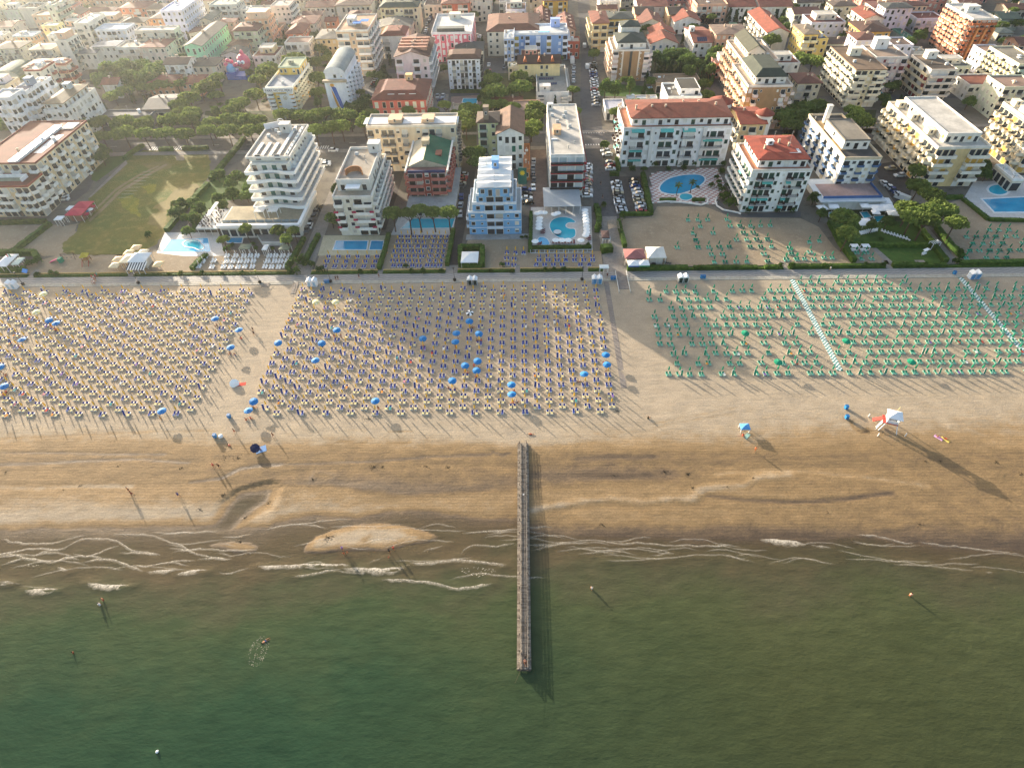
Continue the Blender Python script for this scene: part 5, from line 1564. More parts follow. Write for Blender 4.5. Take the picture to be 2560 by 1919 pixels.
bld('salmon villa with terracotta hipped roof, far left','t1',(1278,88),(1545,92),(1540,18),9,wall='#cf8a6a',fl=3,f='wwbw',r='*w',roof='hip',rc='#a9695a',rh=2,name='villa')
bld('lavender white slab with blue roof panels, far left','t1',(1705,122),(1925,122),(2050,-30),16,wall='#d3d4e2',fl=5,f='*w',r='*w',roof='flat',rc='#c2c6dc',pc='#d9daea')
bld('peach house with slate grey hipped roof, far left','t1',(1300,245),(1525,242),(1615,190),9,wall='#d9c2a8',fl=3,f='*w',r='*w',roof='hip',rc='#55554f',rh=1.8,name='house')
bld('orange house with brown roof and white window frames','t1',(1605,200),(1768,200),(1770,130),9.5,wall='#d99a62',fl=3,f='wdw',r='*w',roof='hip',rc='#7d675c',rh=1.6,name='house')
bld('long pale block with flat roof pergola and terrace','t1',(1432,335),(1850,330),(1895,285),14.5,wall='#dccfb8',fl=4,f='*bw',r='*b',bal='rail',bc='#7a7468',roof='flat',rc='#d6ccba',pc='#e0d6c6')
bld('pinkish cream house with low brick-red roof','t1',(1485,508),(1748,505),(1850,418),11,wall='#dcc8b8',fl=3,f='*w',r='*w',roof='hip',rc='#9c5a4a',rh=1.4,name='house')
bld('white house with striped awning on its roof deck','t1',(1242,515),(1478,512),(1485,430),9.5,wall='#dcd8d0',fl=3,f='*b',bc='#cfc9bf',roof='flat',rc='#8d8a80')
bld('grey metal-roofed house with white lower front','t1',(708,572),(1018,572),(1048,508),8,wall='#d9d5c8',fl=2,f='*w',r='*w',roof='gx',rc='#85898a',rh=.9,name='house')
bld('pale blue-roofed house behind the grey metal roof','t1',(985,498),(1225,498),(1245,438),10,wall='#d2d0c6',fl=3,f='*w',roof='hip',rc='#8c99a8',rh=1.0,name='house')
bld('white block with terracotta penthouse and right side balconies','t1',(588,442),(708,442),(828,370),15,wall='#d9d5c8',fl=5,f='w',r='*bw',bc='#8b938c',roof='flat',rc='#9fa39c',clut=[('stair',.4,.6,5,7,3,'#d8b294')])
bld('white narrow wing left of the terracotta penthouse block','t1',(502,392),(582,392),(600,350),13,wall='#dcd8cc',fl=4,f='w',roof='flat',rc='#d2c8b6')
bld('peach block with pale grey-blue roof','t1',(138,392),(348,392),(440,342),12,wall='#e0b184',fl=4,f='*w',r='*w',roof='flat',rc='#b4c0c8',pc='#c9d0d2')
bld('cream block with tan hipped roof and balcony front','t1',(312,532),(538,532),(622,466),12,wall='#d3ccb8',fl=4,f='bbbb',r='*w',bal='rail',bc='#5d5f58',roof='hip',rc='#b3a48c',rh=1.0)
bld('cream block with dark tiled roof and green gable at the left edge','t1',(-70,525),(195,520),(300,442),11.5,wall='#d0cbb4',fl=4,f='bwbwb',r='*w',bal='rail',bc='#55584e',roof='hip',rc='#484840',rh=1.6)
bld('yellow-green block with white roof house','t1',(442,285),(600,285),(640,245),13.5,wall='#d9d29c',fl=4,f='*w',r='*w',roof='flat',rc='#d2d4d6')
bld('small white villa with red roof at the left edge','t1',(-60,300),(130,290),(190,225),7,wall='#dcd4c6',fl=2,f='*w',r='*w',roof='gx',rc='#9a6a58',rh=1.4,name='villa')
bld('small pale house at the left edge below the tower','t1',(-80,400),(20,400),(90,350),8,wall='#dad6c8',fl=3,f='*w',r='*w',roof='flat',rc='#9a9c92',name='house')
bld('mint green long house with dark grey roof and dark red windows','t1',(1955,498),(2140,492),(2395,258),12.5,wall='#8fcaa8',fl=3,f='wdw',r='*w',frame='#c9e0d0',roof='gy',rc='#585c58',rh=1.5,pc='#8fcaa8',shp=.6,sh=['#6b3030','#2f4a44'])
# --- second image tile
bld('peach house with tan hipped roof beside the inflatable octopus','t2',(292,492),(482,492),(495,425),7.5,wall='#dbb796',fl=2,f='wdw',r='*w',roof='hip',rc='#a07a60',rh=1.6,name='house')
bld('sage green apartment block with rust mansard roof','t2',(350,332),(602,332),(700,245),12.5,wall='#c6cba8',fl=4,f='*bw',r='*b',bc='#b3bba0',roof='mansard',rc='#8a5546',rh=1.4)
bld('peach tower house with bright white roof box','t2',(482,215),(722,215),(800,150),15,wall='#ddb08a',fl=5,f='*w',r='*w',roof='flat',rc='#d6c8b4',clut=[('stair',.5,.5,11,8,3.2,'#e6c6a8'),('vent',.9,.2)])
bld('pink-walled small house with terracotta roof, far left centre','t2',(205,242),(352,242),(372,198),8.5,wall='#d0a494',fl=3,f='*w',r='*w',roof='hip',rc='#b2735f',rh=1.4,name='house')
bld('long grey-green roofed hall beyond the mint house','t2',(0,220),(110,220),(265,100),9,wall='#cfc4b0',fl=3,f='*w',r='*w',roof='gy',rc='#8b9284',rh=1.2,name='hall')
bld('salmon red villa with terracotta hipped roof and solar slope','t2',(918,358),(1085,362),(1180,255),9.5,wall='#c8775c',fl=3,f='.wd',r='*w',roof='hip',rc='#a8634e',rh=2.2,name='villa')
bld('white house with terracotta roof behind the salmon villa','t2',(972,262),(1215,252),(1288,172),10,wall='#d8cfc0',fl=3,f='*w',r='*w',roof='hip',rc='#a86a56',rh=1.8,name='house')
bld('low house with terracotta roof, far centre left','t2',(1092,172),(1292,172),(1305,122),8.5,wall='#d2c2ae',fl=3,f='*w',roof='gx',rc='#a06a58',rh=1.4,name='house')
bld('long white house with dark red roof at the top edge','t2',(1128,80),(1425,78),(1480,15),9.5,wall='#ddd6c8',fl=3,f='*wd',roof='gx',rc='#96503f',rh=1.8,name='house')
bld('cream house with brown roof and shuttered windows at the top edge','t2',(1445,62),(1805,62),(1910,-15),11,wall='#dcd0ba',fl=3,f='*d',roof='hip',rc='#84665a',rh=2,name='house')
bld('pink-white tall block at the top edge, centre left','t2',(752,72),(945,72),(1060,0),14,wall='#d8cbbf',fl=5,f='*w',r='*b',roof='flat',rc='#c6beb0')
bld('grey flat block at the top edge, left of the pink-white one','t2',(435,112),(765,112),(805,65),10.5,wall='#cac6ba',fl=4,f='*w',roof='flat',rc='#a9a9a0')
bld('grey pale block between roofs at the top edge','t2',(100,60),(380,60),(470,-10),12,wall='#d2d2c6',fl=4,f='*bw',r='*w',roof='flat',rc='#a6ada4')
b=bld('big cream and peach apartment block with blue shade sails on its roof terrace','t2',(1442,338),(1785,330),(1895,158),21,wall='#d9b994',fl=6,f='BBwBB',r='*ob',bc='#ece6dc',roof='flat',rc='#bd9e84',pc='#e6ded0',shp=.4,bd=1.3,clut=[('stair',.38,.45,4,6,3,'#e4e2dc'),('ac',.42,.6),('ant',.7,.8,4),('sky',.42,.48,2.5,3)])
x0,x1,y0,y1,h=b.dim
for u,v in((.62,.22),(.82,.34)):
 b.mb('shade_sail',MB().box(x0+(x1-x0)*u-2,x0+(x1-x0)*u+2,y0+(y1-y0)*v-2,y0+(y1-y0)*v+2,h+2.2,h+2.32),[mat('#2a78c8',.8,.1)])
 for dx in(-1.8,1.8):
  b.mb('sail_post',MB().box(x0+(x1-x0)*u+dx-.05,x0+(x1-x0)*u+dx+.05,y0+(y1-y0)*v-.05,y0+(y1-y0)*v+.05,h+.06,h+2.195),[mat(WHT)])
bld('small salmon house with terracotta roof beside the cream block','t2',(1332,232),(1442,232),(1495,190),9,wall='#c07a5e',fl=3,f='*w',roof='gx',rc='#a3604c',rh=1.4,name='house')
bld('tiny flat peach garage beside the car park','t2',(1312,402),(1408,402),(1412,380),3.6,wall='#c9a684',fl=1,f='d',roof='flat',rc='#d9c8b0',name='garage')
bld('cream yellow palace with green mansard roof and arched balconies','t2',(1918,78),('t3',182,85),('t3',215,0),14,wall='#ddd5b0',fl=4,f='wbbwwbbw',l='*w',bal='rail',bc='#6d6a5c',roof='mansard',rc='#53665a',rh=2.0)
bld('low cream annex with roof skylights below the palace','t2',(1918,245),('t3',170,245),('t3',200,215),7,wall='#d6cdb0',fl=2,f='*d',roof='flat',rc='#8a8474')
bld('white house with rust mansard roof and dormer windows','t2',(1935,382),(2175,382),(2205,292),11.5,wall='#e2dfd6',fl=3,f='b.b',l='w',bal='rail',bc='#5c5852',roof='mansard',rc='#9a4e3e',rh=1.8,name='house')
b=bld('white and pink gabled apartment block with brown terraced roof','t2',(2068,612),('t3',302,605),('t3',372,412),17,wall='#e0cfcc',fl=5,f='B.Bw',r='*b',l='*w',bc='#e6e2de',roof='gy',rc='#6e4034',rh=2.4,pc='#e0cfcc',bd=1.4)
x0,x1,y0,y1,h=b.dim
for q in range(4):
 b.mb('roof_terrace',MB().box(x0+1.2,x1-1.2,y0+5+q*4.6,y0+6.6+q*4.6,h+1.2,h+2.75),[mat('#b98a74',.8,.15)])
b=bld('salmon hotel with stepped brown-red roof and turquoise balcony rails','t2',(1828,1068),('t3',272,1058),('t3',300,850),10.5,wall='#cf6f60',fl=3,f='ddddddd',r='*d',l='*w',bc='#7ab3a6',frame='#e8e0c8',roof='mansard',rc='#8a4434',rh=2.4,pc='#cf6f60',shp=.7,sh=['#dfe0c8','#cfd8c4'],clut=[('stair',.62,.75,3,3,3.4,'#d9b884'),('sky',.35,.12,3,.8),('sky',.55,.12,3,.8),('sky',.75,.12,3,.8)])
x0,x1,y0,y1,h=b.dim
b.mb('balcony_rail',MB().box(x0-.3,x1+.3,y0-1.1,y0-1.0,h/3+.1,h/3+.95).box(x0-.3,x1+.3,y0-.995,y0-.003,h/3-.08,h/3+.06),[mat('#62a396',.7,.1)])
b=bld('yellow hotel with lettered white parapet and bulging side balconies','t2',(700,945),(985,945),(1195,690),('t2',790,1195),wall='#e5c368',fl=6,f='bw.b',r='*o',bc='#e8dcb8',of=dict(bc='#ece9e2',bal='tray'),roof='flat',rc='#9fa6ae',pc='#e6e2d4',ph=.9,shp=.35,sh=['#e0d9c4','#d9a04a'],awn=.15,ac=['#e0a850'],name='hotel',clut=[('ac',.5,.2),('vent',.3,.3)])
x0,x1,y0,y1,h=b.dim
xm=x0+(x1-x0)*.66
b.mb('lift_shaft',MB().box(xm-2.4,xm+2.2,y0-1.2,y0-.01,0,h*.80),[mat('#e4e2dc',.8,.08)])
em=MB()
for k in range(16):
 a0,a1=2*pi*k/16,2*pi*(k+1)/16
 em.add([(xm+.95*cos(a0),y0-1.26,h*.66+.95*sin(a0)),(xm+.95*cos(a1),y0-1.26,h*.66+.95*sin(a1)),(xm+.72*cos(a1),y0-1.26,h*.66+.72*sin(a1)),(xm+.72*cos(a0),y0-1.26,h*.66+.72*sin(a0))],[(0,1,2,3)])
em.add([(xm-.5,y0-1.26,h*.66-.4),(xm+.5,y0-1.26,h*.66-.4),(xm+.3,y0-1.26,h*.66+.35),(xm,y0-1.26,h*.66-.05),(xm-.3,y0-1.26,h*.66+.35)],[(0,1,2,3,4)])
b.mb('emblem',em,[mat('#b9a568',.7,.1)])
b.vol(x0+(x1-x0)*.15,x1-.6,y0+(y1-y0)*.56,y1-.5,h+.07,h+3.4,wall='#e2bd5e',fl=1,f='ww.wd',r='*d',roof='flat',rc='#9aa68c',pc='#c9d0b4',ph=.4,name='penthouse')
b.clutter(x0,x1,y0,y1,h+3.46,[('stair',.55,.72,2,2,1.4,'#8a9284'),('ant',.5,.9,4),('ant',.75,.85,3)])
def lettering(text,x,y,z,size,hexc,parent,loc,name='lettering',rz=0.0,mirror=False):
 c=bpy.data.curves.new(name,'FONT')
 c.body=text
 c.size=size
 c.extrude=.04
 c.align_x='LEFT'
 c.resolution_u=2
 tmp=bpy.data.objects.new(name,c)
 COL.objects.link(tmp)
 me=bpy.data.meshes.new_from_object(tmp.evaluated_get(bpy.context.evaluated_depsgraph_get()))
 bpy.data.objects.remove(tmp)
 me.materials.clear()
 me.materials.append(mat(hexc,.7,0))
 o=link(name,me,parent,(x-loc[0],y-loc[1],z))
 o.rotation_euler=(pi/2,0,rz)
 return o
b.mb('fascia',MB().box(x0-.5,x1+.4,y0-1.75,y0-1.6,h-1.0,h+1.0).box(x0-.5,x1+.4,y0-1.6,y0-.05,h-.3,h-.12),[mat('#eceae2',.7,.04)])
lettering('PARK HOTEL PERU\u2019',x0+.1,y0-1.79,h-.62,(x1-x0)*.118,'#1c2a55',b.root,b.loc)
b=bld('white hotel with vaulted grey roof and a blue and gold mural on its narrow front','t2',(1318,880),(1545,870),(1640,640),('t2',1392,1195),wall='#eceef0',fl=7,f='',r='*b.',bc='#e8eaec',roof='none',bd=1.3,ph=.9,name='hotel')
x0,x1,y0,y1,h=b.dim
b.vol(x0+.4,x1-.4,y0+2.2,y1,h+.003,h+3.2,wall='#dfe2e6',fl=1,f='.ws',roof='barrel',rc='#9aa3a2',rh=2.6,ov=.3,pc='#e2e4e6',name='penthouse')
b.mb('cornice',MB().box(x0-.6,x1+.5,y0-.7,y0+1.4,h+.004,h+.8),[mat('#b9a68c',.8,.1)])
mw=x1-x0
def flat_shape(pts,hexc,dy,nm='mural'):
 b.mb(nm,MB().add([(x0+mw*u,y0-dy,h*v)for u,v in pts],[tuple(range(len(pts)))]),[mat(hexc,.8,.12)])
flat_shape([(.26,.93),(.50,.82),(.56,.60),(.64,.36),(.70,.08),(.56,.06),(.46,.34),(.36,.62)],'#2d62b4',.03)
flat_shape([(.26,.80),(.36,.58),(.44,.34),(.52,.08),(.40,.06),(.32,.34),(.27,.60)],'#d9a04a',.036)
flat_shape([(.34+.13*cos(2*pi*k/14)*(1 if k%2 else.66),.90+.062*sin(2*pi*k/14)*(1 if k%2 else.66))for k in range(14)],'#e6a82e',.045)
for q in(.30,.12):
 b.part('window',win_mesh(.9,1.1),x0+mw*.86,y0,h*q,0)
# --- third image tile
bld('red and white balconied apartment house at the top edge','t3',(442,45),(722,42),(745,-10),12,wall='#b8604c',fl=4,f='BB.BB',bc='#e6ded6',roof='hip',rc='#9a5646',rh=1.5)
b=bld('raspberry pink striped hotel with white roof deck','t3',(332,368),(762,358),(768,158),13.5,wall='#dd6f7c',fl=4,f='dwdwdwdwd',r='*w',l='*w',frame='#f0e6e0',roof='flat',rc='#e0ddd6',pc='#e6e0da',ph=.9,shp=.6,sh=['#e6e2da','#d8cfc6'],name='hotel',clut=[('stair',.5,.8,6,5,2.6,'#dcd4c4'),('vent',.9,.3)])
x0,x1,y0,y1,h=b.dim
b.mb('roof_terrace',MB().box(x0+3,x1-4,y0+1.2,y0+5.4,h+.07,h+2.3),[mat('#4d5350',.4,.2,1)])
for u in(.02,.2,.38,.56,.74,.97):
 b.mb('pilaster',MB().box(x0+(x1-x0)*u-.35,x0+(x1-x0)*u+.35,y0-.12,y0-.005,0,h-.2),[mat('#ecd9d4')])
bld('small grey-roofed house with cream flat front, behind the white hotel','t3',(585,548),(878,535),(852,448),8,wall='#d9cdb4',fl=2,f='*w',roof='hip',rc='#63645e',rh=2.0,name='house')
b=bld('white apartment block with rows of dark iron balconies and brown roof by the small pool','t3',(502,632),(845,625),(885,535),('t3',540,962),wall='#eceef2',fl=5,f='sBwBBwBs',r='*b',bal='rail',bc='#33302e',roof='mansard',rc='#7a5240',rh=1.5,pc='#e2e4ea',bd=1.2,shp=.3)
bld('grey flat-roofed block at the top edge','t3',(1055,32),(1245,32),(1262,-25),12,wall='#b9b6ac',fl=4,f='*bw',bc='#8f9892',roof='flat',rc='#a9a49a')
bld('golden yellow apartment block with brown stair strip at the top edge','t3',(1528,12),(1785,10),(1790,-40),13,wall='#d9a848',fl=4,f='wb.bw',bc='#e6e0d0',roof='hip',rc='#8a6a4a',rh=1.2)
for k,(q,lb)in enumerate((((1442,262),'terraced terracotta houses with stepped roof dormers, left row'),((1690,330),'terraced terracotta houses with stepped roof dormers, right row by the street'))):
 b=bld(lb,'t3',q,(q[0]+(165 if k==0 else 175),q[1]),(q[0]+130-60*k,q[1]-155),8.0,wall='#c9a48c',fl=3,f='*w',r='*w',l='*w',roof='gy',rc='#8f4c3c',rh=2.4,name='terraced_house')
 x0,x1,y0,y1,h=b.dim
 for i in range(4):
  for u in(.25,.75):
   b.mb('dormer',MB().box(x0+(x1-x0)*u-.8,x0+(x1-x0)*u+.8,y0+(i+.4)*(y1-y0)/4.4,y0+(i+.4)*(y1-y0)/4.4+1.2,h+.5,h+1.9),[mat('#d9b9a2')])
bld('long cream house with rust mansard roof and white dormer windows','t3',(928,340),(1482,332),(1305,152),12,wall='#ddd2bc',fl=4,f='ww.b.w.w',l='*w',bc='#d6cdbc',roof='mansard',rc='#8a5440',rh=2.2)
b=bld('periwinkle blue hotel with white roof terrace and small roof pool','t3',(1212,372),(1788,368),(1792,262),('t3',1248,640),wall='#86a8d6',fl=4,f='bwb.b.b.wb',r='*b',l='*w',bc='#e9ecf2',frame='#dfe6f2',roof='flat',rc='#d9d9d6',pc='#e6e8ea',ph=.8,shp=.3,sh=['#b8a24a','#dfe6f2'],name='hotel',clut=[('stair',.78,.85,5,4,3.6,'#9ab0e0'),('tank',.12,.8),('tank',.2,.8),('sky',.3,.3,2,1),('sky',.42,.3,2,1),('sky',.9,.5,2,2),('ac',.85,.8)])
x0,x1,y0,y1,h=b.dim
b.mb('roof_pool',MB().box(x0+(x1-x0)*.45,x0+(x1-x0)*.66,y0+3,y0+5.4,h+.065,h+.2),[mat('#4b9cc8',.1,.1,1,0,.5)])
bld('periwinkle blue hotel side wing with white glazed roof room','t3',(1105,415),(1212,412),(1215,330),13.2,wall='#93b0d8',fl=4,f='bwb',l='*w',bc='#e9ecf2',roof='flat',rc='#dcdcd8',pc='#e6e8ea',name='hotel')
b=bld('cream house with dark brown roof and three pointed dormers','t3',(1258,685),(1702,675),(1702,592),10.5,wall='#dfcb98',fl=3,f='.w..ww..',l='*w',roof='gx',rc='#4e2f27',rh=2.2,name='house')
x0,x1,y0,y1,h=b.dim
for u in(.16,.5,.82):
 X=x0+(x1-x0)*u
 b.mb('dormer',MB().add([(X-1.0,y0+.6,h+.6),(X+1.0,y0+.6,h+.6),(X,y0+.6,h+2.6),(X-1.0,y0+4,h+.6),(X+1.0,y0+4,h+.6),(X,y0+4,h+2.6)],[(0,1,2),(0,2,5,3),(1,4,5,2)]),[mat('#a8603a',.85,.15)])
bld('low cream terrace wing beside the dark brown roof','t3',(1150,722),(1262,722),(1265,672),6,wall='#ddd0b4',fl=2,f='*w',l='w',roof='flat',rc='#74805c',pc='#e0d8c6')
b=bld('white villa hotel with framed roof of blue solar panels beside the street','t3',(1458,1003),(1795,1003),(1805,708),('t3',1490,1115),wall='#e6e0d6',fl=3,f='B..b',l='*w',r='*b',bc='#dcd2c4',roof='flat',rc='#9c9a92',pc='#e9e4dc',ph=1.1,shp=.3,name='hotel',clut=[('solar',.12,.52,7,1),('solar',.35,.66,5,1),('solar',.42,.34,4,1),('stair',.25,.13,5,3.6,2.4,'#e4dcd0'),('vent',.6,.9)])
bld('small brick-red box house at the street by the periwinkle hotel','t3',(1792,458),(1912,452),(1912,402),8,wall='#a8523f',fl=2,f='ww',r='w',roof='flat',rc='#cdb39c',name='house')
bld('low terracotta pavilion roof between pines','t3',(985,1108),(1298,1108),(1302,1032),4,wall='#c9b29a',fl=1,f='*g',roof='gx',rc='#9c5c44',rh=1.2,name='pavilion')
bld('wooden pool bar roof by the small pool','t3',(528,1190),(700,1182),(745,1110),3,wall='#a89478',fl=1,f='*g',roof='flat',rc='#b8a58c',pc='#c0ae96',name='pool_bar')
# --- right of the street
bld('cream apartment block with sunlit planted balconies beside the street','t4',(-65,300),(78,205),('t4',60,120),14,wall='#e0c48c',fl=4,f='bb',l='*b',bc='#e6d6ae',roof='hip',rc='#a2553e',rh=1.4)
bld('white slope-roofed house at the top edge right of the street','t4',(0,20),(215,15),(215,-60),7,wall='#dcd6cc',fl=2,f='*w',roof='flat',rc='#b8c4c4',name='house')
bld('yellow apartment block with dark green hipped roof','t4',(95,208),(358,202),(358,128),11,wall='#dfc074',fl=3,f='bb.b',l='*b',bal='rail',bc='#44606a',roof='hip',rc='#465451',rh=1.8)
b=bld('tan brick tower block with white corner columns and grey-green roof','t4',(138,548),(535,535),(440,400),('t4',165,872),wall='#a8845f',fl=6,f='bs..sb',l='*b',r='*b',bc='#e8d8d0',roof='flat',rc='#b9a58f',pc='#ddd4c8',ph=.5,shp=.6,sh=['#e6dccf','#e0c4b4'],ol=dict(bc='#e8c8ac'))
x0,x1,y0,y1,h=b.dim
b.vol(x0+2.2,x1-2,y0+2.4,y1-2,h+.07,h+2.8,wall='#e6e2da',fl=1,f='wdw',l='w',roof='hip',rc='#4a564e',rh=2.4,ov=.4,name='penthouse')
b.vol(x0+5,x1-4,y1-6,y1+3,h-6,h+6.5,wall='#dcd8ce',fl=2,f='',roof='hip',rc='#4d5a52',rh=2,ov=.3,name='lift_tower')
b.mb('glass_strip',MB().box((x0+x1)/2-.6,(x0+x1)/2+.6,y0-.05,y0-.005,2.5,h-.3),[GLS])
for u in(.28,.72):
 b.mb('pilaster',MB().box(x0+(x1-x0)*u-.35,x0+(x1-x0)*u+.35,y0-.15,y0-.01,2.5,h-.3),[mat('#e2d6c6')])
for lb,FL,FR,BK,wl,rf,kind in(('white villa with terracotta gable front and grey shutters',(798,238),(1068,228),(1068,142),'#e4e0d8','#b0583e','gy'),('cream villa with terracotta gable and dark solar slope',(432,265),(672,255),(665,150),'#dccfb8','#9a5a48','gy'),('white villa with double terracotta gables and blue awnings, front one',(538,462),(832,472),(790,375),'#dcd8d0','#b25c40','gy'),('white villa with double terracotta gables, rear one',(538,365),(800,370),(770,300),'#dcd8d0','#b25c40','gy')):
 bld(lb,'t4',FL,FR,BK,6.5,wall=wl,fl=2,f='dwwd',l='*w',roof=kind,rc=rf,rh=2.8,name='villa',shp=.5,sh=['#4a6a80','#d8d2c6'])
b=bld('white stepped house with terracotta slope and blue solar panels','t4',(1005,462),(1192,448),(1192,290),7,wall='#e6e2da',fl=2,f='wdw',l='*w',roof='gx',rc='#a2523c',rh=2.0,name='house',clut=[('chim',.2,.6,2),('stair',.08,.5,2.4,3,3,'#e8e4dc')])
x0,x1,y0,y1,h=b.dim
for i in range(5):
 for j in range(2):
  o=b.part('solar_panel',_WM['solar'],x0+2.2+i*1.05,y0+.9+j*1.6,h+.55+j*.62)
  o.rotation_euler=(.12,0,0)
for k,(a,c)in enumerate(((385,575),(742,918))):
 bld(f'peach house with dark solar-tiled roof, {["left", "right"][k]} of the pair at the top','t4',(a,160),(c,155),(c,72),7.5,wall='#ddb68c',fl=2,f='*w',l='w',roof='gx',rc='#4c3a34',rh=2,name='house')
bld('white house with solar roof at the top edge near the street','t4',(410,75),(720,70),(725,-30),7.5,wall='#e0dcd6',fl=2,f='*w',l='w',roof='gx',rc='#96503f',rh=1.8,name='house')
bld('white house with pale roof at the top edge, street corner','t4',(-20,105),(180,100),(190,60),7,wall='#dad4ca',fl=2,f='*w',l='w',roof='gx',rc='#a8705c',rh=1.4,name='house')
b=bld('long white terrace row with terracotta roof and solar panels at the top edge','t4',(1375,75),(1660,75),(1660,-15),8,wall='#e2ddd4',fl=2,f='*wd',l='*w',roof='gx',rc='#a0523f',rh=2.2,name='terrace_row')
bld('long white terrace row, right half, with dark solar roofs at the top edge','t4',(1705,75),(2050,72),(2050,-15),8,wall='#e2ddd4',fl=2,f='*wd',l='*w',roof='gx',rc='#98503f',rh=2.2,name='terrace_row')
bld('white duplex block with long terracotta slope beside the round pine','t4',(1782,352),(2012,348),(1592,132),9.5,wall='#e0dcd6',fl=3,f='..',l='*bw',roof='gy',rc='#b35a40',rh=2.4,pc='#e6e4e0',bc='#e6dcc8',name='house')
bld('long green pergola roof beside the purple trees','t4',(1478,398),(1558,388),(1452,252),3,wall='#8f9a88',fl=1,f='g',roof='flat',rc='#6f9a84',pc='#86ab96',name='pergola')
b=bld('brick and peach condominium with rounded sunlit terraces and green pitched roof, front block','t4',(1585,938),(2042,908),(1400,690),17.5,wall='#b08a62',fl=5,f='wbs..sbw',l='*o',r='*b',bc='#ecd9cc',roof='flat',rc='#cdb7a0',pc='#e2d6c8',ph=.6,shp=.5,sh=['#eae4da','#e0b8a4'],bd=1.7,ol=dict(bc='#ecc9a8',bs='#e6c2a2'),awn=.12,ac=['#e6b48c'])
x0,x1,y0,y1,h=b.dim
b.vol(x0+3.4,x1-2.4,y0+3,y1-2,h+.07,h+2.8,wall='#e2ddd4',fl=1,f='wddw',l='*w',roof='mansard',rc='#4d584a',rh=2.6,ov=.5,name='penthouse')
b=bld('brick and peach condominium with rounded sunlit terraces and green gables, rear block','t4',(1500,640),(1915,660),(1385,440),17.5,wall='#b08a62',fl=5,f='wbs..sbw',l='*o',bc='#ecd9cc',roof='flat',rc='#bfa992',pc='#e2d6c8',ph=.6,bd=1.7,ol=dict(bc='#ecc4a4',bs='#e6c2a2'),awn=.1,ac=['#e6b48c'])
x0,x1,y0,y1,h=b.dim
b.vol(x0+3,x1-6,y0+3,y1-1,h+.07,h+2.8,wall='#d6ccbc',fl=1,f='wddw',l='*w',roof='gy',rc='#5a5d4a',rh=2.6,ov=.4,name='penthouse')
b=bld('white garden villa with roof terrace and outside stair behind the long red-roofed block','t4',(718,1042),(1085,1042),(1050,892),8,wall='#e4e4e2',fl=2,f='*d',l='*w',roof='flat',rc='#7d7870',pc='#e9ebe8',ph=.8,name='villa',shp=.6,sh=['#d8dae2'])
x0,x1,y0,y1,h=b.dim
b.vol(x0+(x1-x0)*.38,x1-.5,y0+3,y1-.5,h+.07,h+2.6,wall='#e6e6e4',fl=1,f='w.d',roof='flat',rc='#5d5a52',pc='#d9d9d4',ph=.2,name='penthouse')
bld('low wooden sun deck roof with white star shade beside the wave-painted pool','t4',(600,892),(1075,880),(1000,790),4.5,wall='#9c8a74',fl=1,f='*g',roof='flat',rc='#8f7a62',pc='#9c8a76',name='sun_deck')
bld('low white garage with lavender roof beside the street','t4',(60,1172),(270,1172),(262,1062),4.5,wall='#dcd6ce',fl=1,f='*d',l='*w',roof='flat',rc='#c6c4cc',pc='#e0dad2',name='garage')
bld('long narrow white roofed shed behind the garage','t4',(290,1058),(610,1058),(612,1028),3,wall='#cfc9c0',fl=1,f='*d',roof='flat',rc='#dfe2e2',name='shed')
b=bld('small yellow house with round red tower roofs behind the corner block','t9',(1430,250),(1640,235),(1590,100),11,wall='#dcc090',fl=3,f='wbw',l='*b',bc='#e6dcc8',roof='gx',rc='#b0523a',rh=1.6,name='house')
for lb,t,x,y,zz,r,hh in(('round white tower with conical red tiled roof behind the long white block','t4',1290,1075,13.5,4.4,13.5),('round white turret with conical red roof between the red-roofed blocks','t9',1632,150,13,3.2,13)):
 c=gp(t,x,y,zz)
 tb=Bld('round_tower',lb,'tower',(c[0],c[1]))
 tb.mb('wall',MB().cyl(c[0],c[1],0,hh,r,n=20),[mat('#e6e0d6',.8,.1)])
 tb.mb('roof',MB().cyl(c[0],c[1],hh+.002,hh+.2,r+.5,n=20).cyl(c[0],c[1],hh+.202,hh+2.2,r+.5,.05,20),[tile_mat('#b0523a')])
 for a in(-2.4,-1.57,-.8):
  tb.part('window',win_mesh(1.0,1.2),c[0]+r*cos(a),c[1]+r*sin(a),hh-2.6,a+pi/2)
# --- right edge tile
bld('yellow villa block with sunlit side and curved balcony at right','t5',(48,348),(182,335),(-5,245),13.5,wall='#e3c46e',fl=4,f='bb',l='*w',r='w',bc='#eadfb8',roof='hip',rc='#a89680',rh=.9)
bld('yellow villa wing with blue-grey roof terrace','t5',(152,398),(275,388),(232,310),10.5,wall='#e3c878',fl=3,f='ww',r='w',roof='flat',rc='#6d7482')
bld('golden house with dark brown hipped roof and white scaffold side','t5',(628,328),(885,302),(492,215),11,wall='#dda650',fl=3,f='wwbw',l='*bw',bc='#e6e0d8',roof='hip',rc='#6a473a',rh=2.2,name='house')
bld('white house with terracotta ridge behind the golden house','t5',(640,190),(830,185),(535,95),10,wall='#e4dccf',fl=3,f='ww',l='*bw',roof='gy',rc='#a8563f',rh=2,name='house')
b=bld('cream eight-balcony tower block with brown roof near the turquoise pool','t5',(556,692),(868,688),(300,462),('t5',432,1060),wall='#d9cfaa',fl=6,f='BBwBB',l='*ob',r='*b',bc='#e6e0c8',roof='flat',rc='#7d6a58',pc='#8a7460',ph=.25,bd=1.4,shp=.5,sh=['#e0dccf','half'],clut=[('stair',.45,.62,5,3.5,3,'#e6dcc4'),('ac',.2,.3),('vent',.7,.3),('ant',.6,.7,4)])
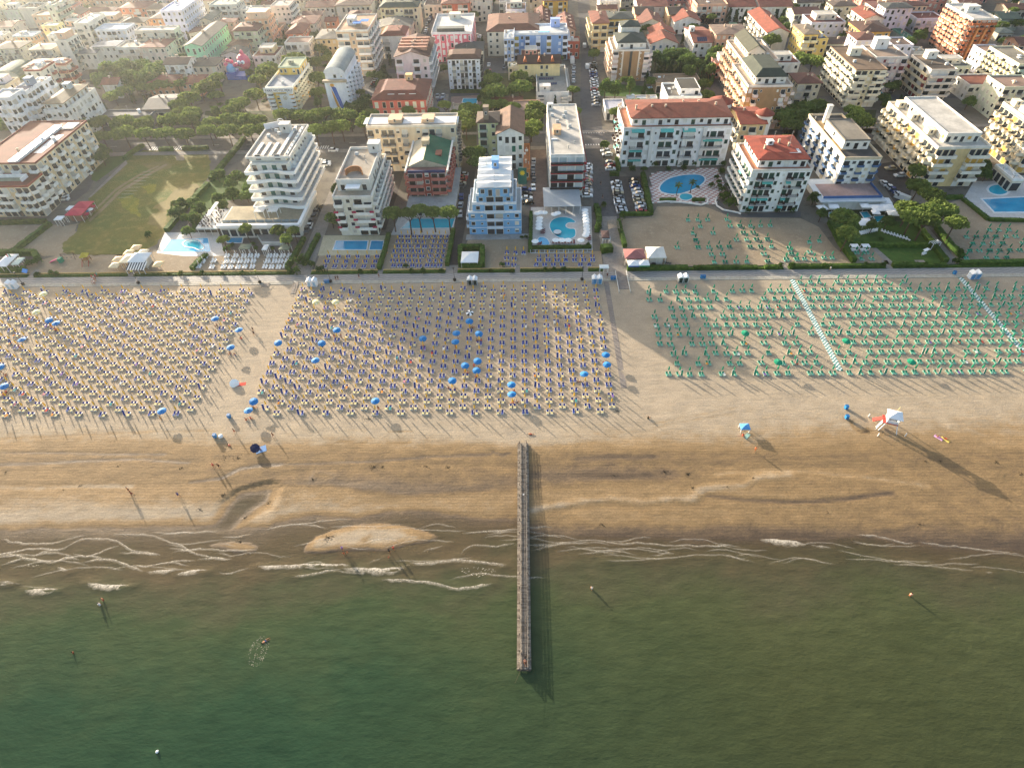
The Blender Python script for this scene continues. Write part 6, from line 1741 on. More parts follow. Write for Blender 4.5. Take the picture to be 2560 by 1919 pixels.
b=bld('white and pink block with maroon shutters behind the cream tower block','t5',(765,585),(1062,562),(672,455),15,wall='#dcc8c0',fl=5,f='bwbwb',l='*b',bc='#d9c2bc',roof='flat',rc='#a08c7a',pc='#dfd6cc',shp=.7,sh=['#7d2a34','#e0d6ce'],clut=[('stair',.45,.8,6,4,4.4,'#e6e4e0'),('vent',.8,.4)])
b=bld('white block with curved dark-edged balcony bands and brown roof','t5',(1298,692),(1562,692),(1062,548),('t5',1150,1005),wall='#e0d8cc',fl=5,f='===',l='*=',r='*=',bc='#dcd0c2',bs='#4a4642',roof='flat',rc='#80705f',pc='#d9cfc2',ph=.3,bd=1.9,shp=.5,sh=['#8a2a34','#e2ddd4'],ol=dict(bc='#e0cda8',bd=1.2),clut=[('stair',.55,.8,4.5,3.5,3,'#ece6da'),('ac',.8,.3),('vent',.3,.4),('para',.5,.35,9,.5,'#6e6052')])
b=bld('tall orange tower block with pink sunlit balconies and white vents on the roof','t5',(1700,195),(1962,198),(1432,50),('t5',1480,600),wall='#c9713c',fl=9,f='BwBwB',l='*ob',bc='#dc9a7c',of=dict(bal='tray',bc='#a8623e'),roof='flat',rc='#cfc9bf',pc='#e4ded4',ph=.7,bd=1.3,shp=.4,sh=['#e0b49c','half'],clut=[('stair',.5,.55,6,5,2.6,'#dad6cc'),('vent',.4,.7),('vent',.45,.75),('vent',.5,.8),('tank',.75,.7),('tank',.65,.7),('ant',.4,.8,5),('ant',.45,.6,4),('ac',.2,.6)])
x0,x1,y0,y1,h=b.dim
for u in(.33,.66,.97):
 b.mb('pilaster',MB().box(x0+(x1-x0)*u-.5,x0+(x1-x0)*u+.5,y0-1.5,y0-.01,0,h-3.4),[mat('#c9854e')])
bld('cream-green block with rounded balconies at the right edge','t5',(2155,640),(2420,645),(1822,470),('t5',2000,960),wall='#d6d0b4',fl=6,f='BwB',l='*o',bc='#ece2c2',of=dict(bal='tray',bc='#b4bfae'),roof='flat',rc='#918a7a',pc='#e2d6b4',ph=.6,bd=1.7)
bld('low pavilion with green canopy roof near the orange tower','t5',(1050,388),(1130,388),(945,290),3.2,wall='#8a938a',fl=1,f='g',roof='flat',rc='#4f7f6e',pc='#5d8a78',name='pavilion')
bld('low white annex with roof planting at the foot of the orange tower','t5',(1130,520),(1250,520),(1130,470),5,wall='#d6d2c6',fl=1,f='*w',roof='flat',rc='#a9a892',name='annex')
bld('small grey kiosk roof among trees at the top right','t5',(1960,330),(2110,330),(2060,280),4,wall='#b9b0a0',fl=1,f='*g',roof='hip',rc='#5f6f6c',rh=1,name='kiosk')
bld('brown-red roofed club house at the top right corner','t5',(2060,100),(2300,95),(2090,40),5,wall='#a89a88',fl=1,f='*g',roof='gx',rc='#7a4a3a',rh=1.6,name='club_house')
bld('long dark green roofed sports hall at the top right','t5',(1990,190),(2190,190),(1930,120),6,wall='#8f958c',fl=1,f='*w',l='*w',roof='gx',rc='#3d5a50',rh=1.4,name='sports_hall')
bld('curved white canopy building at the right edge by the pool','t10',(1940,700),(2110,760),(1830,600),4.2,wall='#d8cfb8',fl=1,f='*g',l='*g',roof='flat',rc='#dcdad2',pc='#e8e6de',name='annex')
# ------------------------------------------------------------------ smaller houses that fill the far blocks
FR_=random.Random(5)
_walls=['#dcd2be','#d8b898','#e0dcd2','#cfc4a8','#d6a88c','#d9d6cc','#c9cbb4','#dcc898','#c8887a','#d2cfd8']
_roofs=[('#8f5c4c','terracotta'),('#77655a','brown'),('#6d6e68','grey'),('#9a8070','tan'),('#7f4c42','dark red')]
def free(x0,x1,y0,y1,g=1.5):
 return not any(x0<b_+g and x1>a-g and y0<d+g and y1>c-g for a,b_,c,d in BFOOT)and not any(x0<b_ and x1>a and y0<d and y1>c for a,b_,c,d in[(25,48,150,600),(-420,420,230,257),(-175,130,140,257),(-118,-62,257,330),(-230,-90,255,300),(-130,-20,256,345),(50,95,256,330),(-235,-118,255,335),(110,150,255,275)])
n=tries=0
while n<125 and tries<9000:
 tries+=1
 y0=FR_.uniform(258,540)
 x0=FR_.uniform(-480,400)
 w,d=FR_.uniform(10,21),FR_.uniform(9,17)
 if not in_view(x0+w/2,y0,6,40)or not free(x0,x0+w,y0,y0+d):
  continue
 fl=FR_.choice([2,3,3,4]if y0<440 else[3,4,5])
 wl,(rc,rn)=FR_.choice(_walls),FR_.choice(_roofs)
 rf=FR_.choice(['hip','gx','flat','flat','flat','hip','gy'])
 u,v=proj(x0+w/2,y0,fl*3)
 near=min(BNAMES[:118],key=lambda q:(q[0]-x0)**2+(q[2]-y0)**2)
 side='left of' if x0<near[0]else 'right of'
 wn={'#dcd2be':'cream','#d8b898':'peach','#e0dcd2':'white','#cfc4a8':'sand','#d6a88c':'salmon','#d9d6cc':'off-white','#c9cbb4':'sage','#dcc898':'yellow','#c8887a':'pink','#d2cfd8':'lilac'}[wl]
 lab=f'{["", "", "two", "three", "four", "five"][fl]} storey {wn} house, {rn} {"flat" if rf == "flat" else "tiled"} roof, {side} the {" ".join(near[4].split()[:3])}'
 b=Bld('house',lab if lab not in USED else lab.replace('house,','house further back,'),'building',(x0,y0))
 BFOOT.append((x0,x0+w,y0,y0+d));BNAMES.append((x0,x0+w,y0,y0+d,' '.join(lab.split()[:3]).rstrip(',')))
 h=fl*3.05+.4
 b.vol(x0,x0+w,y0,y0+d,0,h,wall=wl,fl=fl,f=FR_.choice(['*w','*bw','*wd','*bbw']),r='*w' if u<1280 else '',l='*w' if u>1280 else '',roof=rf,rc=rc,rh=FR_.uniform(1.2,2.2),bc='#cfc8bc',bd=1.0,bal=FR_.choice(['tray','rail']),shp=.4)
 if rf=='flat' and FR_.random()<.6:
  b.vol(x0+w*.2,x0+w*.8,y0+d*.35,y0+d*.85,h+.07,h+2.7,wall=FR_.choice(_walls),fl=1,f='wdw',roof='flat',rc='#cfc8ba',pc='#dcd6ca',ph=.2,name='penthouse')
 b.clutter(x0,x0+w,y0,y0+d,h+(.06 if rf=='flat' else.9),[(FR_.choice(['chim','vent','ant','sky']if rf=='flat' else['chim','chim','ant']),FR_.uniform(.3,.7),FR_.uniform(.35,.6))for _ in range(2)])
 n+=1
# ------------------------------------------------------------------ plants
def leaf_mat(name,c1,c2,c3):
 mt,nt,b=nodes(name)
 oi=N(nt,"ShaderNodeObjectInfo")
 f=noise(nt,.7,4,.7,pos(nt))
 c=ramp(nt,f,[(.3,lin(c1)),(.52,lin(c2)),(.75,lin(c3))])
 c=mixc(nt,1.0,c,ramp(nt,oi.outputs["Random"],[(0,.78),(1,1.22)]),'MULTIPLY')
 nt.links.new(c,b.inputs["Base Color"])
 b.inputs["Roughness"].default_value=.8
 b.inputs["Specular IOR Level"].default_value=.2
 tl=N(nt,"ShaderNodeBsdfTranslucent")
 nt.links.new(c,tl.inputs["Color"])
 mx=N(nt,"ShaderNodeMixShader");mx.inputs[0].default_value=.42
 nt.links.new(b.outputs[0],mx.inputs[1]);nt.links.new(tl.outputs[0],mx.inputs[2])
 nt.links.new(mx.outputs[0],nt.nodes["Material Output"].inputs[0])
 return mt
L_PINE=leaf_mat('pine_needles','#4f6030','#6f803e','#929e54')
L_TREE=leaf_mat('tree_leaves','#44572f','#61783e','#889852')
L_DARK=leaf_mat('cypress_leaves','#24361e','#314824','#46592c')
L_PURP=leaf_mat('plum_leaves','#2a1c22','#3a2830','#4c3638')
L_HEDGE=leaf_mat('hedge_leaves','#364c1e','#4c6829','#6c8138')
L_PALM=leaf_mat('palm_leaves','#3f5426','#55682e','#74803c')
BARK=mat('#5a463a',.95,.25,3)
PR=np.random.RandomState(17)
def crown_mesh(kind,n,seed,m):
 """leaf clumps spread through a crown of unit radius"""
 R=np.random.RandomState(seed)
 lob=[]
 nl={'pine':15,'round':8,'cone':7,'bush':6}[kind]
 for k in range(nl):
  a=R.rand()*2*pi
  if kind=='pine':
   r=R.rand()**.5*.62;lob.append((r*cos(a),r*sin(a),.05+.34*(1-r*r)+.06*R.rand(),.34+.12*R.rand(),.62))
  elif kind=='cone':
   t=k/(nl-1);lob.append((.12*cos(a),.12*sin(a),.25+t*2.1,.52*(1-t)+.10,1.3))
  else:
   r=R.rand()**.5*.55;lob.append((r*cos(a),r*sin(a),.45+.75*R.rand()*(1-r*.6),.38+.22*R.rand(),.9))
 v,f=[],[]
 for i in range(n):
  cx,cy,cz,cr,sq=lob[R.randint(nl)]
  d=R.randn(3);d/=np.linalg.norm(d)
  if d[2]<-.35:
   d[2]*=-.6
  q=cr*(.78+.30*R.rand())
  c=np.array([cx+d[0]*q,cy+d[1]*q,max(.02,cz+d[2]*q*sq)])
  s=.085+.085*R.rand()
  t1=np.cross(d,R.randn(3));t1/=np.linalg.norm(t1)+1e-9
  t2=np.cross(d+.5*R.randn(3),t1);t2/=np.linalg.norm(t2)+1e-9
  o=len(v)
  v+=[tuple(c+t1*s),tuple(c-t1*s*.5+t2*s*.9),tuple(c-t1*s*.6-t2*s*.8),tuple(c+d*s*.9)]
  f+=[(o,o+1,o+2),(o,o+1,o+3),(o+1,o+2,o+3)]
 me=bpy.data.meshes.new('crown')
 me.from_pydata(v,[],f)
 me.materials.append(m)
 return me
CR={'pine':[crown_mesh('pine',900,s,L_PINE)for s in range(5)],'round':[crown_mesh('round',700,10+s,L_TREE)for s in range(4)],'cone':[crown_mesh('cone',420,20+s,L_DARK)for s in range(2)],'plum':[crown_mesh('round',420,30+s,L_PURP)for s in range(2)],'bush':[crown_mesh('bush',320,40+s,L_HEDGE)for s in range(3)]}
_tk={}
def trunk_mesh(kind):
 if kind not in _tk:
  mb=MB()
  if kind=='pine':
   mb.cyl(0,0,0,.72,.035,.024,7,0,.03,.02)
   for a in(.4,1.9,3.2,4.6,5.5):
    mb.bar((.03,.02,.68),(.03+.22*cos(a),.02+.22*sin(a),.95),.013)
  else:
   mb.cyl(0,0,0,.5,.035,.024,7)
   for a in(.9,3.0,5.1):
    mb.bar((0,0,.46),(.14*cos(a),.14*sin(a),.7),.014)
  _tk[kind]=mb.mesh('trunk',[BARK])
 return _tk[kind]
def tree(kind,x,y,h,r,label,group=None,name=None,cat='tree'):
 nm=name or{'pine':'umbrella_pine','round':'leafy_tree','cone':'cypress','plum':'plum_tree','bush':'shrub'}[kind]
 o=thing(nm,label,cat,(x,y,0),PR.rand()*6.28,group)
 me=CR[kind][PR.randint(len(CR[kind]))]
 if kind!='bush':
  t=link('trunk',trunk_mesh('pine' if kind=='pine' else 'x'),o)
  t.scale=(h*.9,h*.9,h*(.80 if kind=='pine' else.9))
 c=link('crown',me,o)
 if kind=='pine':
  r*=1.12;c.location=(0,0,h*1.02-r*.72);c.scale=(r,r,r*1.12)
 elif kind=='cone':
  c.scale=(r*1.5,r*1.5,h/2.5);c.location=(0,0,.2)
 elif kind=='bush':
  c.scale=(r,r,h/1.35);c.location=(0,0,-.1)
 else:
  r*=1.15;c.scale=(r,r,h*.56);c.location=(0,0,h*.26)
 return o
ROWS=[('pine','in the avenue back row',8.5,[('t1',830,1290,5.2),('t1',1060,1295,4.2),('t1',1290,1290,5.2),('t1',1530,1305,4.3),('t1',1790,1285,4.6),('t1',2010,1270,4.8),('t2',110,1310,3.0),('t2',290,1275,4.6),('t2',440,1270,5.0),('t2',590,1285,4.4)]),('pine','in the avenue front row',8.0,[('t1',1075,1445,3.8),('t1',1310,1415,5.0),('t1',1535,1435,3.9),('t1',1740,1415,4.1),('t1',1955,1415,4.2),('t2',85,1395,4.0),('t2',290,1400,4.5),('t2',525,1400,4.0),('t2',680,1370,4.6)]),('pine','in front of the vaulted hotel',8.5,[('t2',870,1235,3.8),('t2',1080,1240,4.2),('t2',1230,1250,4.6),('t2',1330,1225,3.8),('t2',1490,1225,4.8),('t2',1590,1240,3.8),('t2',1225,1390,4.4),('t2',1390,1370,4.0),('t2',1500,1340,4.5),('t2',1740,1320,4.0),('t2',1800,1240,4.4)]),('pine','near the school wings',6.5,[('t1',1200,1010,4.2),('t1',1320,955,3.8),('t1',1425,900,3.8),('t1',1515,925,3.4),('t1',1605,935,3.4),('t1',1705,900,3.2),('t1',1790,900,3.4),('t1',1875,890,3.2),('t1',1985,890,3.6),('t1',2130,930,4.8),('t1',2010,1040,5.0),('t1',1900,1115,4.2),('t1',1920,1190,4.4),('t1',2040,1200,4.0)]),('round','in the grove behind the villa',10,[('t1',1290,690,6.5),('t1',1470,690,7),('t1',1610,740,6),('t1',1170,745,4.6),('t1',1040,810,5),('t1',1390,790,5.5),('t1',1540,800,5.5),('t1',1690,700,4)]),('pine','around the lettered yellow hotel',9,[('t2',720,740,6.2),('t2',1010,625,6.2),('t2',575,1000,4.6),('t2',90,900,5.4),('t2',190,850,4.0),('t2',400,1130,4.6),('t2',330,1180,3.6),('t2',620,870,4.0),('t2',1240,830,4.4),('t2',1250,980,3.6),('t2',460,1090,3.4)]),('round','near the octopus slide car park',6.5,[('t2',860,450,4.2),('t2',1060,480,3.8),('t2',1290,512,4.0),('t2',1190,360,4.6),('t2',1220,640,3.6),('t2',1810,590,4.6),('t2',1740,1050,4.8),('t2',1690,1120,4.0),('t2',1400,100,3.6),('t2',1550,120,3.6),('t2',1700,60,4),('t2',650,30,4.0),('t1',890,90,4.6),('t1',730,100,4.2),('t1',100,130,5),('t1',1700,60,4)]),('pine','by the small pool',9.5,[('t3',985,860,4.6),('t3',1010,965,5.6),('t3',1270,830,4.4),('t3',1275,925,5.4)]),('pine','behind the peach block',8,[('t3',960,1130,3.6),('t3',1060,1105,3.6),('t3',1190,1140,3.8),('t3',745,1165,4.8),('t3',660,1260,4.8),('t3',700,1330,4.2),('t3',1440,1150,4.8),('t3',1400,1240,4.6),('t3',1400,1350,4.4),('t3',1380,1430,3.8),('t3',100,1195,3.2),('t3',360,1195,3.0),('t3',480,1140,3.0),('t8',780,480,4.2),('t8',800,560,3.6)]),('pine','right of the solar hotel',6.5,[('t3',2060,560,3.6),('t3',1845,965,2.8),('t4',190,1190,3.6),('t9',250,425,2.2),('t4',380,1110,3.4),('t4',800,1110,3.2),('t4',900,1105,3.2),('t4',1010,1110,3.0),('t4',1130,1010,3.6),('t4',1110,900,3.6)]),('round','beside the brick tower block',8,[('t4',600,600,4.0),('t4',760,560,4.6),('t4',860,560,5.4),('t4',940,630,4.6),('t4',680,640,3.4),('t4',1050,660,3.2),('t4',940,745,3.0),('t4',1210,600,4.2),('t4',1240,540,4.0),('t4',330,880,1.8),('t4',170,920,3.4),('t4',60,900,3.2),('t4',1180,700,3.4)]),('cone','below the brick tower',8,[('t4',680,680,2.0),('t4',765,690,2.0),('t4',845,690,2.2),('t4',1100,730,2.0),('t4',1165,640,2.2),('t4',620,730,1.8)]),('cone','along the white terrace row',8,[('t4',1460,140,1.9),('t4',1545,150,1.9),('t4',1380,130,1.8),('t4',1880,130,2),('t4',1960,130,2),('t4',2050,145,2),('t5',225,130,1.9),('t5',280,130,1.9),('t5',385,130,1.9),('t5',490,120,1.9),('t2',1950,720,3.2)]),('round','right of the duplex block',5.5,[('t4',1940,210,2.6),('t4',1985,270,2.8),('t5',330,190,2.6),('t5',360,245,2.8),('t5',390,310,3.0),('t5',425,360,3.0),('t5',460,410,2.6),('t4',1220,70,4),('t4',1200,140,3.8)]),('plum','along the diagonal street at the top',5.5,[('t4',1120,170,2.6),('t4',1160,215,2.6),('t4',1210,265,2.8),('t4',1265,330,3.0),('t4',1330,410,3.0),('t4',1350,270,2.4),('t4',1420,350,2.4),('t4',1055,130,2.6),('t4',1480,420,2.2)]),('pine','between the tall blocks at right',9,[('t4',1825,440,5.0),('t4',2120,640,5.4),('t5',130,620,5.0),('t4',1960,1150,5.0),('t4',2000,1230,5.4),('t4',2120,1240,4.6),('t10',60,170,4.6),('t10',60,250,4.0),('t10',640,180,4.6),('t10',700,230,4.0),('t10',600,130,3.6),('t5',190,1040,4),('t5',60,1060,4),('t5',880,870,2.4),('t10',20,400,3)]),('round','around the top right car parks',6,[('t5',1180,345,3.8),('t5',1090,410,3.4),('t5',920,120,3.2),('t5',940,200,3.2),('t5',850,60,3.2),('t5',1160,150,3.4),('t5',1080,90,3.0),('t5',1050,220,3.0),('t5',1310,180,2.6),('t5',2150,210,5.0),('t5',2060,400,4.0),('t5',2160,400,4.0),('t5',820,170,4.0),('t5',760,110,3.0),('t5',1000,30,3.2),('t5',1560,20,3.0)]),('pine','behind the right lawn',8.5,[('t10',540,1040,4.4),('t10',560,1180,3.4),('t10',1085,970,4.6),('t10',1120,1040,4.4),('t10',1220,1090,3.6),('t10',1270,870,4.2),('t10',1170,770,3.8),('t10',1155,650,3.4),('t10',1400,1000,3.8),('t10',1480,1105,3.4),('t10',1260,1000,3.4),('t10',1330,960,3.4)]),('round','beside the bowl-balcony blocks',4.5,[('t10',1680,660,2.6),('t10',1760,660,2.6),('t10',1730,590,2.4),('t10',270,860,2.4),('t10',330,1010,1.8),('t10',900,1070,2.2),('t10',780,1100,2.0)]),('round','beside the meadow',4.5,[('t7',245,530,2.9),('t7',420,545,3.4),('t7',360,610,2.4),('t7',375,715,3.0),('t7',240,755,2.4),('t7',290,830,2.2),('t7',60,850,2.4),('t7',10,960,2.4),('t7',530,730,2.4),('t7',560,660,2.4),('t6',1765,815,2.6),('t6',1735,890,2.8),('t6',1900,800,2.4),('t6',1935,880,2.6),('t6',1905,960,2.0),('t6',1850,1075,2.0),('t6',1830,940,1.8)]),('round','beside the tan apartments',5.5,[('t6',1010,280,3.4),('t6',990,350,3.0),('t6',60,40,3.4),('t6',740,150,4.2),('t1',550,1225,4.5),('t1',60,1290,4.5),('t7',1370,955,2.4),('t7',1410,660,2.2),('t7',1790,640,1.6)]),('pine','at the turquoise pool',9,[('t8',72,1012,3.6),('t8',212,1035,2.8),('t8',302,1015,2.9),('t8',425,1012,3.0),('t8',558,1022,3.2)]),('pine','on the white hotel terrace',6,[('t7',530,1090,2.3),('t7',848,1080,2.5),('t7',1000,1092,2.2),('t7',312,1192,1.9),('t7',940,1192,2.3)]),]
for kind,where,h,pts in ROWS:
 kn={'pine':'umbrella pine','round':'leafy tree','cone':'dark conifer','plum':'purple-leaved tree'}[kind]
 pts=sorted(pts,key=lambda q:px(q[0],q[1],q[2])[0])
 for i,(t,x,y,r)in enumerate(pts):
  c=gp(t,x,y,h*.8)
  tree(kind,c[0],c[1],h*(.92+.16*PR.rand()),r,f'{ordinal(i)} {kn} from the left {where}',f'{kn}s {where}')
FOOT=[(b[0]-1.6,b[1]+1.6,b[2]-1.6,b[3]+1.6)for b in[x for x in BFOOT]]
ROADS=[(25,47,150,480),(-420,420,241,256.5)]+[(-430,24,a,c)for a,c in((296,302),(330,336),(372,377),(420,426))]+[(46,420,a,c)for a,c in((285,290),(345,350),(398,403))]+[(x,x+6,256,470)for x in(-118,-205,-60,92,148,205)]
GT=[]
while len(GT)<290:
 y=257+215*PR.rand()**1.2
 x=PR.uniform(-400,345)
 if not in_view(x,y,3,5)or any(a<x<b_ and c<y<d for a,b_,c,d in FOOT+ROADS):
  continue
 near=min(BNAMES,key=lambda q:max(q[0]-x,0,x-q[1])**2+max(q[2]-y,0,y-q[3])**2)
 kind=['bush','round','round','cone'][PR.randint(4)]if PR.rand()<.8 else 'pine'
 GT.append((proj(x,y)[0],x,y,kind,near[4]))
seen={}
for _,x,y,kind,near in sorted(GT):
 kn={'pine':'small pine','round':'garden tree','cone':'slim conifer','bush':'garden shrub'}[kind]
 r={'bush':1.3,'round':2.2,'cone':1.2,'pine':2.6}[kind]*PR.uniform(.8,1.35)
 k=seen[(kind,near)]=seen.get((kind,near),-1)+1
 tot=sum(1 for q in GT if q[3:]==(kind,near))
 lab=f'{kn} by the {near}'+(f', {ordinal(k)} from the left' if tot>1 else '')
 tree(kind,x,y,{'bush':1.6,'round':5,'cone':6,'pine':6}[kind]*PR.uniform(.8,1.2),r,lab,'garden trees between the houses',name={'round':'garden_tree','bush':'garden_shrub','pine':'garden_pine','cone':'garden_conifer'}[kind],cat='shrub' if kind=='bush' else 'tree')
def hedge(pts,w,h,label,name='hedge',m=None):
 """clipped hedge along a line: a solid core with a ragged leafy skin"""
 mb=MB()
 pts=[np.array(p,float)for p in pts]
 R=np.random.RandomState(int(abs(pts[0][0]*31+pts[0][1]*7))%9999)
 for a,b in zip(pts[:-1],pts[1:]):
  d=b-a
  Ln=np.hypot(*d)
  if Ln<.1:
   continue
  d=d/Ln
  nn=np.array([-d[1],d[0]])
  q=max(2,int(Ln/1.2))
  sec=[]
  for i in range(q+1):
   c=a+d*Ln*i/q
   ww,hh=w/2*(.88+.22*R.rand()),h*(.86+.2*R.rand())
   sec.append([(c+nn*ww,0),(c+nn*ww*.92,hh),(c-nn*ww*.92,hh),(c-nn*ww,0)])
  o=len(mb.v)
  for s in sec:
   mb.v+=[(p[0],p[1],z)for p,z in s]
  for i in range(q):
   for k in range(3):
    mb.f.append((o+4*i+k,o+4*i+k+1,o+4*i+5+k,o+4*i+4+k));mb.m.append(0)
  for e in(0,q):
   mb.f.append(tuple(o+4*e+k for k in range(4)));mb.m.append(0)
  for i in range(int(Ln*(w+2*h)*5)):
   c=a+d*Ln*R.rand()
   t=R.rand()*(w+2*h)
   if t<h:
    p=np.array([*(c+nn*w/2),t])
   elif t<h+w:
    p=np.array([*(c+nn*(w/2-(t-h))),h])
   else:
    p=np.array([*(c-nn*w/2),h-(t-h-w)])
   s=.14+.12*R.rand()
   u,v=R.randn(3),R.randn(3)
   u/=np.linalg.norm(u);v/=np.linalg.norm(v)
   mb.add([p+u*s,p+v*s,p-(u+v)*s*.6],[(0,1,2)])
 return tag(mb.obj(name,[m or L_HEDGE]),label,'hedge')
def H_(t,*ps):
 return[gp(t,*p)for p in ps]
HD=[(H_('t6',(145,1310),(330,1170),(505,1035)),1.6,1.5,'long clipped hedge between the sand court and the sandy track'),(H_('t6',(0,1030),(470,1015)),1.4,1.5,'hedge in front of the tan corner block'),(H_('t6',(0,1330),(360,1330),(385,1390)),1.8,2.0,'thick dark hedge around the white tent at the left edge'),(H_('t6',(0,1500),(260,1490)),2.0,1.6,'low hedge between the white tent and the promenade'),(H_('t6',(1650,1105),(1830,880),(2060,640)),1.8,1.4,'hedge bordering the meadow beside the hotel garden, lower part'),(H_('t7',(190,600),(330,430),(470,260),(520,190)),1.8,1.6,'hedge bordering the meadow beside the white hotel, upper part'),(H_('t6',(1810,290),(2060,288)),1.6,1.5,'hedge at the top of the meadow near the pines'),(H_('t6',(1580,300),(1710,300)),1.8,1.4,'short hedge left of the sandy gateway of the meadow'),(H_('t6',(1240,395),(1330,320),(1420,260)),1.8,1.4,'hedge along the path to the pink awning'),(H_('t6',(1900,1480),(1990,1390),(2050,1340)),1.5,1.3,'ragged hedge left of the white loungers'),(H_('t7',(945,1480),(1060,1280),(1110,1180)),1.4,1.5,'hedge beside the lane, right of the white loungers'),(H_('t7',(1110,1440),(1190,1270),(1255,1150)),1.4,1.5,'hedge on the right of the paved lane to the beach'),(H_('t7',(1850,1480),(1900,1320),(1945,1140)),1.3,1.5,'hedge between the two blue lounger gardens'),(H_('t8',(545,1470),(575,1320),(600,1170)),1.3,1.6,'hedge between the pine pool garden and the dark lane'),(H_('t8',(660,1330),(850,1325),(850,1480),(665,1480),(660,1330)),1.6,2.0,'square hedge around the white tent roof'),(H_('t8',(1262,1350),(1268,1150),(1270,1020)),1.2,1.4,'hedge on the left side of the round pool deck'),(H_('t8',(1270,1318),(1790,1312)),1.2,1.0,'low hedge behind the white fence posts of the round pool'),(H_('t9',(180,1180),(200,1080),(170,960)),1.8,1.8,'shaggy hedge between the round pool and the walkway'),(H_('t9',(215,1345),(310,1335)),2.6,2.2,'dark box hedge at the bicycle shelter'),(H_('t9',(420,1310),(385,1180),(365,1090)),1.3,1.6,'dark hedge on the right of the walkway'),(H_('t9',(575,690),(600,820),(645,1030)),1.8,1.8,'hedge between the car park and the oval pool'),(H_('t9',(420,1030),(640,1028)),1.3,1.2,'low hedge below the car park'),(H_('t9',(290,685),(370,685)),1.6,1.6,'square hedge above the car park'),(H_('t9',(350,560),(368,650)),1.6,2.0,'hedge beside the white cars at the street'),(H_('t9',(720,905),(860,905)),1.3,1.0,'low hedge in front of the oval pool, left piece'),(H_('t9',(1000,905),(1110,905)),1.3,1.0,'low hedge in front of the oval pool, right piece'),(H_('t9',(440,1500),(960,1497)),1.6,1.4,'hedge between the kiosk terrace and the promenade'),(H_('t9',(1010,1495),(1560,1490)),1.4,1.2,'hedge below the green lounger lot, left part'),(H_('t9',(1620,1490),(1740,1488)),1.4,1.2,'hedge below the green lounger lot, right part'),(H_('t10',(390,1100),(480,1280),(600,1440)),1.6,1.6,'sunlit hedge on the left of the pine garden'),(H_('t10',(580,1290),(940,1300),(1240,1300)),1.6,1.4,'hedge between the pine garden and the lawn'),(H_('t10',(1130,1110),(1250,1260),(1390,1440)),1.6,1.5,'hedge on the right of the lawn'),(H_('t10',(1310,1150),(1420,1290),(1530,1400)),1.6,1.6,'hedge between the garden path and the right sand lot'),(H_('t10',(930,1470),(1390,1470)),1.6,1.2,'low dark hedge below the lawn'),(H_('t10',(40,1480),(860,1475)),1.4,1.1,'hedge below the middle sand lot'),(H_('t10',(1500,1450),(2300,1440)),1.6,1.2,'hedge below the right sand lot'),(H_('t10',(1545,900),(1760,1075),(2200,1085)),1.4,1.0,'low hedge around the rectangular pool deck'),(H_('t10',(1380,890),(1530,885)),1.4,1.4,'short hedge behind the chequered band'),(H_('t3',(540,985),(890,985)),1.6,1.4,'hedge between the white block and the small pool'),(H_('t4',(2010,950),(2120,1090),(2212,1150)),1.8,1.6,'hedge along the lane right of the brick condominium'),(H_('t4',(1240,680),(1180,900)),1.6,1.6,'hedge at the foot of the rounded peach terraces'),]
for pts,w,hh,lab in HD:
 hedge(pts,w,hh,lab)
for i,(a,c)in enumerate(runs):
 if c<-172 or a>158:
  continue
 hedge([(a+.2,153.0),(c-.2,153.0)],.9,.35,f'low planting along the promenade, {ordinal(i)} stretch from the left','flower_border')
SHR=[('b1',330,35,1.1),('b1',455,25,1.1),('b1',500,25,.9),('b1',1460,25,.8),('b1',1570,25,1.0),('b1',1750,25,1.1),('b1',1920,25,.9),('b1',2100,20,.9),('b2',440,10,1.3),('b2',500,10,1.5),('b2',700,8,1.6),('b2',1040,10,1.1),('b2',1150,5,.9),('t8',190,1480,1.0),('t8',340,1525,1.1),('t8',490,1520,1.0),('t8',240,1525,1.0),('t8',1020,1475,1.1),('t8',1100,1525,1.0),('t8',1395,1510,.9),('t8',1465,1505,.9),('t8',1550,1510,1.1),('t8',920,1520,.9),('t9',480,1485,1.3),('t9',600,1495,.9),('t9',930,1490,1.0),('t9',1060,1500,1.2),('t9',1290,1490,.9),('t9',1760,1480,1.1),('t9',1850,1485,1.1),('t10',60,1480,1.2),('t10',340,1480,1.0),('t10',700,1470,1.0),('t10',850,1475,1.1),('t10',1200,1465,1.1),('t10',1500,1380,1.5),('t10',1470,1440,1.4),('t10',830,1250,1.0),('t9',1210,715,1.4),('t9',1225,755,1.3),('t9',1240,795,1.3),('t9',1260,830,1.4),('t9',1165,790,1.4),('t9',1050,795,.9),('t9',680,610,1.6),('t9',890,605,1.4),('t9',1020,600,1.4),('t9',1270,605,1.6),('t9',1260,670,1.6),('t9',800,640,1.2),('t9',930,640,1.4),('t9',480,655,1.6),('t9',580,650,1.6),('t9',1310,790,1.6),('t9',1270,900,2.4),('t9',1330,960,2.6),('t9',1380,900,2.2),('t9',1480,1005,1.4),('t9',1730,1005,1.3),('t9',1870,1005,1.2),('t9',185,1010,1.6),('t9',240,960,1.4),('t9',400,1060,1.8),('t9',190,1160,1.6),('t7',350,1300,1.6),('t7',610,1235,.9),('t7',970,1450,1.6),('t7',1090,1430,2.2),('t7',1190,1440,1.6),('t7',640,1280,1.0),('t7',800,1285,1.0),('t6',1480,1160,1.6),('t6',370,1420,1.8),('t6',300,1440,1.4),('t7',400,1250,1.0),('t8',1190,1230,.8),('t8',1225,1228,.8),('t8',1760,1300,1.0)]
SHR.sort(key=lambda q:px(*q[:3])[0])
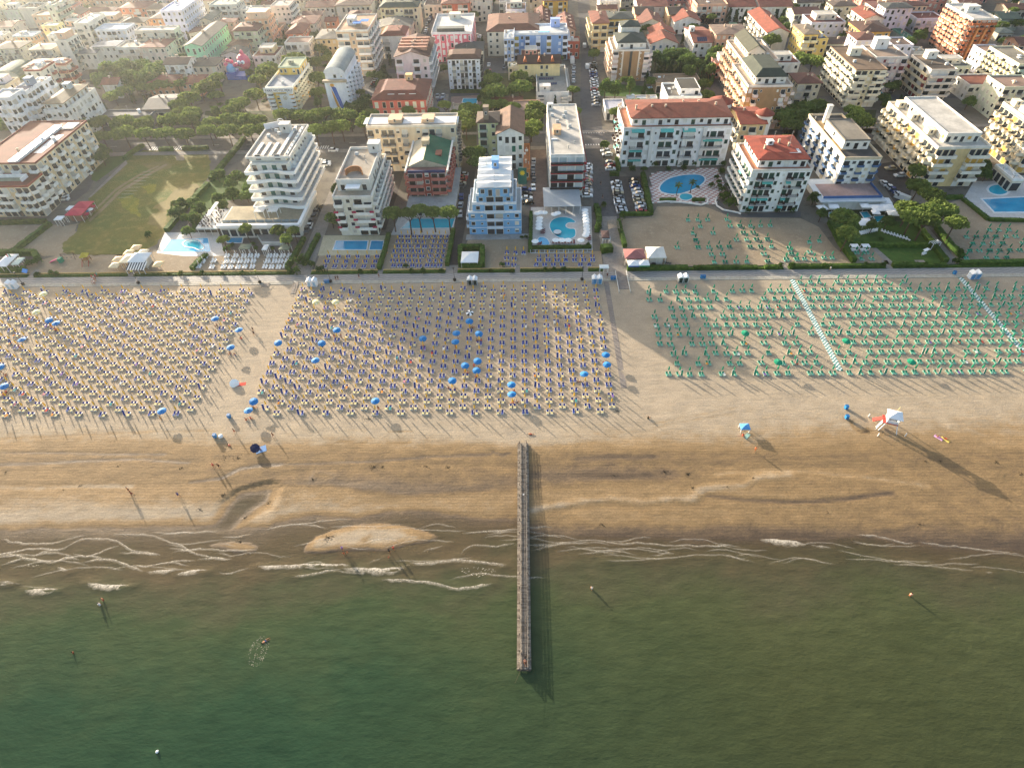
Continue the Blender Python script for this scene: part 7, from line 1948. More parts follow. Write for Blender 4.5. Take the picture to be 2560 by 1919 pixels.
for i,(t,x,y,r)in enumerate(SHR):
 c=gp(t,x,y)
 tree('bush',c[0],c[1],r*1.5,r,f'round garden shrub near the promenade, {ordinal(i)} from the left','round shrubs near the promenade',cat='shrub')
def palm(x,y,h,label):
 o=thing('palm_tree',label,'palm tree',(x,y,0))
 mb=MB()
 for k in range(5):
  mb.cyl(0,0,k*h/5,(k+1)*h/5-.01,.17-.012*k,.15-.012*k,7)
 mb.obj('trunk',[BARK],o)
 fr=MB()
 for k in range(16):
  a,up=2*pi*k/16+.2*(k%3),[.5,.1,-.2][k%3]
  pr=None
  for s in range(4):
   d=.15+s*.5
   z=h+up*d*1.1-.22*d*d
   c=(d*cos(a),d*sin(a),z)
   w=[.08,.34,.30,.03][s]
   e=[(c[0]-w*sin(a),c[1]+w*cos(a),c[2]),(c[0]+w*sin(a),c[1]-w*cos(a),c[2]-.04)]
   if pr:
    fr.add([pr[0],pr[1],e[1],e[0]],[(0,1,2,3)])
   pr=e
 fr.obj('crown',[L_PALM],o)
for i,(t,x,y,h)in enumerate([('t9',865,862,4.6),('t9',985,838,4.6)]):
 c=gp(t,x,y)
 palm(c[0],c[1],h,['left','right'][i]+' palm tree on the lower rim of the oval pool')
# ------------------------------------------------------------------ swimming pools
def pool_mat(hexc,deep):
 mt,nt,b=nodes('pool_water_'+hexc.strip('#'))
 p=pos(nt)
 c=mixc(nt,ramp(nt,noise(nt,.25,4,.5,p),[(.3,0),(.7,1)]),lin(hexc),lin(deep))
 nt.links.new(c,b.inputs["Base Color"])
 b.inputs["Roughness"].default_value=.08
 b.inputs["IOR"].default_value=1.33
 bump(nt,b,noise(nt,1.6,3,.6,p),.12,.1)
 return mt
WA,WB,WC=pool_mat('#0a93b8','#067fa6'),pool_mat('#2aaabc','#1d98b0'),pool_mat('#56b0d4','#449fc8')
RIM=mat('#d9d9d4',.6,.08)
def pool(t,pts,label,m=WA,z=.06,rim=.35,smooth=0,rm=RIM):
 poly=np.array(ccw([gp(t,*p)for p in pts]))
 for _ in range(smooth):
  nx=np.roll(poly,-1,0)
  poly=np.stack([poly*.75+nx*.25,poly*.25+nx*.75],1).reshape(-1,2)
 c=poly.mean(0)
 root=thing('swimming_pool',label,'swimming pool',(c[0],c[1],0))
 rel=[tuple(p-c)for p in poly]
 n=len(rel)
 out=[]
 for k in range(n):
  a,b_,d=np.array(rel[k-1]),np.array(rel[k]),np.array(rel[(k+1)%n])
  e1,e2=b_-a,d-b_
  n1=np.array([e1[1],-e1[0]])/(np.hypot(*e1)+1e-9)
  n2=np.array([e2[1],-e2[0]])/(np.hypot(*e2)+1e-9)
  q=n1+n2
  out.append(tuple(b_+q/(q@q+1e-9)*2*rim*.9))
 MB().sheet(rel,z).obj('pool_water',[m],root)
 mb=MB()
 for k in range(n):
  j=(k+1)%n
  mb.add([(*rel[k],z+.06),(*rel[j],z+.06),(*out[j],z+.06),(*out[k],z+.06),(*rel[k],z-.03),(*rel[j],z-.03),(*out[j],z-.05),(*out[k],z-.05)],[(0,3,2,1),(0,1,5,4),(3,7,6,2)])
 mb.obj('pool_rim',[rm],root)
 return root
area('pool_deck','t6',[(1545,1312),(1625,1110),(2060,1110),('t7',260,1110),('t7',325,1340),('t7',-60,1345)],DECK,4)
pool('t6',[(1800,1215),(1850,1185),(1900,1180),(1965,1190),(1985,1225),(2015,1245),(2005,1275),(1955,1282),(1920,1258),(1860,1255),(1820,1245)],'amoeba-shaped turquoise pool on a white deck beside the meadow',WB,smooth=2)
pool('t6',[(1690,1180),(2050,1165),(2080,1300),(1600,1305)],'wide shallow pale blue pool around the amoeba-shaped one',WC,z=.03,rim=.2)
pool('t7',[(318,1148),(505,1145),(490,1212),(345,1210)],'dark blue whirlpool beside the terrace of the white hotel',WA)
area('terrace_deck','t7',[(500,1110),(1110,1100),(1000,1330),(430,1330)],ground_mat('timber_deck','#6f665c','#7c7268',.3,'#5e564e',1),4)
area('pool_deck','t7',[(1300,1140),(1935,1140),(1880,1335),(1240,1340)],DECKC,4)
pool('t7',[(1425,1195),(1735,1195),(1722,1280),(1395,1280)],'long rectangular blue pool on the cream deck')
pool('t7',[(1772,1195),(1890,1195),(1876,1280),(1752,1280)],'small square blue pool at the right of the long one')
area('pool_deck','t8',[(60,1200),(140,1010),(630,985),(590,1200)],DECK,4)
pool('t8',[(150,1145),(235,1060),(610,1060),(585,1140)],'turquoise pool behind the row of five pines',WB)
area('pool_deck','t8',[(1268,960),(1790,955),(1800,1330),(1272,1330)],DECK,4)
pool('t8',[(1430,1110),(1450,1075),(1490,1052),(1540,1046),(1600,1052),(1640,1075),(1655,1095),(1600,1092),(1570,1105),(1565,1130),(1600,1150),(1650,1145),(1655,1200),(1635,1225),(1590,1237),(1520,1228),(1465,1195),(1436,1150)],'round turquoise pool with a curled bay and a central basin',WB,smooth=2)
pool('t8',[(1330,1222),(1395,1222),(1432,1270),(1425,1288),(1330,1285)],'pale shallow paddling pool at the corner of the round pool deck',WC,smooth=1)
c=gp('t8',1497,1185)
fb=thing('fountain_basin','round stone fountain basin standing in the curled turquoise pool','fountain',(c[0],c[1],0))
MB().cyl(0,0,-.02,.55,1.0,1.4,18).obj('bowl',[mat('#5d5a54',.8,.15)],fb)
MB().cyl(0,0,.552,.62,1.36,1.36,18).obj('basin_water',[mat('#c6cfcf',.2,.1)],fb)
CKA,CKB=mat('#b58e84',.8,.12),mat('#d6d0c8',.8,.1)
poly=[gp('t9',*p)for p in[(640,665),(900,640),(1200,618),(1270,720),(1290,850),(1180,935),(1100,925),(990,930),(760,915),(650,930)]]
ck=[MB(),MB()]
P=np.array(poly)
for i,x in enumerate(np.arange(P[:,0].min(),P[:,0].max(),1.15)):
 for j,y in enumerate(np.arange(P[:,1].min(),P[:,1].max(),1.15)):
  if sdist(np.array([x+.57]),np.array([y+.57]),P)[0]<0:
   ck[(i+j)%2].sheet(wr(x,x+1.13,y,y+1.13),.024)
tr=thing('chequered_terrace','pink and white chequered terrace around the oval blue pool','terrace',(0,0,0))
tag(ck[0].obj('pink_slab',[CKA],tr),kind='stuff');tag(ck[1].obj('white_slab',[CKB],tr),kind='stuff')
pool('t9',[(722,792),(745,755),(795,718),(870,694),(960,681),(1060,680),(1108,700),(1112,735),(1070,775),(1000,812),(915,842),(830,850),(750,835),(726,815)],'large oval deep blue pool with two palms',smooth=2,rim=.6)
pool('t9',[(893,870),(905,850),(950,842),(995,852),(1008,875),(985,895),(940,902),(905,892)],'small round paddling pool below the oval pool',WB,smooth=2,rim=.5)
mb=MB()
wp=[gp('t9',*p)for p in[(700,925),(780,918),(900,925),(1000,935),(1080,948),(1130,930),(1138,895),(1110,870)]]
for a,b_ in zip(wp[:-1],wp[1:]):
 mb.bar((*a,.35),(*b_,.35),.35,n=4)
tag(mb.obj('curved_wall',[mat('#e0dcd4')]),'white curved garden wall below the oval pool','wall')
mb=MB()
wp=[gp('t9',*p)for p in[(1225,880),(1200,910),(1215,955),(1270,990),(1400,1015),(1420,1025)]]
for a,b_ in zip(wp[:-1],wp[1:]):
 mb.bar((*a,.35),(*b_,.35),.3,n=4)
tag(mb.obj('curved_wall',[mat('#e0dcd4')]),'white curved wall around the shrubs at the corner apartments','wall')
area('pool_deck','t10',[(1560,870),(1640,735),(1800,735),(2300,640),(2300,1070),(1765,1062)],DECK,4)
pool('t10',[(1712,893),(2250,868),(2290,1000),(1818,1003)],'large rectangular deep blue pool at the right edge',rim=.8)
pool('t10',[(1762,808),(1785,778),(1850,765),(1915,782),(1940,812),(1915,845),(1850,855),(1785,840)],'round turquoise whirlpool behind the rectangular pool',WB,smooth=2,rim=.9)
pool('t10',[(660,1008),(715,1000),(752,1046),(692,1056)],'small square pool in the pine garden',WB,z=.1)
pool('t10',[(772,1042),(862,1036),(860,1080),(800,1088)],'second small pool in the pine garden, right of the white shades',WB,z=.1)
pool('t10',[(392,1008),(440,1006),(440,1040),(392,1040)],'tiny pool left of the pine garden',WB,z=.1)
area('pool_deck','t3',[(545,1030),(890,1010),(870,1190),(540,1190)],ground_mat('terracotta_paving','#a98a7c','#9a7c70',.4),4)
pool('t3',[(675,1050),(822,1050),(812,1112),(662,1092)],'small blue pool behind the peach apartments',WB)
pool('t3',[(1358,38),(1455,38),(1452,90),(1362,92)],'turquoise pool at the top edge beside the yellow block',WB)
pool('t4',[(510,930),(800,885),(800,912),(520,940)],'narrow wave-edged pool in front of the wooden sun deck',WC,z=.1)
pool('t5',[(725,925),(800,905),(850,960),(730,975)],'turquoise pool at the foot of the cream tower block',WB)
# ------------------------------------------------------------------ cars
_car={}
CARC={'white':'#e2e2df','silver':'#a9adb0','grey':'#5b5f63','black':'#17191c','blue':'#1f3f7c','red':'#9a1f1f','teal':'#27777c','beige':'#b7a888'}
CGL=mat('#11161c',.1,0,1,0,.6)
TYR=mat('#121212',.9,0)
def car_mesh(colr,van=False):
 key=(colr,van)
 if key in _car:
  return _car[key]
 pm=mat(CARC[colr],.3,.03,1,.1,.5)
 def loft(secs,w,name,mats,mi=None):
  mb=MB()
  n=len(secs[0])
  for yy in(-w,w):
   for(x,z)in secs[0]:
    pass
  prof=secs[0]
  for s_,sc in((-1,secs[1]),(1,secs[1])):
   mb.v+=[(x,s_*w*(k if z>.5 else 1),z)for(x,z),k in zip(prof,sc)]
  for k in range(n):
   j=(k+1)%n
   mb.f.append((k,j,n+j,n+k));mb.m.append(mi[k]if mi else 0)
  mb.f.append(tuple(range(n-1,-1,-1)));mb.m.append(mi[n]if mi else 0)
  mb.f.append(tuple(range(n,2*n)));mb.m.append(mi[n]if mi else 0)
  return mb.mesh(name,mats)
 if van:
  body=loft(([(-2.5,.25),(2.4,.25),(2.5,.7),(2.3,1.1),(1.7,1.25),(1.2,2.0),(-2.45,2.05),(-2.5,1.0)],[1,1,1,.97,.97,.9,.92,1]),.95,'body',[pm])
  cab=loft(([(1.30,1.3),(1.72,1.28),(1.26,1.92),(.9,1.94),(.9,1.3)],[.99,.99,.93,.93,.99]),.965,'windscreen',[CGL])
 else:
  body=loft(([(-2.05,.22),(2.0,.22),(2.1,.55),(1.95,.78),(.95,.93),(-1.75,.98),(-2.1,.85)],[1,1,1,.95,.96,.96,.97]),.86,'body',[pm])
  cab=loft(([(.95,.935),(.25,1.42),(-1.15,1.45),(-1.75,.985)],[.92,.80,.80,.92]),.86,'cabin',[CGL,pm],[0,1,0,0,0])
 wh=MB()
 o=0
 for k in range(12):
  a=2*pi*k/12
  wh.v+=[(.31*cos(a),-.1,.31*sin(a)),(.31*cos(a),.1,.31*sin(a))]
 for k in range(12):
  j=(k+1)%12
  wh.f.append((2*k,2*j,2*j+1,2*k+1));wh.m.append(0)
 wh.f.append(tuple(2*k for k in range(12)));wh.m.append(1);wh.f.append(tuple(2*k+1 for k in range(11,-1,-1)));wh.m.append(1)
 _car[key]=(body,cab,_car.get('w')or wh.mesh('wheel',[TYR,mat('#8d9092',.4,0,1,.6)]))
 _car['w']=_car[key][2]
 return _car[key]
def car(x,y,rz,colr,label,group,van=False):
 o=thing('parked_van' if van else 'parked_car',label,'van' if van else 'car',(x,y,.03),rz,group)
 b,c,w=car_mesh(colr,van)
 link('body',b,o);link('windscreen' if van else 'cabin',c,o)
 for wx in(-1.3,1.3):
  for s_ in(-1,1):
   link('wheel',w,o,(wx,s_*.78,.31))
 return o
CR_=random.Random(31)
PAL=['white']*5+['silver']*4+['grey']*3+['black']*3+['blue','red','beige']
CARS=[('t9',(95,595),(95,872),14,0,'beside the white slab hotel'),('t9',(255,485),(270,515),2,0,'by the street hedge, upper pair'),('t9',(292,585),(297,640),3,0,'by the street hedge, lower row'),('t9',(342,762),(395,1010),12,0,'in the left row of the dark car park'),('t9',(500,740),(567,1012),10,0,'in the right row of the dark car park'),('t3',(2050,690),(2085,1125),16,0,'along the right side of the long street'),('t3',(2050,375),(2052,510),4,1,'further up the long street on the right'),('t3',(1845,720),(1842,870),4,1,'on the left side of the long street'),('t7',(1255,875),(1145,1095),6,1,'along the lane by the white hotel'),('t8',(690,690),(655,790),5,0,'beside the podium of the brick hotel'),('t8',(665,880),(655,1030),3,1,'in the lane below the brick hotel'),('t8',(1290,570),(1290,800),5,1,'in the reddish service lane'),('t8',(1225,820),(1240,930),4,0,'beside the light blue building'),('t6',(872,395),(880,412),2,0,'at the upper end of the left car park'),('t6',(870,540),(872,556),1,0,'in the middle of the left car park'),('t6',(555,640),(640,792),7,0,'below the tan block in the left car park'),('t2',(780,530),(1110,535),5,1,'in the upper car park near the octopus'),('t2',(1270,555),(1400,540),6,1,'in the gravel row below the cream block'),('t2',(1380,490),(1460,490),3,1,'beside the tiny garage'),('t2',(1895,830),(1850,930),6,0,'in the yard right of the vaulted hotel'),('t3',(345,1040),(455,1035),3,1,'in the court beside the salmon hotel'),('t3',(445,1080),(445,1100),1,0,'alone in the court of the salmon hotel'),('t3',(945,700),(955,775),2,1,'in the yard of the periwinkle hotel'),('t3',(1105,730),(1105,740),1,1,'against the cream terrace wing'),('t3',(828,390),(840,430),4,0,'behind the raspberry hotel'),('t3',(262,370),(280,325),3,1,'at the lower end of the back street'),('t3',(288,270),(365,90),8,1,'along the back street by the palace'),('t10',(860,765),(970,855),4,1,'in the dark lane by the bowl-balcony block'),('t10',(990,695),(1000,695),1,0,'alone in the dark lane, pale'),('t10',(915,635),(920,640),1,0,'at the head of the dark lane'),('t5',(250,265),(325,395),8,0,'in the bay beside the yellow villas'),('t5',(1000,160),(1230,190),4,1,'in the far car park at the top right'),('t5',(500,1030),(650,1025),3,0,'at the foot of the cream tower block'),('t5',(25,960),(60,962),1,0,'in the lane by the brick condominium'),('t4',(505,1110),(530,1110),1,0,'by the lavender garage'),('t7',(1400,310),(1405,330),1,0,'behind the white hotel'),('t7',(1320,430),(1320,450),2,0,'near the red planters'),('t1',(1560,1010),(1640,1005),2,0,'by the school wings'),('t4',(980,0),(1060,90),4,1,'on the diagonal street'),('t5',(870,250),(960,330),4,0,'by the green canopy')]
for t,a,b_,n,ax,where in CARS:
 A,B=gp(t,*a),gp(t,*b_)
 used={}
 for i in range(n):
  p=A+(B-A)*(i/max(1,n-1))+np.array([CR_.uniform(-.25,.25),CR_.uniform(-.1,.1)])
  colr='red' if(where.startswith('in the right row')and i==n-1)else CR_.choice(PAL)
  rz=(pi/2 if ax else 0)+CR_.gauss(0,.04)+(pi if CR_.random()<.4 else 0)
  lab=f'{colr} car parked {where}' if n==1 else f'{colr} car, {ordinal(i)} from the {"top" if abs(b_[1] - a[1]) > abs(b_[0] - a[0]) and a[1] < b_[1] else ("bottom" if abs(b_[1] - a[1]) > abs(b_[0] - a[0]) else "left")}, {where}'
  car(p[0],p[1],rz,colr,lab,'cars '+where)
for t,x,y,rz,lab,colr in(('t3',1830,665,pi/2,'large white delivery van standing on the left of the long street','white'),('t10',1010,895,2.2,'white van with blue windows at the garden entrance','white'),('t3',1960,505,pi/2,'white van driving on the long street','white'),('t3',1990,725,pi/2,'white van on the street left of the parked row','white')):
 p=gp(t,x,y)
 o=car(p[0],p[1],rz,colr,lab,None,True)
 if 'delivery' in lab:
  o.scale=(1.3,1.15,1.4)
p=gp('t5',1260,285)
bus=thing('coach','white coach parked near the orange tower block','bus',(p[0],p[1],0),.75)
MB().box(-5.5,5.5,-1.25,1.25,.35,1.5).box(-5.5,5.5,-1.2,1.2,2.35,3.2).obj('body',[mat('#e4e4e2',.3,.04)],bus)
MB().box(-5.45,5.45,-1.22,1.22,1.502,2.348).obj('window_band',[CGL],bus)
for wx in(-3.4,3.4):
 for s_ in(-1,1):
  o=link('wheel',_car['w'],bus,(wx,s_*1.15,.5));o.scale=(1.6,1.3,1.6)
# ------------------------------------------------------------------ beach cabins, bins, lamps, ramps
CABW,CABR=mat('#e6e8ea',.5,.05),mat('#d9dde0',.5,.05)
CABD,CABN,CABB=mat('#8fb0c8',.6,.08),mat('#20302c',.6,.05),mat('#4a86b4',.6,.05)
def cabin(x,y,label,stripe=None):
 o=thing('beach_cabin',label,'beach cabin',(x,y,.02))
 for s_ in(-1,1):
  cx=s_*.80
  mb=MB().box(cx-.72,cx+.72,-.8,.8,0,2.0)
  mb.add([(cx-.72,-.8,2.0),(cx+.72,-.8,2.0),(cx,-.8,2.6),(cx-.72,.8,2.0),(cx+.72,.8,2.0),(cx,.8,2.6)],[(0,1,2),(4,3,5)])
  mb.obj('wall',[CABW],o)
  MB().add([(cx-.86,-.95,1.92),(cx,-.95,2.68),(cx,.95,2.68),(cx-.86,.95,1.92),(cx+.86,-.95,1.92),(cx+.86,.95,1.92),(cx-.86,-.95,1.86),(cx,-.95,2.60),(cx,.95,2.60),(cx-.86,.95,1.86),(cx+.86,-.95,1.86),(cx+.86,.95,1.86)],[(0,1,2,3),(1,4,5,2),(6,7,1,0),(7,10,4,1),(9,8,7,6),(8,11,10,7)]).obj('roof',[CABR],o)
  MB().box(cx-.40,cx+.40,-.84,-.803,.1,1.8).obj('door',[stripe or CABD],o)
  if stripe:
   for q in range(3):
    link('stripe',_strp(stripe),o,(cx+s_*.722,-.55+q*.45,0))
    link('stripe',_strp(stripe),o,(cx-.60+q*.55,-.812,0),pi/2)
 return o
_sm={}
def _strp(m):
 if m not in _sm:
  _sm[m]=MB().box(-.01,.01,-.1,.1,.05,1.9).mesh('stripe',[m])
 return _sm[m]
for t,x,y,st,lab in(('b1',105,150,None,'white twin beach cabins at the left end of the promenade'),('b2',625,128,None,'white twin beach cabins beside the wooden ramp'),('b2',2008,115,CABN,'white twin beach cabins with a dark door in front of the sand court'),('b3',1010,105,CABB,'white twin beach cabins with blue doors at the head of the paved lane'),('b3',1752,95,CABN,'black and white striped beach cabins at the green beach'),('b4',1850,112,CABB,'blue and white striped beach cabins at far right')):
 c=gp(t,x,y)
 cabin(c[0],c[1]+.8,lab,st)
POT=mat('#2a2522',.9,.1)
for i,(t,x,y)in enumerate((('b1',205,112),('b1',1200,100),('b2',175,95),('b2',785,88),('b2',1855,75),('b3',880,70))):
 c=gp(t,x,y)
 o=thing('promenade_lamp',f'dark lamp post in a round tub on the promenade edge, {ordinal(i)} from the left','street lamp',(c[0],c[1],.13),0,'lamp posts on the promenade')
 MB().cyl(0,0,0,.55,.42,.55,10).cyl(0,0,.551,.75,.5,.2,10).obj('tub',[POT],o)
 MB().cyl(0,0,.75,4.4,.07,.05,6).obj('pole',[POT],o)
 MB().cyl(0,0,4.401,4.75,.2,.34,8).cyl(0,0,4.752,4.9,.36,.1,8).obj('lamp_head',[mat('#b9b04a' if i in(1,2)else '#4a4640',.6,.1)],o)
BIN_B=mat('#2a7ab0',.5,.08)
_bin=MB().box(-.35,.35,-.38,.38,.08,1.0).mesh('bin_body',[BIN_B]);_lid=MB().box(-.38,.38,-.42,.42,1.004,1.1).mesh('lid',[mat('#1f5f92',.5,.05)])
for t,x,y,lab,n in(('b2',742,95,'beside the second lamp right of the twin cabins',2),('b3',1137,65,'on the promenade left of the white-railed ramp',2),('b3',1910,55,'right of the black striped cabins',2),('b4',1700,75,'beside the second chequered path',1),('b4',915,1050,'standing alone on the sand near the lifeguard hut, upper',1),('b4',918,1122,'standing alone on the sand near the lifeguard hut, lower',1),('z5',1702,165,'next to the white bag near the water line',1),('b1',1985,1255,'teal on the open sand at the end of the sandy gap',1)):
 c=gp(t,x,y)
 for k in range(n):
  o=thing('litter_bin',f'{["left ", "right "][k] if n == 2 else ""}blue bin {lab}','bin',(c[0]+k*.85,c[1],tz(c[0],c[1])if c[1]<147 else.13),0,'blue bins')
  link('body',_bin,o);link('lid',_lid,o)
GW_=mat('#8d8378',.85,.2,2)
for(a,b_,w,lab)in((gp('b2',487,92),gp('b2',455,192),1.6,'weathered wooden ramp leading from the promenade down to the sand'),(gp('b2',235,95),gp('b2',215,135),2.0,'short grey ramp left of the wooden ramp')):
 o=thing('beach_ramp',lab,'ramp',(a[0],a[1],0))
 n=int((a[1]-b_[1])/.3)
 for k in range(n):
  y,x=-(k+.5)*.3,(b_[0]-a[0])*(k+.5)/n
  link('plank',_sm.setdefault(w,MB().box(-w/2,w/2,-.14,.14,-.04,.0).mesh('plank',[GW_])),o,(x,y,.16-.10*k/n))
 for s_ in(-1,1):
  MB().bar((s_*w/2,0,.5),(b_[0]-a[0]+s_*w/2,b_[1]-a[1],.4),.05).bar((b_[0]-a[0]+s_*w/2,b_[1]-a[1],0),(b_[0]-a[0]+s_*w/2,b_[1]-a[1],.45),.05).obj('side_rail',[GW_],o)
xa,xb=gp('b3',1187,100)[0],gp('b3',1280,100)[0]
o=thing('beach_ramp','wide paved ramp with two white rails at the end of the street','ramp',(xa,152,0))
mb=MB()
for k in range(11):
 mb.box(.1,xb-xa-.1,-(k+1)*.82+.02,-k*.82,-.1,.20-.013*k)
mb.obj('paving',[PAV],o)
for s_,yy in((-.05,gp('b3',1200,178)[1]),(xb-xa+.05,gp('b3',1300,178)[1])):
 MB().bar((s_,-.4,.75),(s_,yy-152,.5),.09).bar((s_,-.4,.4),(s_,yy-152,.25),.06).bar((s_,yy-152,0),(s_,yy-152,.55),.09).bar((s_,-.4,0),(s_,-.4,.8),.09).obj('rail',[mat('#d8d4ca')],o)
c=gp('b4',1215,1185)
lg=thing('lifeguard_hut','white lifeguard hut on splayed legs with a red platform and ladder','lifeguard hut',(c[0],c[1],tz(*c)),-.35)
lg.scale=(1.15,1.15,1.15)
for sx in(-1,1):
 for sy in(-1,1):
  MB().bar((sx*1.75,sy*1.5,-.2),(sx*1.05,sy*1.0,2.0),.10).obj('leg',[CABW],lg)
RED=mat('#b3382e',.7,.15)
MB().box(-1.6,1.15,-1.1,1.1,2.0,2.12).obj('platform',[RED],lg)
mb=MB().box(-1.02,1.02,-.92,.92,2.124,2.2)
for x in(-1.0,1.0):
 for y in(-.9,.9):
  mb.box(x-.08,x+.08,y-.08,y+.08,2.2,3.9)
mb.box(-1.0,1.0,.84,.9,2.2,3.9).box(-.98,-.92,-.8,.8,2.2,3.0).box(.92,.98,-.8,.8,2.2,3.0).box(-.9,.9,-.9,-.84,2.2,2.9)
mb.obj('cabin_wall',[CABW],lg)
MB().add([(-1.4,-1.3,3.88),(1.4,-1.3,3.88),(1.4,1.3,3.88),(-1.4,1.3,3.88),(0,0,4.75),(-1.4,-1.3,3.78),(1.4,-1.3,3.78),(1.4,1.3,3.78),(-1.4,1.3,3.78)],[(0,1,4),(1,2,4),(2,3,4),(3,0,4),(5,6,1,0),(6,7,2,1),(7,8,3,2),(8,5,0,3),(8,7,6,5)]).obj('roof',[mat('#dfe3e6',.5,.05)],lg)
MB().bar((-.2,0,4.7),(-.1,0,6.2),.05).obj('flag_pole',[mat('#e6dc9a')],lg)
mb=MB().bar((-1.6,-.9,2.0),(-2.2,-1.4,0),.06).bar((-1.6,-.3,2.0),(-2.2,-.8,0),.06)
for k in range(6):
 mb.bar((-1.65-k*.1,-.95-k*.08,1.8-k*.3),(-1.65-k*.1,-.35-k*.08,1.8-k*.3),.045)
mb.obj('ladder',[CABW],lg)
MB().add([(-1.1,.1,2.08),(-1.1,1.0,2.08),(-2.9,1.0,.7),(-2.9,.1,.7),(-1.1,.1,1.95),(-1.1,1.0,1.95),(-2.9,1.0,.55),(-2.9,.1,.55)],[(0,1,2,3),(7,6,5,4),(0,3,7,4),(1,5,6,2),(2,6,7,3)]).obj('slide',[RED],lg)
# ------------------------------------------------------------------ pavilions, tents and awnings by the promenade
def hip_roof(root,w,d,z,rh,m,name='roof',dx=0,dy=0,e=.25):
 MB().add([(dx-w/2,dy-d/2,z),(dx+w/2,dy-d/2,z),(dx+w/2,dy+d/2,z),(dx-w/2,dy+d/2,z),(dx,dy,z+rh),(dx-w/2,dy-d/2,z-e),(dx+w/2,dy-d/2,z-e),(dx+w/2,dy+d/2,z-e),(dx-w/2,dy+d/2,z-e)],[(0,1,4),(1,2,4),(2,3,4),(3,0,4),(5,6,1,0),(6,7,2,1),(7,8,3,2),(8,5,0,3),(8,7,6,5)]).obj(name,[m],root)
def posts(root,w,d,h,m,n=2,dx=0,dy=0):
 me=_sm.setdefault(('post',h,m.name),MB().box(-.06,.06,-.06,.06,0,h).mesh('post',[m]))
 for i in range(n):
  for s_ in(-1,1):
   link('post',me,root,(dx-w/2+w*i/(n-1),dy+s_*d/2,0))
def canopy_roof(t,FL,FR,BK,h,label,m,rh=1.2,name='pavilion',cat='pavilion',solid=None):
 x0,x1,y0,y1=rect(t,FL,FR,BK,h)
 o=thing(name,label,cat,((x0+x1)/2,(y0+y1)/2,0))
 hip_roof(o,x1-x0,y1-y0,h,rh,m)
 posts(o,x1-x0-.4,y1-y0-.4,h-.25,mat('#d8d4cc'),3)
 if solid:
  MB().box(-(x1-x0)/2+.8,(x1-x0)/2-.8,-(y1-y0)/2+.9,(y1-y0)/2-.5,0,h-.27).obj('counter',[mat(solid,.8,.15)],o)
 return o
WTENT,PINK=mat('#e4e4e2',.7,.05),mat('#b8344a',.8,.1)
canopy_roof('t9',(425,1402),(605,1400),(600,1318),3,'terracotta and pink hipped roof of the beach kiosk',mat('#9c6460',.85,.15),1.5,'kiosk','kiosk','#b8a898')
canopy_roof('t9',(625,1402),(782,1390),(760,1300),3.2,'cream hipped roof of the beach kiosk, right half',mat('#d6cfc4',.7,.08),1.6,'kiosk','kiosk','#c9c2b6')
for lab,x,y,c2 in(('white market parasol with a blue valance at the kiosk terrace',495,1440,'#2a5aa0'),('white market parasol with a green valance at the kiosk terrace',585,1438,'#2a8a5a')):
 c=gp('t9',x,y,2.6)
 o=thing('market_parasol',lab,'parasol',(c[0],c[1],0))
 hip_roof(o,3.4,3.0,2.6,.8,WTENT,'canopy')
 MB().box(-1.72,1.72,-1.54,-1.5,2.1,2.5).obj('valance',[mat(c2)],o)
 MB().cyl(0,0,0,2.9,.05,n=6).obj('parasol_pole',[mat('#8a7a60')],o)
c0,c1=gp('t9',640,1490),gp('t9',800,1420)
for k in range(14):
 q=[CR_.uniform(c0[0],c1[0]),CR_.uniform(c0[1]+.6,c1[1])]
 o=thing('cafe_table',f'small dark cafe table on the kiosk terrace, {ordinal(k)} of a loose cluster','table',(q[0],q[1],0),CR_.random(),'cafe tables at the kiosk')
 MB().box(-.4,.4,-.4,.4,.70,.74).cyl(0,0,0,.70,.05,n=6).obj('table',[mat('#2c2e30',.6,.05)],o)
canopy_roof('t8',(662,1430),(810,1440),(812,1342),2.6,'white hipped tent roof inside the square hedge',WTENT,1.2,'tent','tent')
canopy_roof('t6',(-60,1445),(60,1440),(140,1322),3,'white tent canopy at the left edge behind the hedge',WTENT,1,'tent','tent')
canopy_roof('t6',(100,1430),(180,1420),(250,1355),2.6,'pale green flat tent with flags at the left edge',mat('#c6d0c4',.7,.08),.5,'tent','tent')
canopy_roof('t6',(1255,1400),(1425,1400),(1500,1305),3,'white pyramid roof of the beach bar',WTENT,1.7,'beach_bar','beach bar','#cfc8bc')
canopy_roof('t6',(1170,1410),(1270,1405),(1310,1320),2.7,'cream side canopy of the beach bar',mat('#e0cfae',.8,.08),.6,'beach_bar','beach bar')
x0,x1,y0,y1=rect('t6',(1235,1475),(1415,1475),(1430,1410),2.2)
o=thing('striped_awning','black and white striped awning in front of the beach bar','awning',(x0,y0,0))
for k in range(14):
 w=(x1-x0)/14
 MB().add([(k*w,0,2.0),(k*w+w,0,2.0),(k*w+w,y1-y0,2.9),(k*w,y1-y0,2.9),(k*w,0,1.95),(k*w+w,0,1.95)],[(0,1,2,3),(4,5,1,0)]).obj('awning_stripe',[mat('#e4e2dc' if k%2 else '#3a3a3e')],o)
posts(o,x1-x0-.2,.1,2.0,mat('#d8d4cc'),4,(x1-x0)/2,.1)
for k,(FL,FR,BK)in enumerate((((640,935),(790,945),(820,870)),((715,865),(860,870),(920,800)))):
 canopy_roof('t6',FL,FR,BK,3,['front','rear'][k]+' pink-red pyramid awning at the meadow corner',PINK,.9,'pink_awning','awning','#7d5a4a')
canopy_roof('t6',(525,985),(600,985),(620,945),2.6,'small white awning left of the pink awnings',WTENT,.3,'awning','awning')
canopy_roof('t6',(640,888),(700,885),(720,845),2.6,'white awning between the car park and the pink awnings',WTENT,.3,'awning','awning')
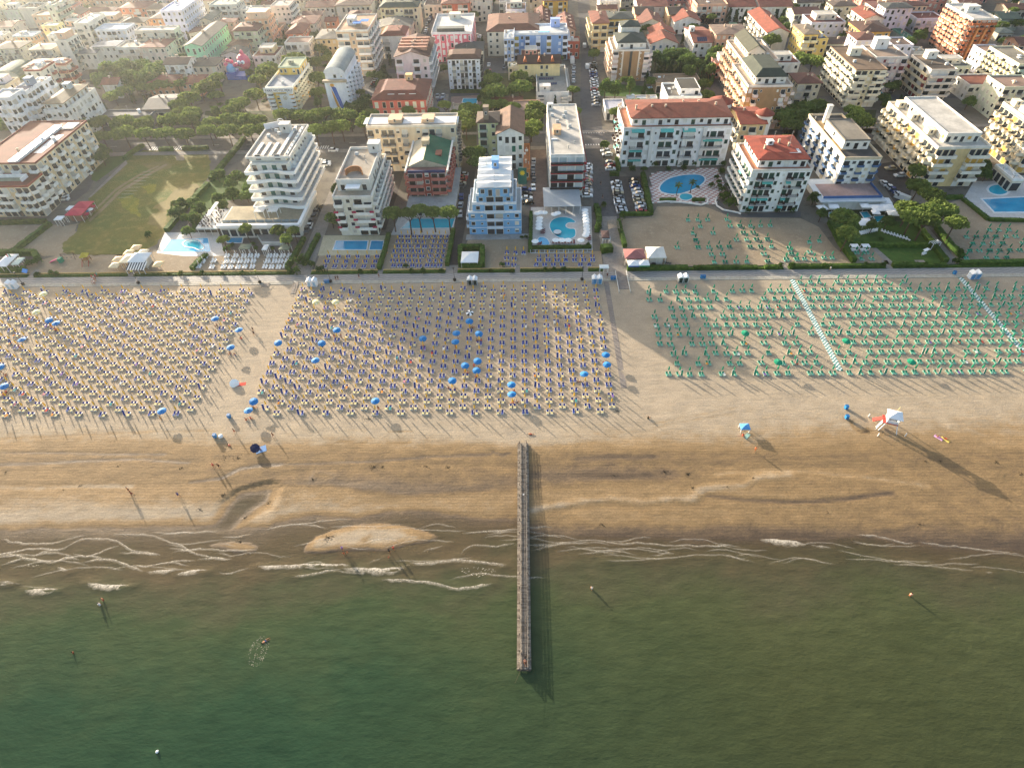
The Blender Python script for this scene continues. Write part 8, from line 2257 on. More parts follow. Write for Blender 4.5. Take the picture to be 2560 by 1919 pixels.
for i,(t,x,y,cc)in enumerate((('t6',1160,1370,'#e6c79a'),('t6',1130,1430,'#e8d0a8'),('t6',1270,1305,'#eccfa0'),('t6',1340,1255,'#ecc898'),('t6',1410,1300,'#e6d6b8'),('t6',1560,1420,'#eccb98'))):
 c=gp(t,x,y,2.4)
 o=thing('market_parasol',f'sunlit cream square parasol at the beach bar, {ordinal(i)} from the left','parasol',(c[0],c[1],0),0,'cream parasols at the beach bar')
 hip_roof(o,2.9,2.9,2.4,.6,mat(cc,.8,.06),'canopy');link('parasol_pole',POLE,o)
for i,(x,y,m_)in enumerate(((845,925,PINK),(910,850,PINK),(885,880,WTENT),(855,890,BLU_P))):
 c=gp('t6',x,y,2.0)
 open_parasol(open_mesh(m_,m_),c[0],c[1],['lower pink parasol at the meadow edge','upper pink parasol at the meadow edge','white parasol between two pink ones at the meadow edge','blue parasol beside the pink awning'][i],None)
for k,(FL,FR,BK,cc,lab)in enumerate((((455,1270),(565,1270),(590,1222),'#6f7a68','green-roofed gazebo on the hotel terrace, left'),((685,1280),(735,1280),(750,1228),'#e0e0de','narrow white gazebo between the green ones'),((850,1280),(955,1275),(970,1225),'#6f7a68','green-roofed gazebo on the hotel terrace, right'))):
 canopy_roof('t7',FL,FR,BK,2.6,lab,mat(cc,.8,.1),.3,'gazebo','gazebo')
P=[gp('t7',*p)for p in[(640,1150),(690,1110),(880,1110),(930,1150),(910,1240),(700,1240)]]
tb=thing('octagonal_bar','low white octagonal bar in front of the white hotel','bar',(P[0][0],P[0][1],0))
MB().prism(ccw([p-P[0]for p in P]),0,1.2).obj('counter',[mat('#cfcbc2',.7,.1)],tb)
MB().prism(ccw([(p-P[0])*.92+.2 for p in P]),1.204,1.3).obj('counter_top',[mat('#8d8780',.7,.15)],tb)
P0,P1,P2=gp('t7',35,1070,3),gp('t7',235,1080,3),gp('t7',340,880,3)
dk=thing('terrace_platform','raised white lounge terrace crowded with dark chairs beside the white hotel','terrace',(P0[0],P0[1],0))
w_,d_=P1[0]-P0[0],P2[1]-P0[1]
MB().box(0,w_,0,d_,2.5,3.0).obj('deck',[mat('#d9d4ca',.7,.1)],dk)
posts(dk,w_-.6,d_-.6,2.5,mat('#d8d4cc'),4,w_/2,d_/2)
MB().box(w_*.45,w_*.6,d_*.3,d_+.4,5.4,5.7).obj('shade_beam',[mat('#e6e4de')],dk)
MB().box(w_*.5,w_*.55,d_*.35,d_*.38,3.0,5.4).box(w_*.5,w_*.55,d_*.9,d_*.93,3.0,5.4).obj('beam_post',[mat('#e6e4de')],dk)
ch=MB().box(-.25,.25,-.25,.25,.38,.44).box(-.25,.25,.2,.26,.44,.9).box(-.2,-.15,-.2,-.15,0,.38).box(.15,.2,-.2,-.15,0,.38).box(-.2,-.15,.15,.2,0,.38).box(.15,.2,.15,.2,0,.38).mesh('chair',[mat('#33261f',.7,.1)])
k=0
for i in range(6):
 for j in range(9):
  if CR_.random()<.8:
   o=tag(link('terrace_chair',ch,None,(P0[0]+.8+(w_-1.6)*(i+CR_.uniform(-.2,.2))/5,P0[1]+.6+(d_-1.2)*(j+CR_.uniform(-.2,.2))/8,3.0),CR_.uniform(0,6)),f'dark terrace chair, {ordinal(j)} row from the front, {ordinal(i)} from the left on the raised terrace','chair','dark chairs on the raised terrace')
SEAT_W=slab_mesh(.03,.315,1.15,.315,.29,.05,WTENT,'seat');BACK_W=slab_mesh(1.17,.315,1.70,.78,.29,.05,WTENT,'backrest')
rows=[[(340,1365),(425,1365),(505,1368),(570,1365),(635,1365),(760,1365),(820,1365),(890,1365),(960,1362)],[(335,1418),(400,1418),(470,1418),(535,1418),(600,1418),(740,1418),(810,1418),(870,1418),(935,1414)],[(305,1472),(375,1475),(450,1475),(515,1472),(590,1472),(715,1472),(780,1475),(850,1475),(915,1468)],[(60,1468),(100,1420),(130,1370),(190,1475),(210,1412)]]
for r,row in enumerate(rows):
 for i,(x,y)in enumerate(sorted(row)):
  c=gp('t7',x,y)
  wl=f'{ordinal(i)} from the left, {["back", "middle", "front", "sandy side"][r]} row of the hotel garden'
  o=tag(link('folded_parasol_white',POLE,None,(c[0],c[1]+1.4,.02)),f'folded white parasol, {wl}','parasol','white parasols in the hotel garden');link('folded_canopy',FOLD_W,o)
  for s_ in(-1,1):
   o=tag(link('white_lounger',FR_W,None,(c[0]+s_*.48,c[1],.02)),f'{"left" if s_ < 0 else "right"} white lounger, {wl}','sun lounger','white loungers in the hotel garden')
   link('seat',SEAT_W,o);link('backrest',BACK_W,o)
RP=[('left side of',[(1345,1050),(1340,1078),(1338,1107),(1338,1136)]),('right side of',[(1735,982),(1738,1010),(1740,1036),(1745,1062),(1745,1088),(1747,1116),(1750,1144),(1750,1172),(1740,1197)]),('front of',[(1305,1250),(1482,1240),(1537,1240),(1590,1240),(1700,1240)]),('back of',[(1322,1008),(1352,1000),(1384,1002),(1470,1016),(1500,1006)])]
for where,pts in RP:
 for i,(x,y)in enumerate(pts):
  c=gp('t8',x,y,2.1)
  open_parasol(OPN_WH,c[0],c[1],f'round white parasol at the {where} the round pool, {ordinal(i)} from the {"top" if "side" in where else "left"}','white parasols around the round pool',.02,name='white_parasol')
MAR=mat('#6d2430',.8,.12)
SEAT_M,BACK_M=slab_mesh(.03,.315,1.15,.315,.29,.05,MAR,'seat'),slab_mesh(1.17,.315,1.70,.78,.29,.05,MAR,'backrest')
k=0
for(x,y,a)in[(1440+26*q,1282,0)for q in range(8)]+[(1330,1165+14*q,-1.57)for q in range(3)]+[(1300,1275+12*q,-1.57)for q in range(2)]+[(1770,1218+14*q,1.57)for q in range(3)]:
 c=gp('t8',x+20,y)
 o=tag(link('maroon_lounger',FR_W,None,(c[0],c[1],.02),a),f'maroon lounger on the white deck of the round pool, {ordinal(k)} going round from the front','sun lounger','maroon loungers around the round pool')
 link('seat',SEAT_M,o);link('backrest',BACK_M,o);k+=1
a,b_=gp('t8',1265,1356),gp('t8',1795,1350)
fn=thing('pool_fence','glass pool fence with white posts in front of the round pool deck','fence',(a[0],a[1],0))
pw=MB().box(-.06,.06,-.06,.06,0,1.25).mesh('post',[CABW])
for q in range(14):
 link('post',pw,fn,((b_[0]-a[0])*q/13,(b_[1]-a[1])*q/13,0))
MB().box(0,b_[0]-a[0],-.15,-.03,0,.16).obj('kerb',[mat('#b9c4cc',.5,.08)],fn)
for i,(x,y,w)in enumerate(((430,948,3.4),(700,942,3.2),(810,962,4.4),(900,955,4.0),(872,902,4.0),(940,1005,3.6),(700,1085,4.4),(795,1002,2.6),(330,960,3.0))):
 c=gp('t10',x,y,2.7)
 o=thing('square_shade',f'white square sunshade in the pine garden, {ordinal(i)} of the cluster by the blue-balcony hotel','parasol',(c[0],c[1],0),CR_.uniform(-.2,.2),'white square shades in the pine garden')
 hip_roof(o,w,w,2.7,.45,WTENT,'canopy');MB().cyl(0,0,0,2.75,.05,n=6).obj('parasol_pole',[CABW],o)
for i in range(18):
 u=i/8 if i<9 else(i-9)/8
 x,y=(645+u*150,1205-u*35)if i<9 else(872+u*215,1185+u*68)
 c=gp('t10',x,y)
 o=tag(link('lawn_lounger',FR_W,None,(c[0],c[1],.03),(-.5 if i<9 else.5)),f'white lounger on the shaded lawn, {ordinal(i % 9)} from the left in the {"left" if i < 9 else "right"} arc','sun lounger','white loungers on the shaded lawn')
 link('seat',SEAT_W,o);link('backrest',BACK_W,o)
for x,y,lab in((590,1335,'left white daybed with roof beside the lawn hedge'),(685,1335,'right white daybed with roof beside the lawn hedge')):
 c=gp('t10',x,y)
 o=thing('daybed',lab,'daybed',(c[0],c[1],0))
 MB().box(-1.1,1.1,-.8,.8,.2,.45).obj('mattress',[WTENT],o);MB().box(-1.2,1.2,-.9,.9,1.9,2.0).obj('roof',[CABW],o);posts(o,2.2,1.6,1.9,CABW)
c=gp('t10',1280,1310)
o=thing('white_arch','white slatted arch over the path right of the lawn','arch',(c[0],c[1],0),.3)
for q in range(5):
 MB().box(-1.6+q*.7,-1.45+q*.7,-.9,.9,2.2,2.32).obj('slat',[CABW],o)
posts(o,3.0,1.6,2.2,CABW)
c=gp('t10',1205,1370)
o=thing('lawn_swing','white garden swing chair on the lawn','garden swing',(c[0],c[1],0),.5)
MB().box(-.9,.9,-.35,.35,.4,.5).box(-.9,.9,.3,.38,.5,1.0).obj('bench',[WTENT],o);MB().bar((-1,0,0),(-1,0,1.9),.05).bar((1,0,0),(1,0,1.9),.05).box(-1.1,1.1,-.5,.5,1.9,1.98).obj('frame',[CABW],o)
a=gp('t9',320,1165)
o=thing('walkway_pergola','arched wooden pergola over the walkway to the beach','pergola',(a[0],a[1],0))
for q in range(7):
 mb=MB()
 pts=[(-1.9*cos(pi*k/8),q*.75-2.2,2.1+.7*sin(pi*k/8))for k in range(9)]
 for p,r in zip(pts[:-1],pts[1:]):
  mb.bar(p,r,.09)
 mb.obj('arch_rib',[mat('#a5957f',.85,.2,2)],o)
posts(o,3.7,4.5,2.2,WOOD)
canopy_roof('t9',(225,1225),(292,1220),(270,1160),2.6,'dark red-brown shelter roof beside the walkway',mat('#4f3a38',.85,.15),.3,'shelter','shelter')
canopy_roof('t9',(205,1485),(285,1485),(282,1455),2.6,'pale flat roof of the shower shelter at the promenade',mat('#cfd6d4',.6,.06),.15,'shelter','shelter')
o=thing('bicycle_shelter','small white framed bicycle shelter by the dark box hedge','shelter',tuple(gp('t9',258,1270))+(0,))
posts(o,2.4,1.8,2.1,CABW);MB().box(-1.3,1.3,-1.0,1.0,2.1,2.18).obj('roof',[mat('#a9b2b4',.4,.1)],o)
c=gp('t2',440,830)
o=thing('inflatable_slide','pink inflatable octopus slide with big white eyes on a blue base','inflatable slide',(c[0],c[1],0))
def ball(root,name,x,y,z,r,m,sz=1.0):
 mb=MB()
 for i in range(1,6):
  for k in range(10):
   mb.v.append((x+r*sin(pi*i/6)*cos(2*pi*k/10),y+r*sin(pi*i/6)*sin(2*pi*k/10),z+sz*r*cos(pi*i/6)))
 mb.v+=[(x,y,z+sz*r),(x,y,z-sz*r)]
 for i in range(4):
  for k in range(10):
   j=(k+1)%10
   mb.f.append((i*10+k,(i+1)*10+k,(i+1)*10+j,i*10+j));mb.m.append(0)
 for k in range(10):
  j=(k+1)%10
  mb.f.append((50,k,j));mb.f.append((51,40+j,40+k));mb.m+=[0,0]
 return mb.obj(name,[m],root)
IP,IB,IL=mat('#d8627a',.5,.08),mat('#2f62b8',.5,.1),mat('#7db4d8',.5,.08)
MB().box(-6,4,-3,4,0,2.0).box(-6,-1.5,-2.9,3.9,2.002,3.4).obj('base',[IB],o)
ball(o,'slide_hump',-3.6,0,4.4,2.6,IL)
ball(o,'head',3.4,1.5,7.4,3.4,IP,1.1)
ball(o,'crest',3.6,1.8,11.2,1.0,IP,1.8)
for s_ in(-1,1):
 e=ball(o,'eye',3.2+s_*1.0,-1.6,8.0,.95,mat('#efefef',.4,0));ball(e,'pupil',3.2+s_*.9,-2.35,8.0,.42,mat('#1d3a6a',.4,0))
for k,(x,y,z)in enumerate(((-1.2,0,6.2),(-3.0,1.2,7.6),(-5.0,1.6,8.0),(-5.6,-.4,6.8),(.4,-.8,6.8))):
 ball(o,'tentacle',x,y,z,1.1,IP,.9)
c=gp('t6',870,1400)
o=thing('play_tower','wooden play tower with a small roof on the playground sand','play tower',(c[0],c[1],0),.2)
posts(o,1.8,1.8,2.6,mat('#8a5f3a',.9,.2));MB().box(-1,1,-1,1,1.2,1.32).obj('deck',[mat('#8a6a44',.9,.2)],o);hip_roof(o,2.4,2.4,2.65,1.0,mat('#b3a23a',.8,.1))
MB().bar((-1,-1.0,1.2),(-1,-3,.05),.1).bar((1,-1,1.2),(1,-3,.05),.1).obj('slide',[mat('#a03a2a',.5,.05)],o)
c=gp('t6',540,1400)
o=thing('bouncy_slide','small pink and green plastic slide on the playground sand','slide',(c[0],c[1],0))
MB().add([(-1.5,-.6,.1),(1.8,-.6,1.4),(1.8,.6,1.4),(-1.5,.6,.1),(-1.5,-.6,0),(1.8,-.6,1.2),(1.8,.6,1.2),(-1.5,.6,0)],[(0,1,2,3),(4,0,3,7),(0,4,5,1),(3,2,6,7),(7,6,5,4)]).obj('chute',[mat('#c8407a',.5,.05)],o)
MB().box(1.82,3.0,-.7,.7,0,1.5).obj('tower',[mat('#2f8a6a',.6,.1)],o)
for t,x,y,a in(('t6',690,1370,.2),):
 c=gp(t,x,y)
 o=thing('swing_frame','dark wooden swing frame on the playground sand','swing',(c[0],c[1],0),a)
 MB().bar((-2,0,2.2),(2,0,2.2),.07).bar((-2,-.8,0),(-2,0,2.2),.07).bar((-2,.8,0),(-2,0,2.2),.07).bar((2,-.8,0),(2,0,2.2),.07).bar((2,.8,0),(2,0,2.2),.07).obj('frame',[mat('#5a4232',.9,.2)],o)
 for q in(-.7,.7):
  MB().bar((q-.2,0,2.2),(q-.2,0,.5),.02).bar((q+.2,0,2.2),(q+.2,0,.5),.02).box(q-.25,q+.25,-.12,.12,.44,.5).obj('swing_seat',[mat('#3a3a3a')],o)
c=gp('t8',1195,700,5)
o=thing('wall_sign','green billboard with a yellow sun shape beside the light blue building','sign',(c[0],c[1],0))
MB().box(-1.6,1.6,-.06,.06,2.2,8.6).obj('board',[mat('#2f6a5c',.6,.12)],o)
MB().add([(1.1*cos(2*pi*k/18)*(1 if k%2 else.6),-.07,6.6+1.2*sin(2*pi*k/18)*(1 if k%2 else.6))for k in range(18)],[tuple(range(18))]).obj('sun_shape',[mat('#e0c02a',.6,.05)],o)
posts(o,2.4,.2,2.2,mat('#6a6a66'),2)
c=gp('t6',245,1490,1.2)
o=thing('info_board','tilted blue information board by the promenade at left','sign',(c[0],c[1],0),-.3)
MB().add([(-1.1,-.5,.9),(1.1,-.5,.9),(1.1,.5,1.7),(-1.1,.5,1.7),(-1.1,-.5,.84),(1.1,-.5,.84),(1.1,.5,1.64),(-1.1,.5,1.64)],[(0,1,2,3),(7,6,5,4),(0,4,5,1),(1,5,6,2),(3,7,4,0)]).obj('board',[mat('#3a8ad0',.5,.08)],o)
posts(o,1.8,.3,.9,mat('#6a6a66'),2)
c=gp('t6',215,1480)
o=thing('flag','green white and red flag on a pole by the white tent','flag',(c[0],c[1],0))
MB().cyl(0,0,0,6.2,.05,n=6).obj('pole',[CABW],o)
for k,cc in enumerate(('#2f8a4a','#e8e8e6','#c03a34')):
 MB().box(-.06-(k+1)*.45,-.065-k*.45,-.02,.02,5.1,6.1).obj('flag_band',[mat(cc,.7,.05)],o)
P=gp('t2',760,1290,24)
o=thing('roof_sign','white rooftop sign frame with a rounded end on the wave hotel','sign',(P[0],P[1],21.6),.5)
MB().box(-3,3,-.1,.1,0,2.0).obj('sign_panel',[mat('#d9d9dc',.6,.06)],o)
mb=MB()
pts=[(3+1.1*cos(a),0,1.4+1.3*sin(a))for a in np.linspace(-1.6,2.4,12)]
for p,q in zip(pts[:-1],pts[1:]):
 mb.bar(p,q,.14)
mb.obj('sign_loop',[mat('#e4e4e2',.6,.05)],o)
# ------------------------------------------------------------------ people
def body_mesh(nm,J):
 """one continuous body grown over a skeleton with a Skin modifier. J: name -> (parent, xyz, radius)"""
 names=list(J)
 me=bpy.data.meshes.new(nm)
 me.from_pydata([J[k][1]for k in names],[(names.index(J[k][0]),names.index(k))for k in names if J[k][0]],[])
 o=bpy.data.objects.new(nm,me)
 COL.objects.link(o)
 o.modifiers.new('s','SKIN')
 sk=me.skin_vertices[0].data
 for i,k in enumerate(names):
  sk[i].radius=(J[k][2],J[k][2]*.85)
  sk[i].use_root=(k=='pelvis')
 o.modifiers.new('d','SUBSURF').levels=1
 out=bpy.data.meshes.new_from_object(o.evaluated_get(bpy.context.evaluated_depsgraph_get()))
 bpy.data.objects.remove(o)
 out.name=nm
 out.polygons.foreach_set("use_smooth",[True]*len(out.polygons))
 return out
def pose(kind):
 J={}
 if kind in('stand','walk'):
  s=.22 if kind=='walk' else.03
  J['pelvis']=(None,(0,0,.92),.135)
  J['chest']=('pelvis',(0,0,1.25),.15);J['neck']=('chest',(0,0,1.47),.055);J['head']=('neck',(0,-.02,1.58),.095);J['crown']=('head',(0,0,1.68),.07)
  for sd,e in((-1,'s'),(1,'d')):
   f=s*sd
   J['hip'+e]=('pelvis',(sd*.10,0,.84),.10);J['knee'+e]=('hip'+e,(sd*.11,-f*.9,.48),.062);J['ankle'+e]=('knee'+e,(sd*.11,-f*(.9 if sd>0 else 1.2),.09),.042);J['toe'+e]=('ankle'+e,(sd*.12,-f-.16,.035),.032)
   J['sh'+e]=('chest',(sd*.19,0,1.38),.06);J['el'+e]=('sh'+e,(sd*.25,f*.5,1.10),.043);J['wr'+e]=('el'+e,(sd*.26,f*.8-.06,.86),.03);J['ha'+e]=('wr'+e,(sd*.25,f*.85-.09,.76),.026)
 elif kind=='sit':
  J['pelvis']=(None,(0,0,.13),.135)
  J['chest']=('pelvis',(0,.06,.46),.145);J['neck']=('chest',(0,.04,.68),.055);J['head']=('neck',(0,0,.79),.095);J['crown']=('head',(0,.01,.89),.07)
  for sd,e in((-1,'s'),(1,'d')):
   J['hip'+e]=('pelvis',(sd*.11,-.1,.12),.10);J['knee'+e]=('hip'+e,(sd*.14,-.48,.38),.065);J['ankle'+e]=('knee'+e,(sd*.12,-.66,.06),.042);J['toe'+e]=('ankle'+e,(sd*.12,-.82,.035),.03)
   J['sh'+e]=('chest',(sd*.19,.05,.58),.06);J['el'+e]=('sh'+e,(sd*.27,-.12,.38),.043);J['wr'+e]=('el'+e,(sd*.17,-.36,.42),.03);J['ha'+e]=('wr'+e,(sd*.13,-.45,.41),.026)
 else:
  J['pelvis']=(None,(0,0,.12),.125)
  J['chest']=('pelvis',(0,.34,.13),.14);J['neck']=('chest',(0,.56,.13),.055);J['head']=('neck',(0,.68,.13),.095);J['crown']=('head',(0,.78,.13),.07)
  for sd,e in((-1,'s'),(1,'d')):
   J['hip'+e]=('pelvis',(sd*.10,-.09,.11),.095);J['knee'+e]=('hip'+e,(sd*.13,-.46,.12+.14*(sd>0)),.062);J['ankle'+e]=('knee'+e,(sd*.13,-.84,.06),.042);J['toe'+e]=('ankle'+e,(sd*.14,-.92,.16),.03)
   J['sh'+e]=('chest',(sd*.19,.46,.12),.06);J['el'+e]=('sh'+e,(sd*.30,.2,.07),.043);J['wr'+e]=('el'+e,(sd*.28,-.06,.06),.03);J['ha'+e]=('wr'+e,(sd*.27,-.16,.05),.026)
 return J
SKIN_=[mat('#a8714f',.6,.08),mat('#c08a66',.6,.08),mat('#8a5638',.6,.08)]
PB={k:body_mesh('person',pose(k))for k in('stand','walk','sit','lie')}
HAIR=mat('#2a1c14',.9,.1)
_cl={}
def cloth(kind,what,colr):
 key=(kind,what,colr)
 if key in _cl:
  return _cl[key]
 up=kind in('stand','walk')
 mb=MB()
 if what=='swimwear':
  if up:
   mb.cyl(0,0,.78,.98,.185,.165,10)
  elif kind=='sit':
   mb.cyl(0,-.02,.02,.24,.19,.17,10)
  else:
   mb.box(-.17,.17,-.14,.10,.005,.25)
 elif what=='shirt':
  if up:
   mb.cyl(0,0,.96,1.42,.18,.20,10)
  elif kind=='sit':
   mb.cyl(0,.01,.22,.62,.18,.2,10,0,0,.05)
  else:
   mb.box(-.2,.2,.1,.5,.0,.28)
 else:
  c={'sit':(0,.03,.80),'lie':(0,.72,.12)}.get(kind,(0,.02,1.60))
  for i in range(1,4):
   for k in range(8):
    mb.v.append((c[0]+.125*sin(pi*i/7)*cos(2*pi*k/8)*1.05,c[1]+.13*sin(pi*i/7)*sin(2*pi*k/8),c[2]+.145*cos(pi*i/7)))
  mb.v.append((c[0],c[1],c[2]+.15))
  for i in range(2):
   for k in range(8):
    j=(k+1)%8
    mb.f.append((i*8+k,(i+1)*8+k,(i+1)*8+j,i*8+j));mb.m.append(0)
  for k in range(8):
   mb.f.append((24,k,(k+1)%8));mb.m.append(0)
 _cl[key]=mb.mesh(what,[HAIR if what=='hair' else mat(colr,.8,.1)])
 return _cl[key]
_pb={}
def person(t,x,y,kind,label,wear='#2a5aa0',shirt=None,rz=0.0,z=None,skin=0,group=None):
 c=gp(t,x,y)if t!='w' else np.array([x,y])
 if z is None:
  z=tz(c[0],c[1])if c[1]<147 else(.13 if c[1]<152 else.03)
 if(kind,skin)not in _pb:
  m_=PB[kind].copy()
  m_.materials.clear();m_.materials.append(SKIN_[skin])
  _pb[(kind,skin)]=m_
 o=thing('person',label,'person',(c[0],c[1],z),rz,group)
 link('body',_pb[(kind,skin)],o)
 link('swimwear',cloth(kind,'swimwear',wear),o)
 if shirt:
  link('shirt',cloth(kind,'shirt',shirt),o)
 link('hair',cloth(kind,'hair',''),o)
 return o
person('z5',1022,592,'stand','person standing on the damp sand left of the boat-shaped hollow','#26303a',None,2.2)
person('z5',1048,622,'walk','person walking toward the water with the longest left shadow','#a03a3a',None,2.6,skin=2)
person('z5',1415,632,'walk','person with outstretched shadow walking on the pale sand at left','#2a3a7a','#4a4a78',1.2)
person('z5',1692,402,'walk','person in red walking by the dark wrack line, left of a pair','#b03a2a','#b85a4a',2.8)
person('z5',1734,405,'walk','person walking by the dark wrack line, right of a pair','#3a3a3a',None,2.8,skin=2)
person('z5',1858,132,'walk','person in red shorts below the sandy gap','#b8402a',None,2.4)
person('z5',2162,162,'walk','person walking down to the wet sand from the sandy gap','#8a4a3a',None,2.4,skin=2)
person('z5',1812,232,'lie','person lying flat on the sand below the blue bins','#a03a3a',None,.8)
person('z5',808,1448,'stand','person wading in the green water, right of a pair at far left','#b03a2a',None,2,z=-.95,skin=1)
person('z5',786,1486,'stand','person with white cap wading, left of a pair at far left','#d8d8d8','#d8d8d8',1,z=-1.0)
person('z6',630,968,'stand','person in violet standing at the edge of the long sandbar','#8a5aa0','#9a7ab8',2.4)
person('z6',640,1000,'stand','person wading just below the long sandbar, left group','#c8603a',None,2.4,z=-.5)
person('z6',664,990,'walk','child-sized person in orange beside the long sandbar','#d8703a',None,2.0,z=-.5,skin=1).scale=(.7,.7,.7)
person('z6',970,985,'stand','person in a dark shirt below the long sandbar, right group','#22282c','#26302e',2.6,z=-.45)
person('z6',1002,966,'stand','person in red at the right end of the sandbar group','#c04a3a','#c85a4a',2.6,z=-.45)
person('z6',965,1024,'walk','small person wading below the right sandbar group','#d86a5a',None,2.0,z=-.6).scale=(.65,.65,.65)
person('z7',345,672,'walk','person wading in the green water right of the pier','#d8c8c0','#d8d0c8',2.4,z=-1.0,skin=1)
person('z7',1722,702,'stand','person standing alone in the water at far right','#d86a4a','#e0a890',2.2,z=-.9)
person('o',156,1408,'stand','person swimming upright at far left, only shoulders above the water','#2a2a2a',None,2.0,z=-1.45,skin=2)
sw=person('o',572,1382,'lie','person swimming with a white splash in the left water','#2a3a6a',None,2.2,z=-.56)
person('z6',2000,132,'lie','person lying on the grey sand at the head of the pier','#a0402a',None,1.4)
person('p',1620,1046,'sit','person in black sitting alone right of the blue lounger field','#2a3a2a','#2c3c30',2.2)
person('b4',252,1362,'walk','person in orange walking toward the sea right of the pier','#e0703a','#e08050',2.3)
person('w',PX0+.15,PY0+1.2,'sit','person sitting at the sea end of the pier with a fishing rod','#22284a','#c8927a',.2,z=PZ)
MBR=MB().bar((PX0-.15,PY0+.6,PZ+.6),(PX0-1.6,PY0-2.6,PZ+.9),.02)
tag(MBR.obj('fishing_rod',[mat('#6a5a44')]),'thin fishing rod held out over the end of the pier','fishing rod')
tag(MB().box(PX0+.1,PX0+.75,PY0+1.9,PY0+2.1,PZ+.3,PZ+.36).box(PX0+.12,PX0+.18,PY0+1.9,PY0+2.1,PZ,PZ+.3).box(PX0+.66,PX0+.72,PY0+1.9,PY0+2.1,PZ,PZ+.3).obj('stool',[mat('#2a2624')]),'small dark stool behind the angler on the pier','stool')
for i,(x,y,w_,s_)in enumerate(((808,62,'#8a3a3a','#b84a4a'),(825,70,'#3a6a6a','#d8d4cc'),(838,55,'#c84a5a','#d8586a'),(818,92,'#3a3a3a','#e4e2dc'),(828,108,'#a03a3a','#e6d8d0'),(812,112,'#d8d8d0','#c8b0a8'),(850,40,'#3a8a8a','#4ab0a8'),(834,84,'#7a4a3a','#b8786a'))):
 person('b1',x,y,'walk',f'person of the group crossing the promenade at left, {ordinal(i)} walker of eight',w_,s_,i*.9,skin=i%3,group='walkers crossing the promenade')
for t,x,y,lab,s_ in(('b2',832,72,'left of two people in dark clothes strolling on the promenade','#2a2a2e'),('b2',850,70,'right of two people in dark clothes strolling on the promenade','#2e2a2a'),('b2',1032,55,'person walking alone by the edge of the planted strip','#3a3a44'),('b2',1202,48,'person with bare shoulders on the promenade',None),('b3',1098,48,'person in dark red at the promenade by the street end','#4a2028'),('b4',795,52,'person sitting at the edge of the sunlit promenade','#d8d0c8'),('b2',118,512,'left person of a couple walking in the sandy gap','#3a2a2a'),('b2',125,545,'right person of a couple walking in the sandy gap','#2a1c1c'),('p',1390,352,'person crossing the street at the zebra crossing','#2a3040'),('t9',212,770,'person cycling clothes walking down the street','#3a4048'),('t9',228,885,'person walking down the middle of the street','#5a4a44')):
 person(t,x,y,'walk',lab,'#2a2a30',s_,_R.uniform(0,6),skin=_R.randrange(3))
k=0
for o_ in sorted(OPEN_B,key=lambda q:px(*q)[0]):
 c=gp(*o_,2.1)
 for j in range(_R.randint(1,2)):
  person('w',c[0]+_R.uniform(-1.2,1.4),c[1]-_R.uniform(.6,1.8),_R.choice(['sit','sit','stand']),f'person resting by an open blue parasol, {ordinal(k)} counting from the left',_R.choice(['#c8483a','#2a4a9a','#d89a3a','#a03a6a','#2a2a2a']),_R.choice([None,None,'#c85a4a','#d8d4cc']),_R.uniform(0,6),skin=_R.randrange(3),group='people at the blue parasols')
  k+=1
def towel(t,x,y,w,l,colr,rz,label):
 c=gp(t,x,y)
 o=tag(MB().box(-w/2,w/2,-l/2,l/2,.01,.04).obj('beach_towel',[mat(colr,.9,.25,6)],None,(c[0],c[1],tz(*c))),label,'towel')
 o.rotation_euler[2]=rz
 return o
towel('z5',2062,262,2.4,1.9,'#6f94c4',.4,'large blue picnic blanket on the wet sand below the sandy gap')
person('z5',2050,258,'sit','person in red sitting on the blue picnic blanket','#c8402a','#c8503a',1)
c=gp('z5',2004,222,1.2)
open_parasol(open_mesh(mat('#20264a'),mat('#20264a')),c[0],c[1],'navy blue parasol tilted beside the picnic blanket',None,tz(*c)-.7,.5)
towel('b4',1590,1262,.9,1.9,'#d8a8d0',.7,'pink towel with a sunbather right of the lifeguard hut');person('b4',1592,1260,'lie','person sunbathing on the pink towel right of the lifeguard hut','#b87ab8',None,.7)
towel('b4',1640,1275,.9,1.9,'#e6cf6a',.6,'yellow towel right of the pink one near the lifeguard hut');person('b4',1642,1272,'lie','person sunbathing on the yellow towel near the lifeguard hut','#c8603a',None,.6,skin=2)
towel('b4',195,1250,.9,1.9,'#9ac0b0',-.8,'pale green towel beside the blue beach tent')
c=gp('b4',172,1205)
o=thing('beach_tent','small blue pop-up beach tent right of the pier','tent',(c[0],c[1],tz(*c)))
hip_roof(o,2.2,1.8,1.3,.5,mat('#5a9ad0',.7,.1));posts(o,2.0,1.6,1.3,CABW)
person('b4',165,1250,'sit','person with a red ring sitting in front of the blue beach tent','#d8402a','#d8604a',.5)
towel('b1',2080,970,2.6,1.2,'#c84a3a',.2,'red-edged board lying in the sandy gap')
c=gp('b1',2005,912,1.6)
open_parasol(OPN_WH,c[0],c[1],'tilted white parasol lying in the sandy gap',None,tz(*c)-1.0,.6)
c=gp('z5',1748,165)
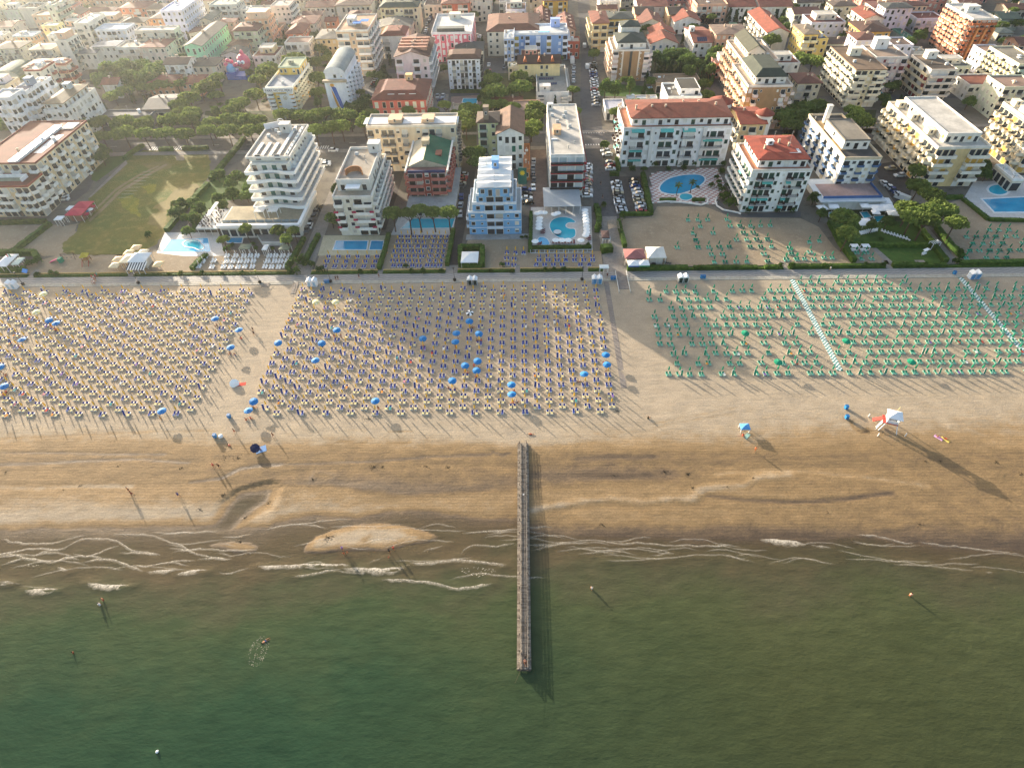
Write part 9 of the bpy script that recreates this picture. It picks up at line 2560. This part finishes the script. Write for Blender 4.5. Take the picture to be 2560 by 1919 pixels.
ob=thing('white_bag','white plastic bag lump beside the blue bin at the water line','bag',(c[0],c[1],tz(*c)))
ball(ob,'sack',0,0,.35,.6,WTENT,.7);ball(ob,'knot',.3,.1,.72,.2,WTENT,.8)
c=gp('o',565,1392,SEA)
R=np.random.RandomState(4)
mb=MB()
for k in range(260):
 a=R.rand()*2*pi
 r=.6+2.6*R.rand()**.7
 x,y=c[0]+r*cos(a)*.55-.2,c[1]-1.1+r*sin(a)*.9
 if R.rand()<(.9 if r>2.2 or abs(x-c[0])<.8 else.25):
  q=.015+.04*R.rand()
  mb.sheet([(x-q,y),(x,y-q*1.6),(x+q,y),(x,y+q*1.6)],SEA+.02)
o=mb.obj('splash',_fm)
o.data.attributes.new('fade','FLOAT','POINT').data.foreach_set('value',np.full(len(mb.v),.9,np.float32))
tag(o,kind='stuff')
c=gp('o',340,1623,SEA)
ob=thing('white_buoy','tiny white buoy floating alone at the bottom left','buoy',(c[0],c[1],SEA))
ball(ob,'float',0,0,.1,.26,WTENT,.8);MB().cyl(0,0,.3,.6,.04,n=5).obj('spindle',[WTENT],ob)
for i,(x,y)in enumerate(((1080,1108),(1147,1250),(1346,1250))):
 c=gp('b4',x,y)
 o=thing('marker_post',f'short white marker post around the lifeguard hut, {ordinal(i)} from the left','post',(c[0],c[1],tz(*c)),0,'marker posts around the lifeguard hut')
 MB().cyl(0,0,0,.9,.12,.10,7).cyl(0,0,.902,1.0,.14,.02,7).obj('post',[CABW],o)
# ------------------------------------------------------------------ haze
_hz=MB().box(-GW-60,GW+60,-GW-60,GW+60,-9,118)
_hm=bpy.data.materials.new("haze")
_hm.use_nodes=True
_n=_hm.node_tree
_n.nodes.remove(_n.nodes["Principled BSDF"])
_v=_n.nodes.new("ShaderNodeVolumePrincipled")
_v.inputs["Color"].default_value=(.93,.98,1.0,1)
_v.inputs["Density"].default_value=HAZE
_v.inputs["Anisotropy"].default_value=.7
_n.links.new(_v.outputs[0],_n.nodes["Material Output"].inputs["Volume"])
tag(_hz.obj('haze',_hm),kind='stuff')
SC.cycles.volume_max_steps=64
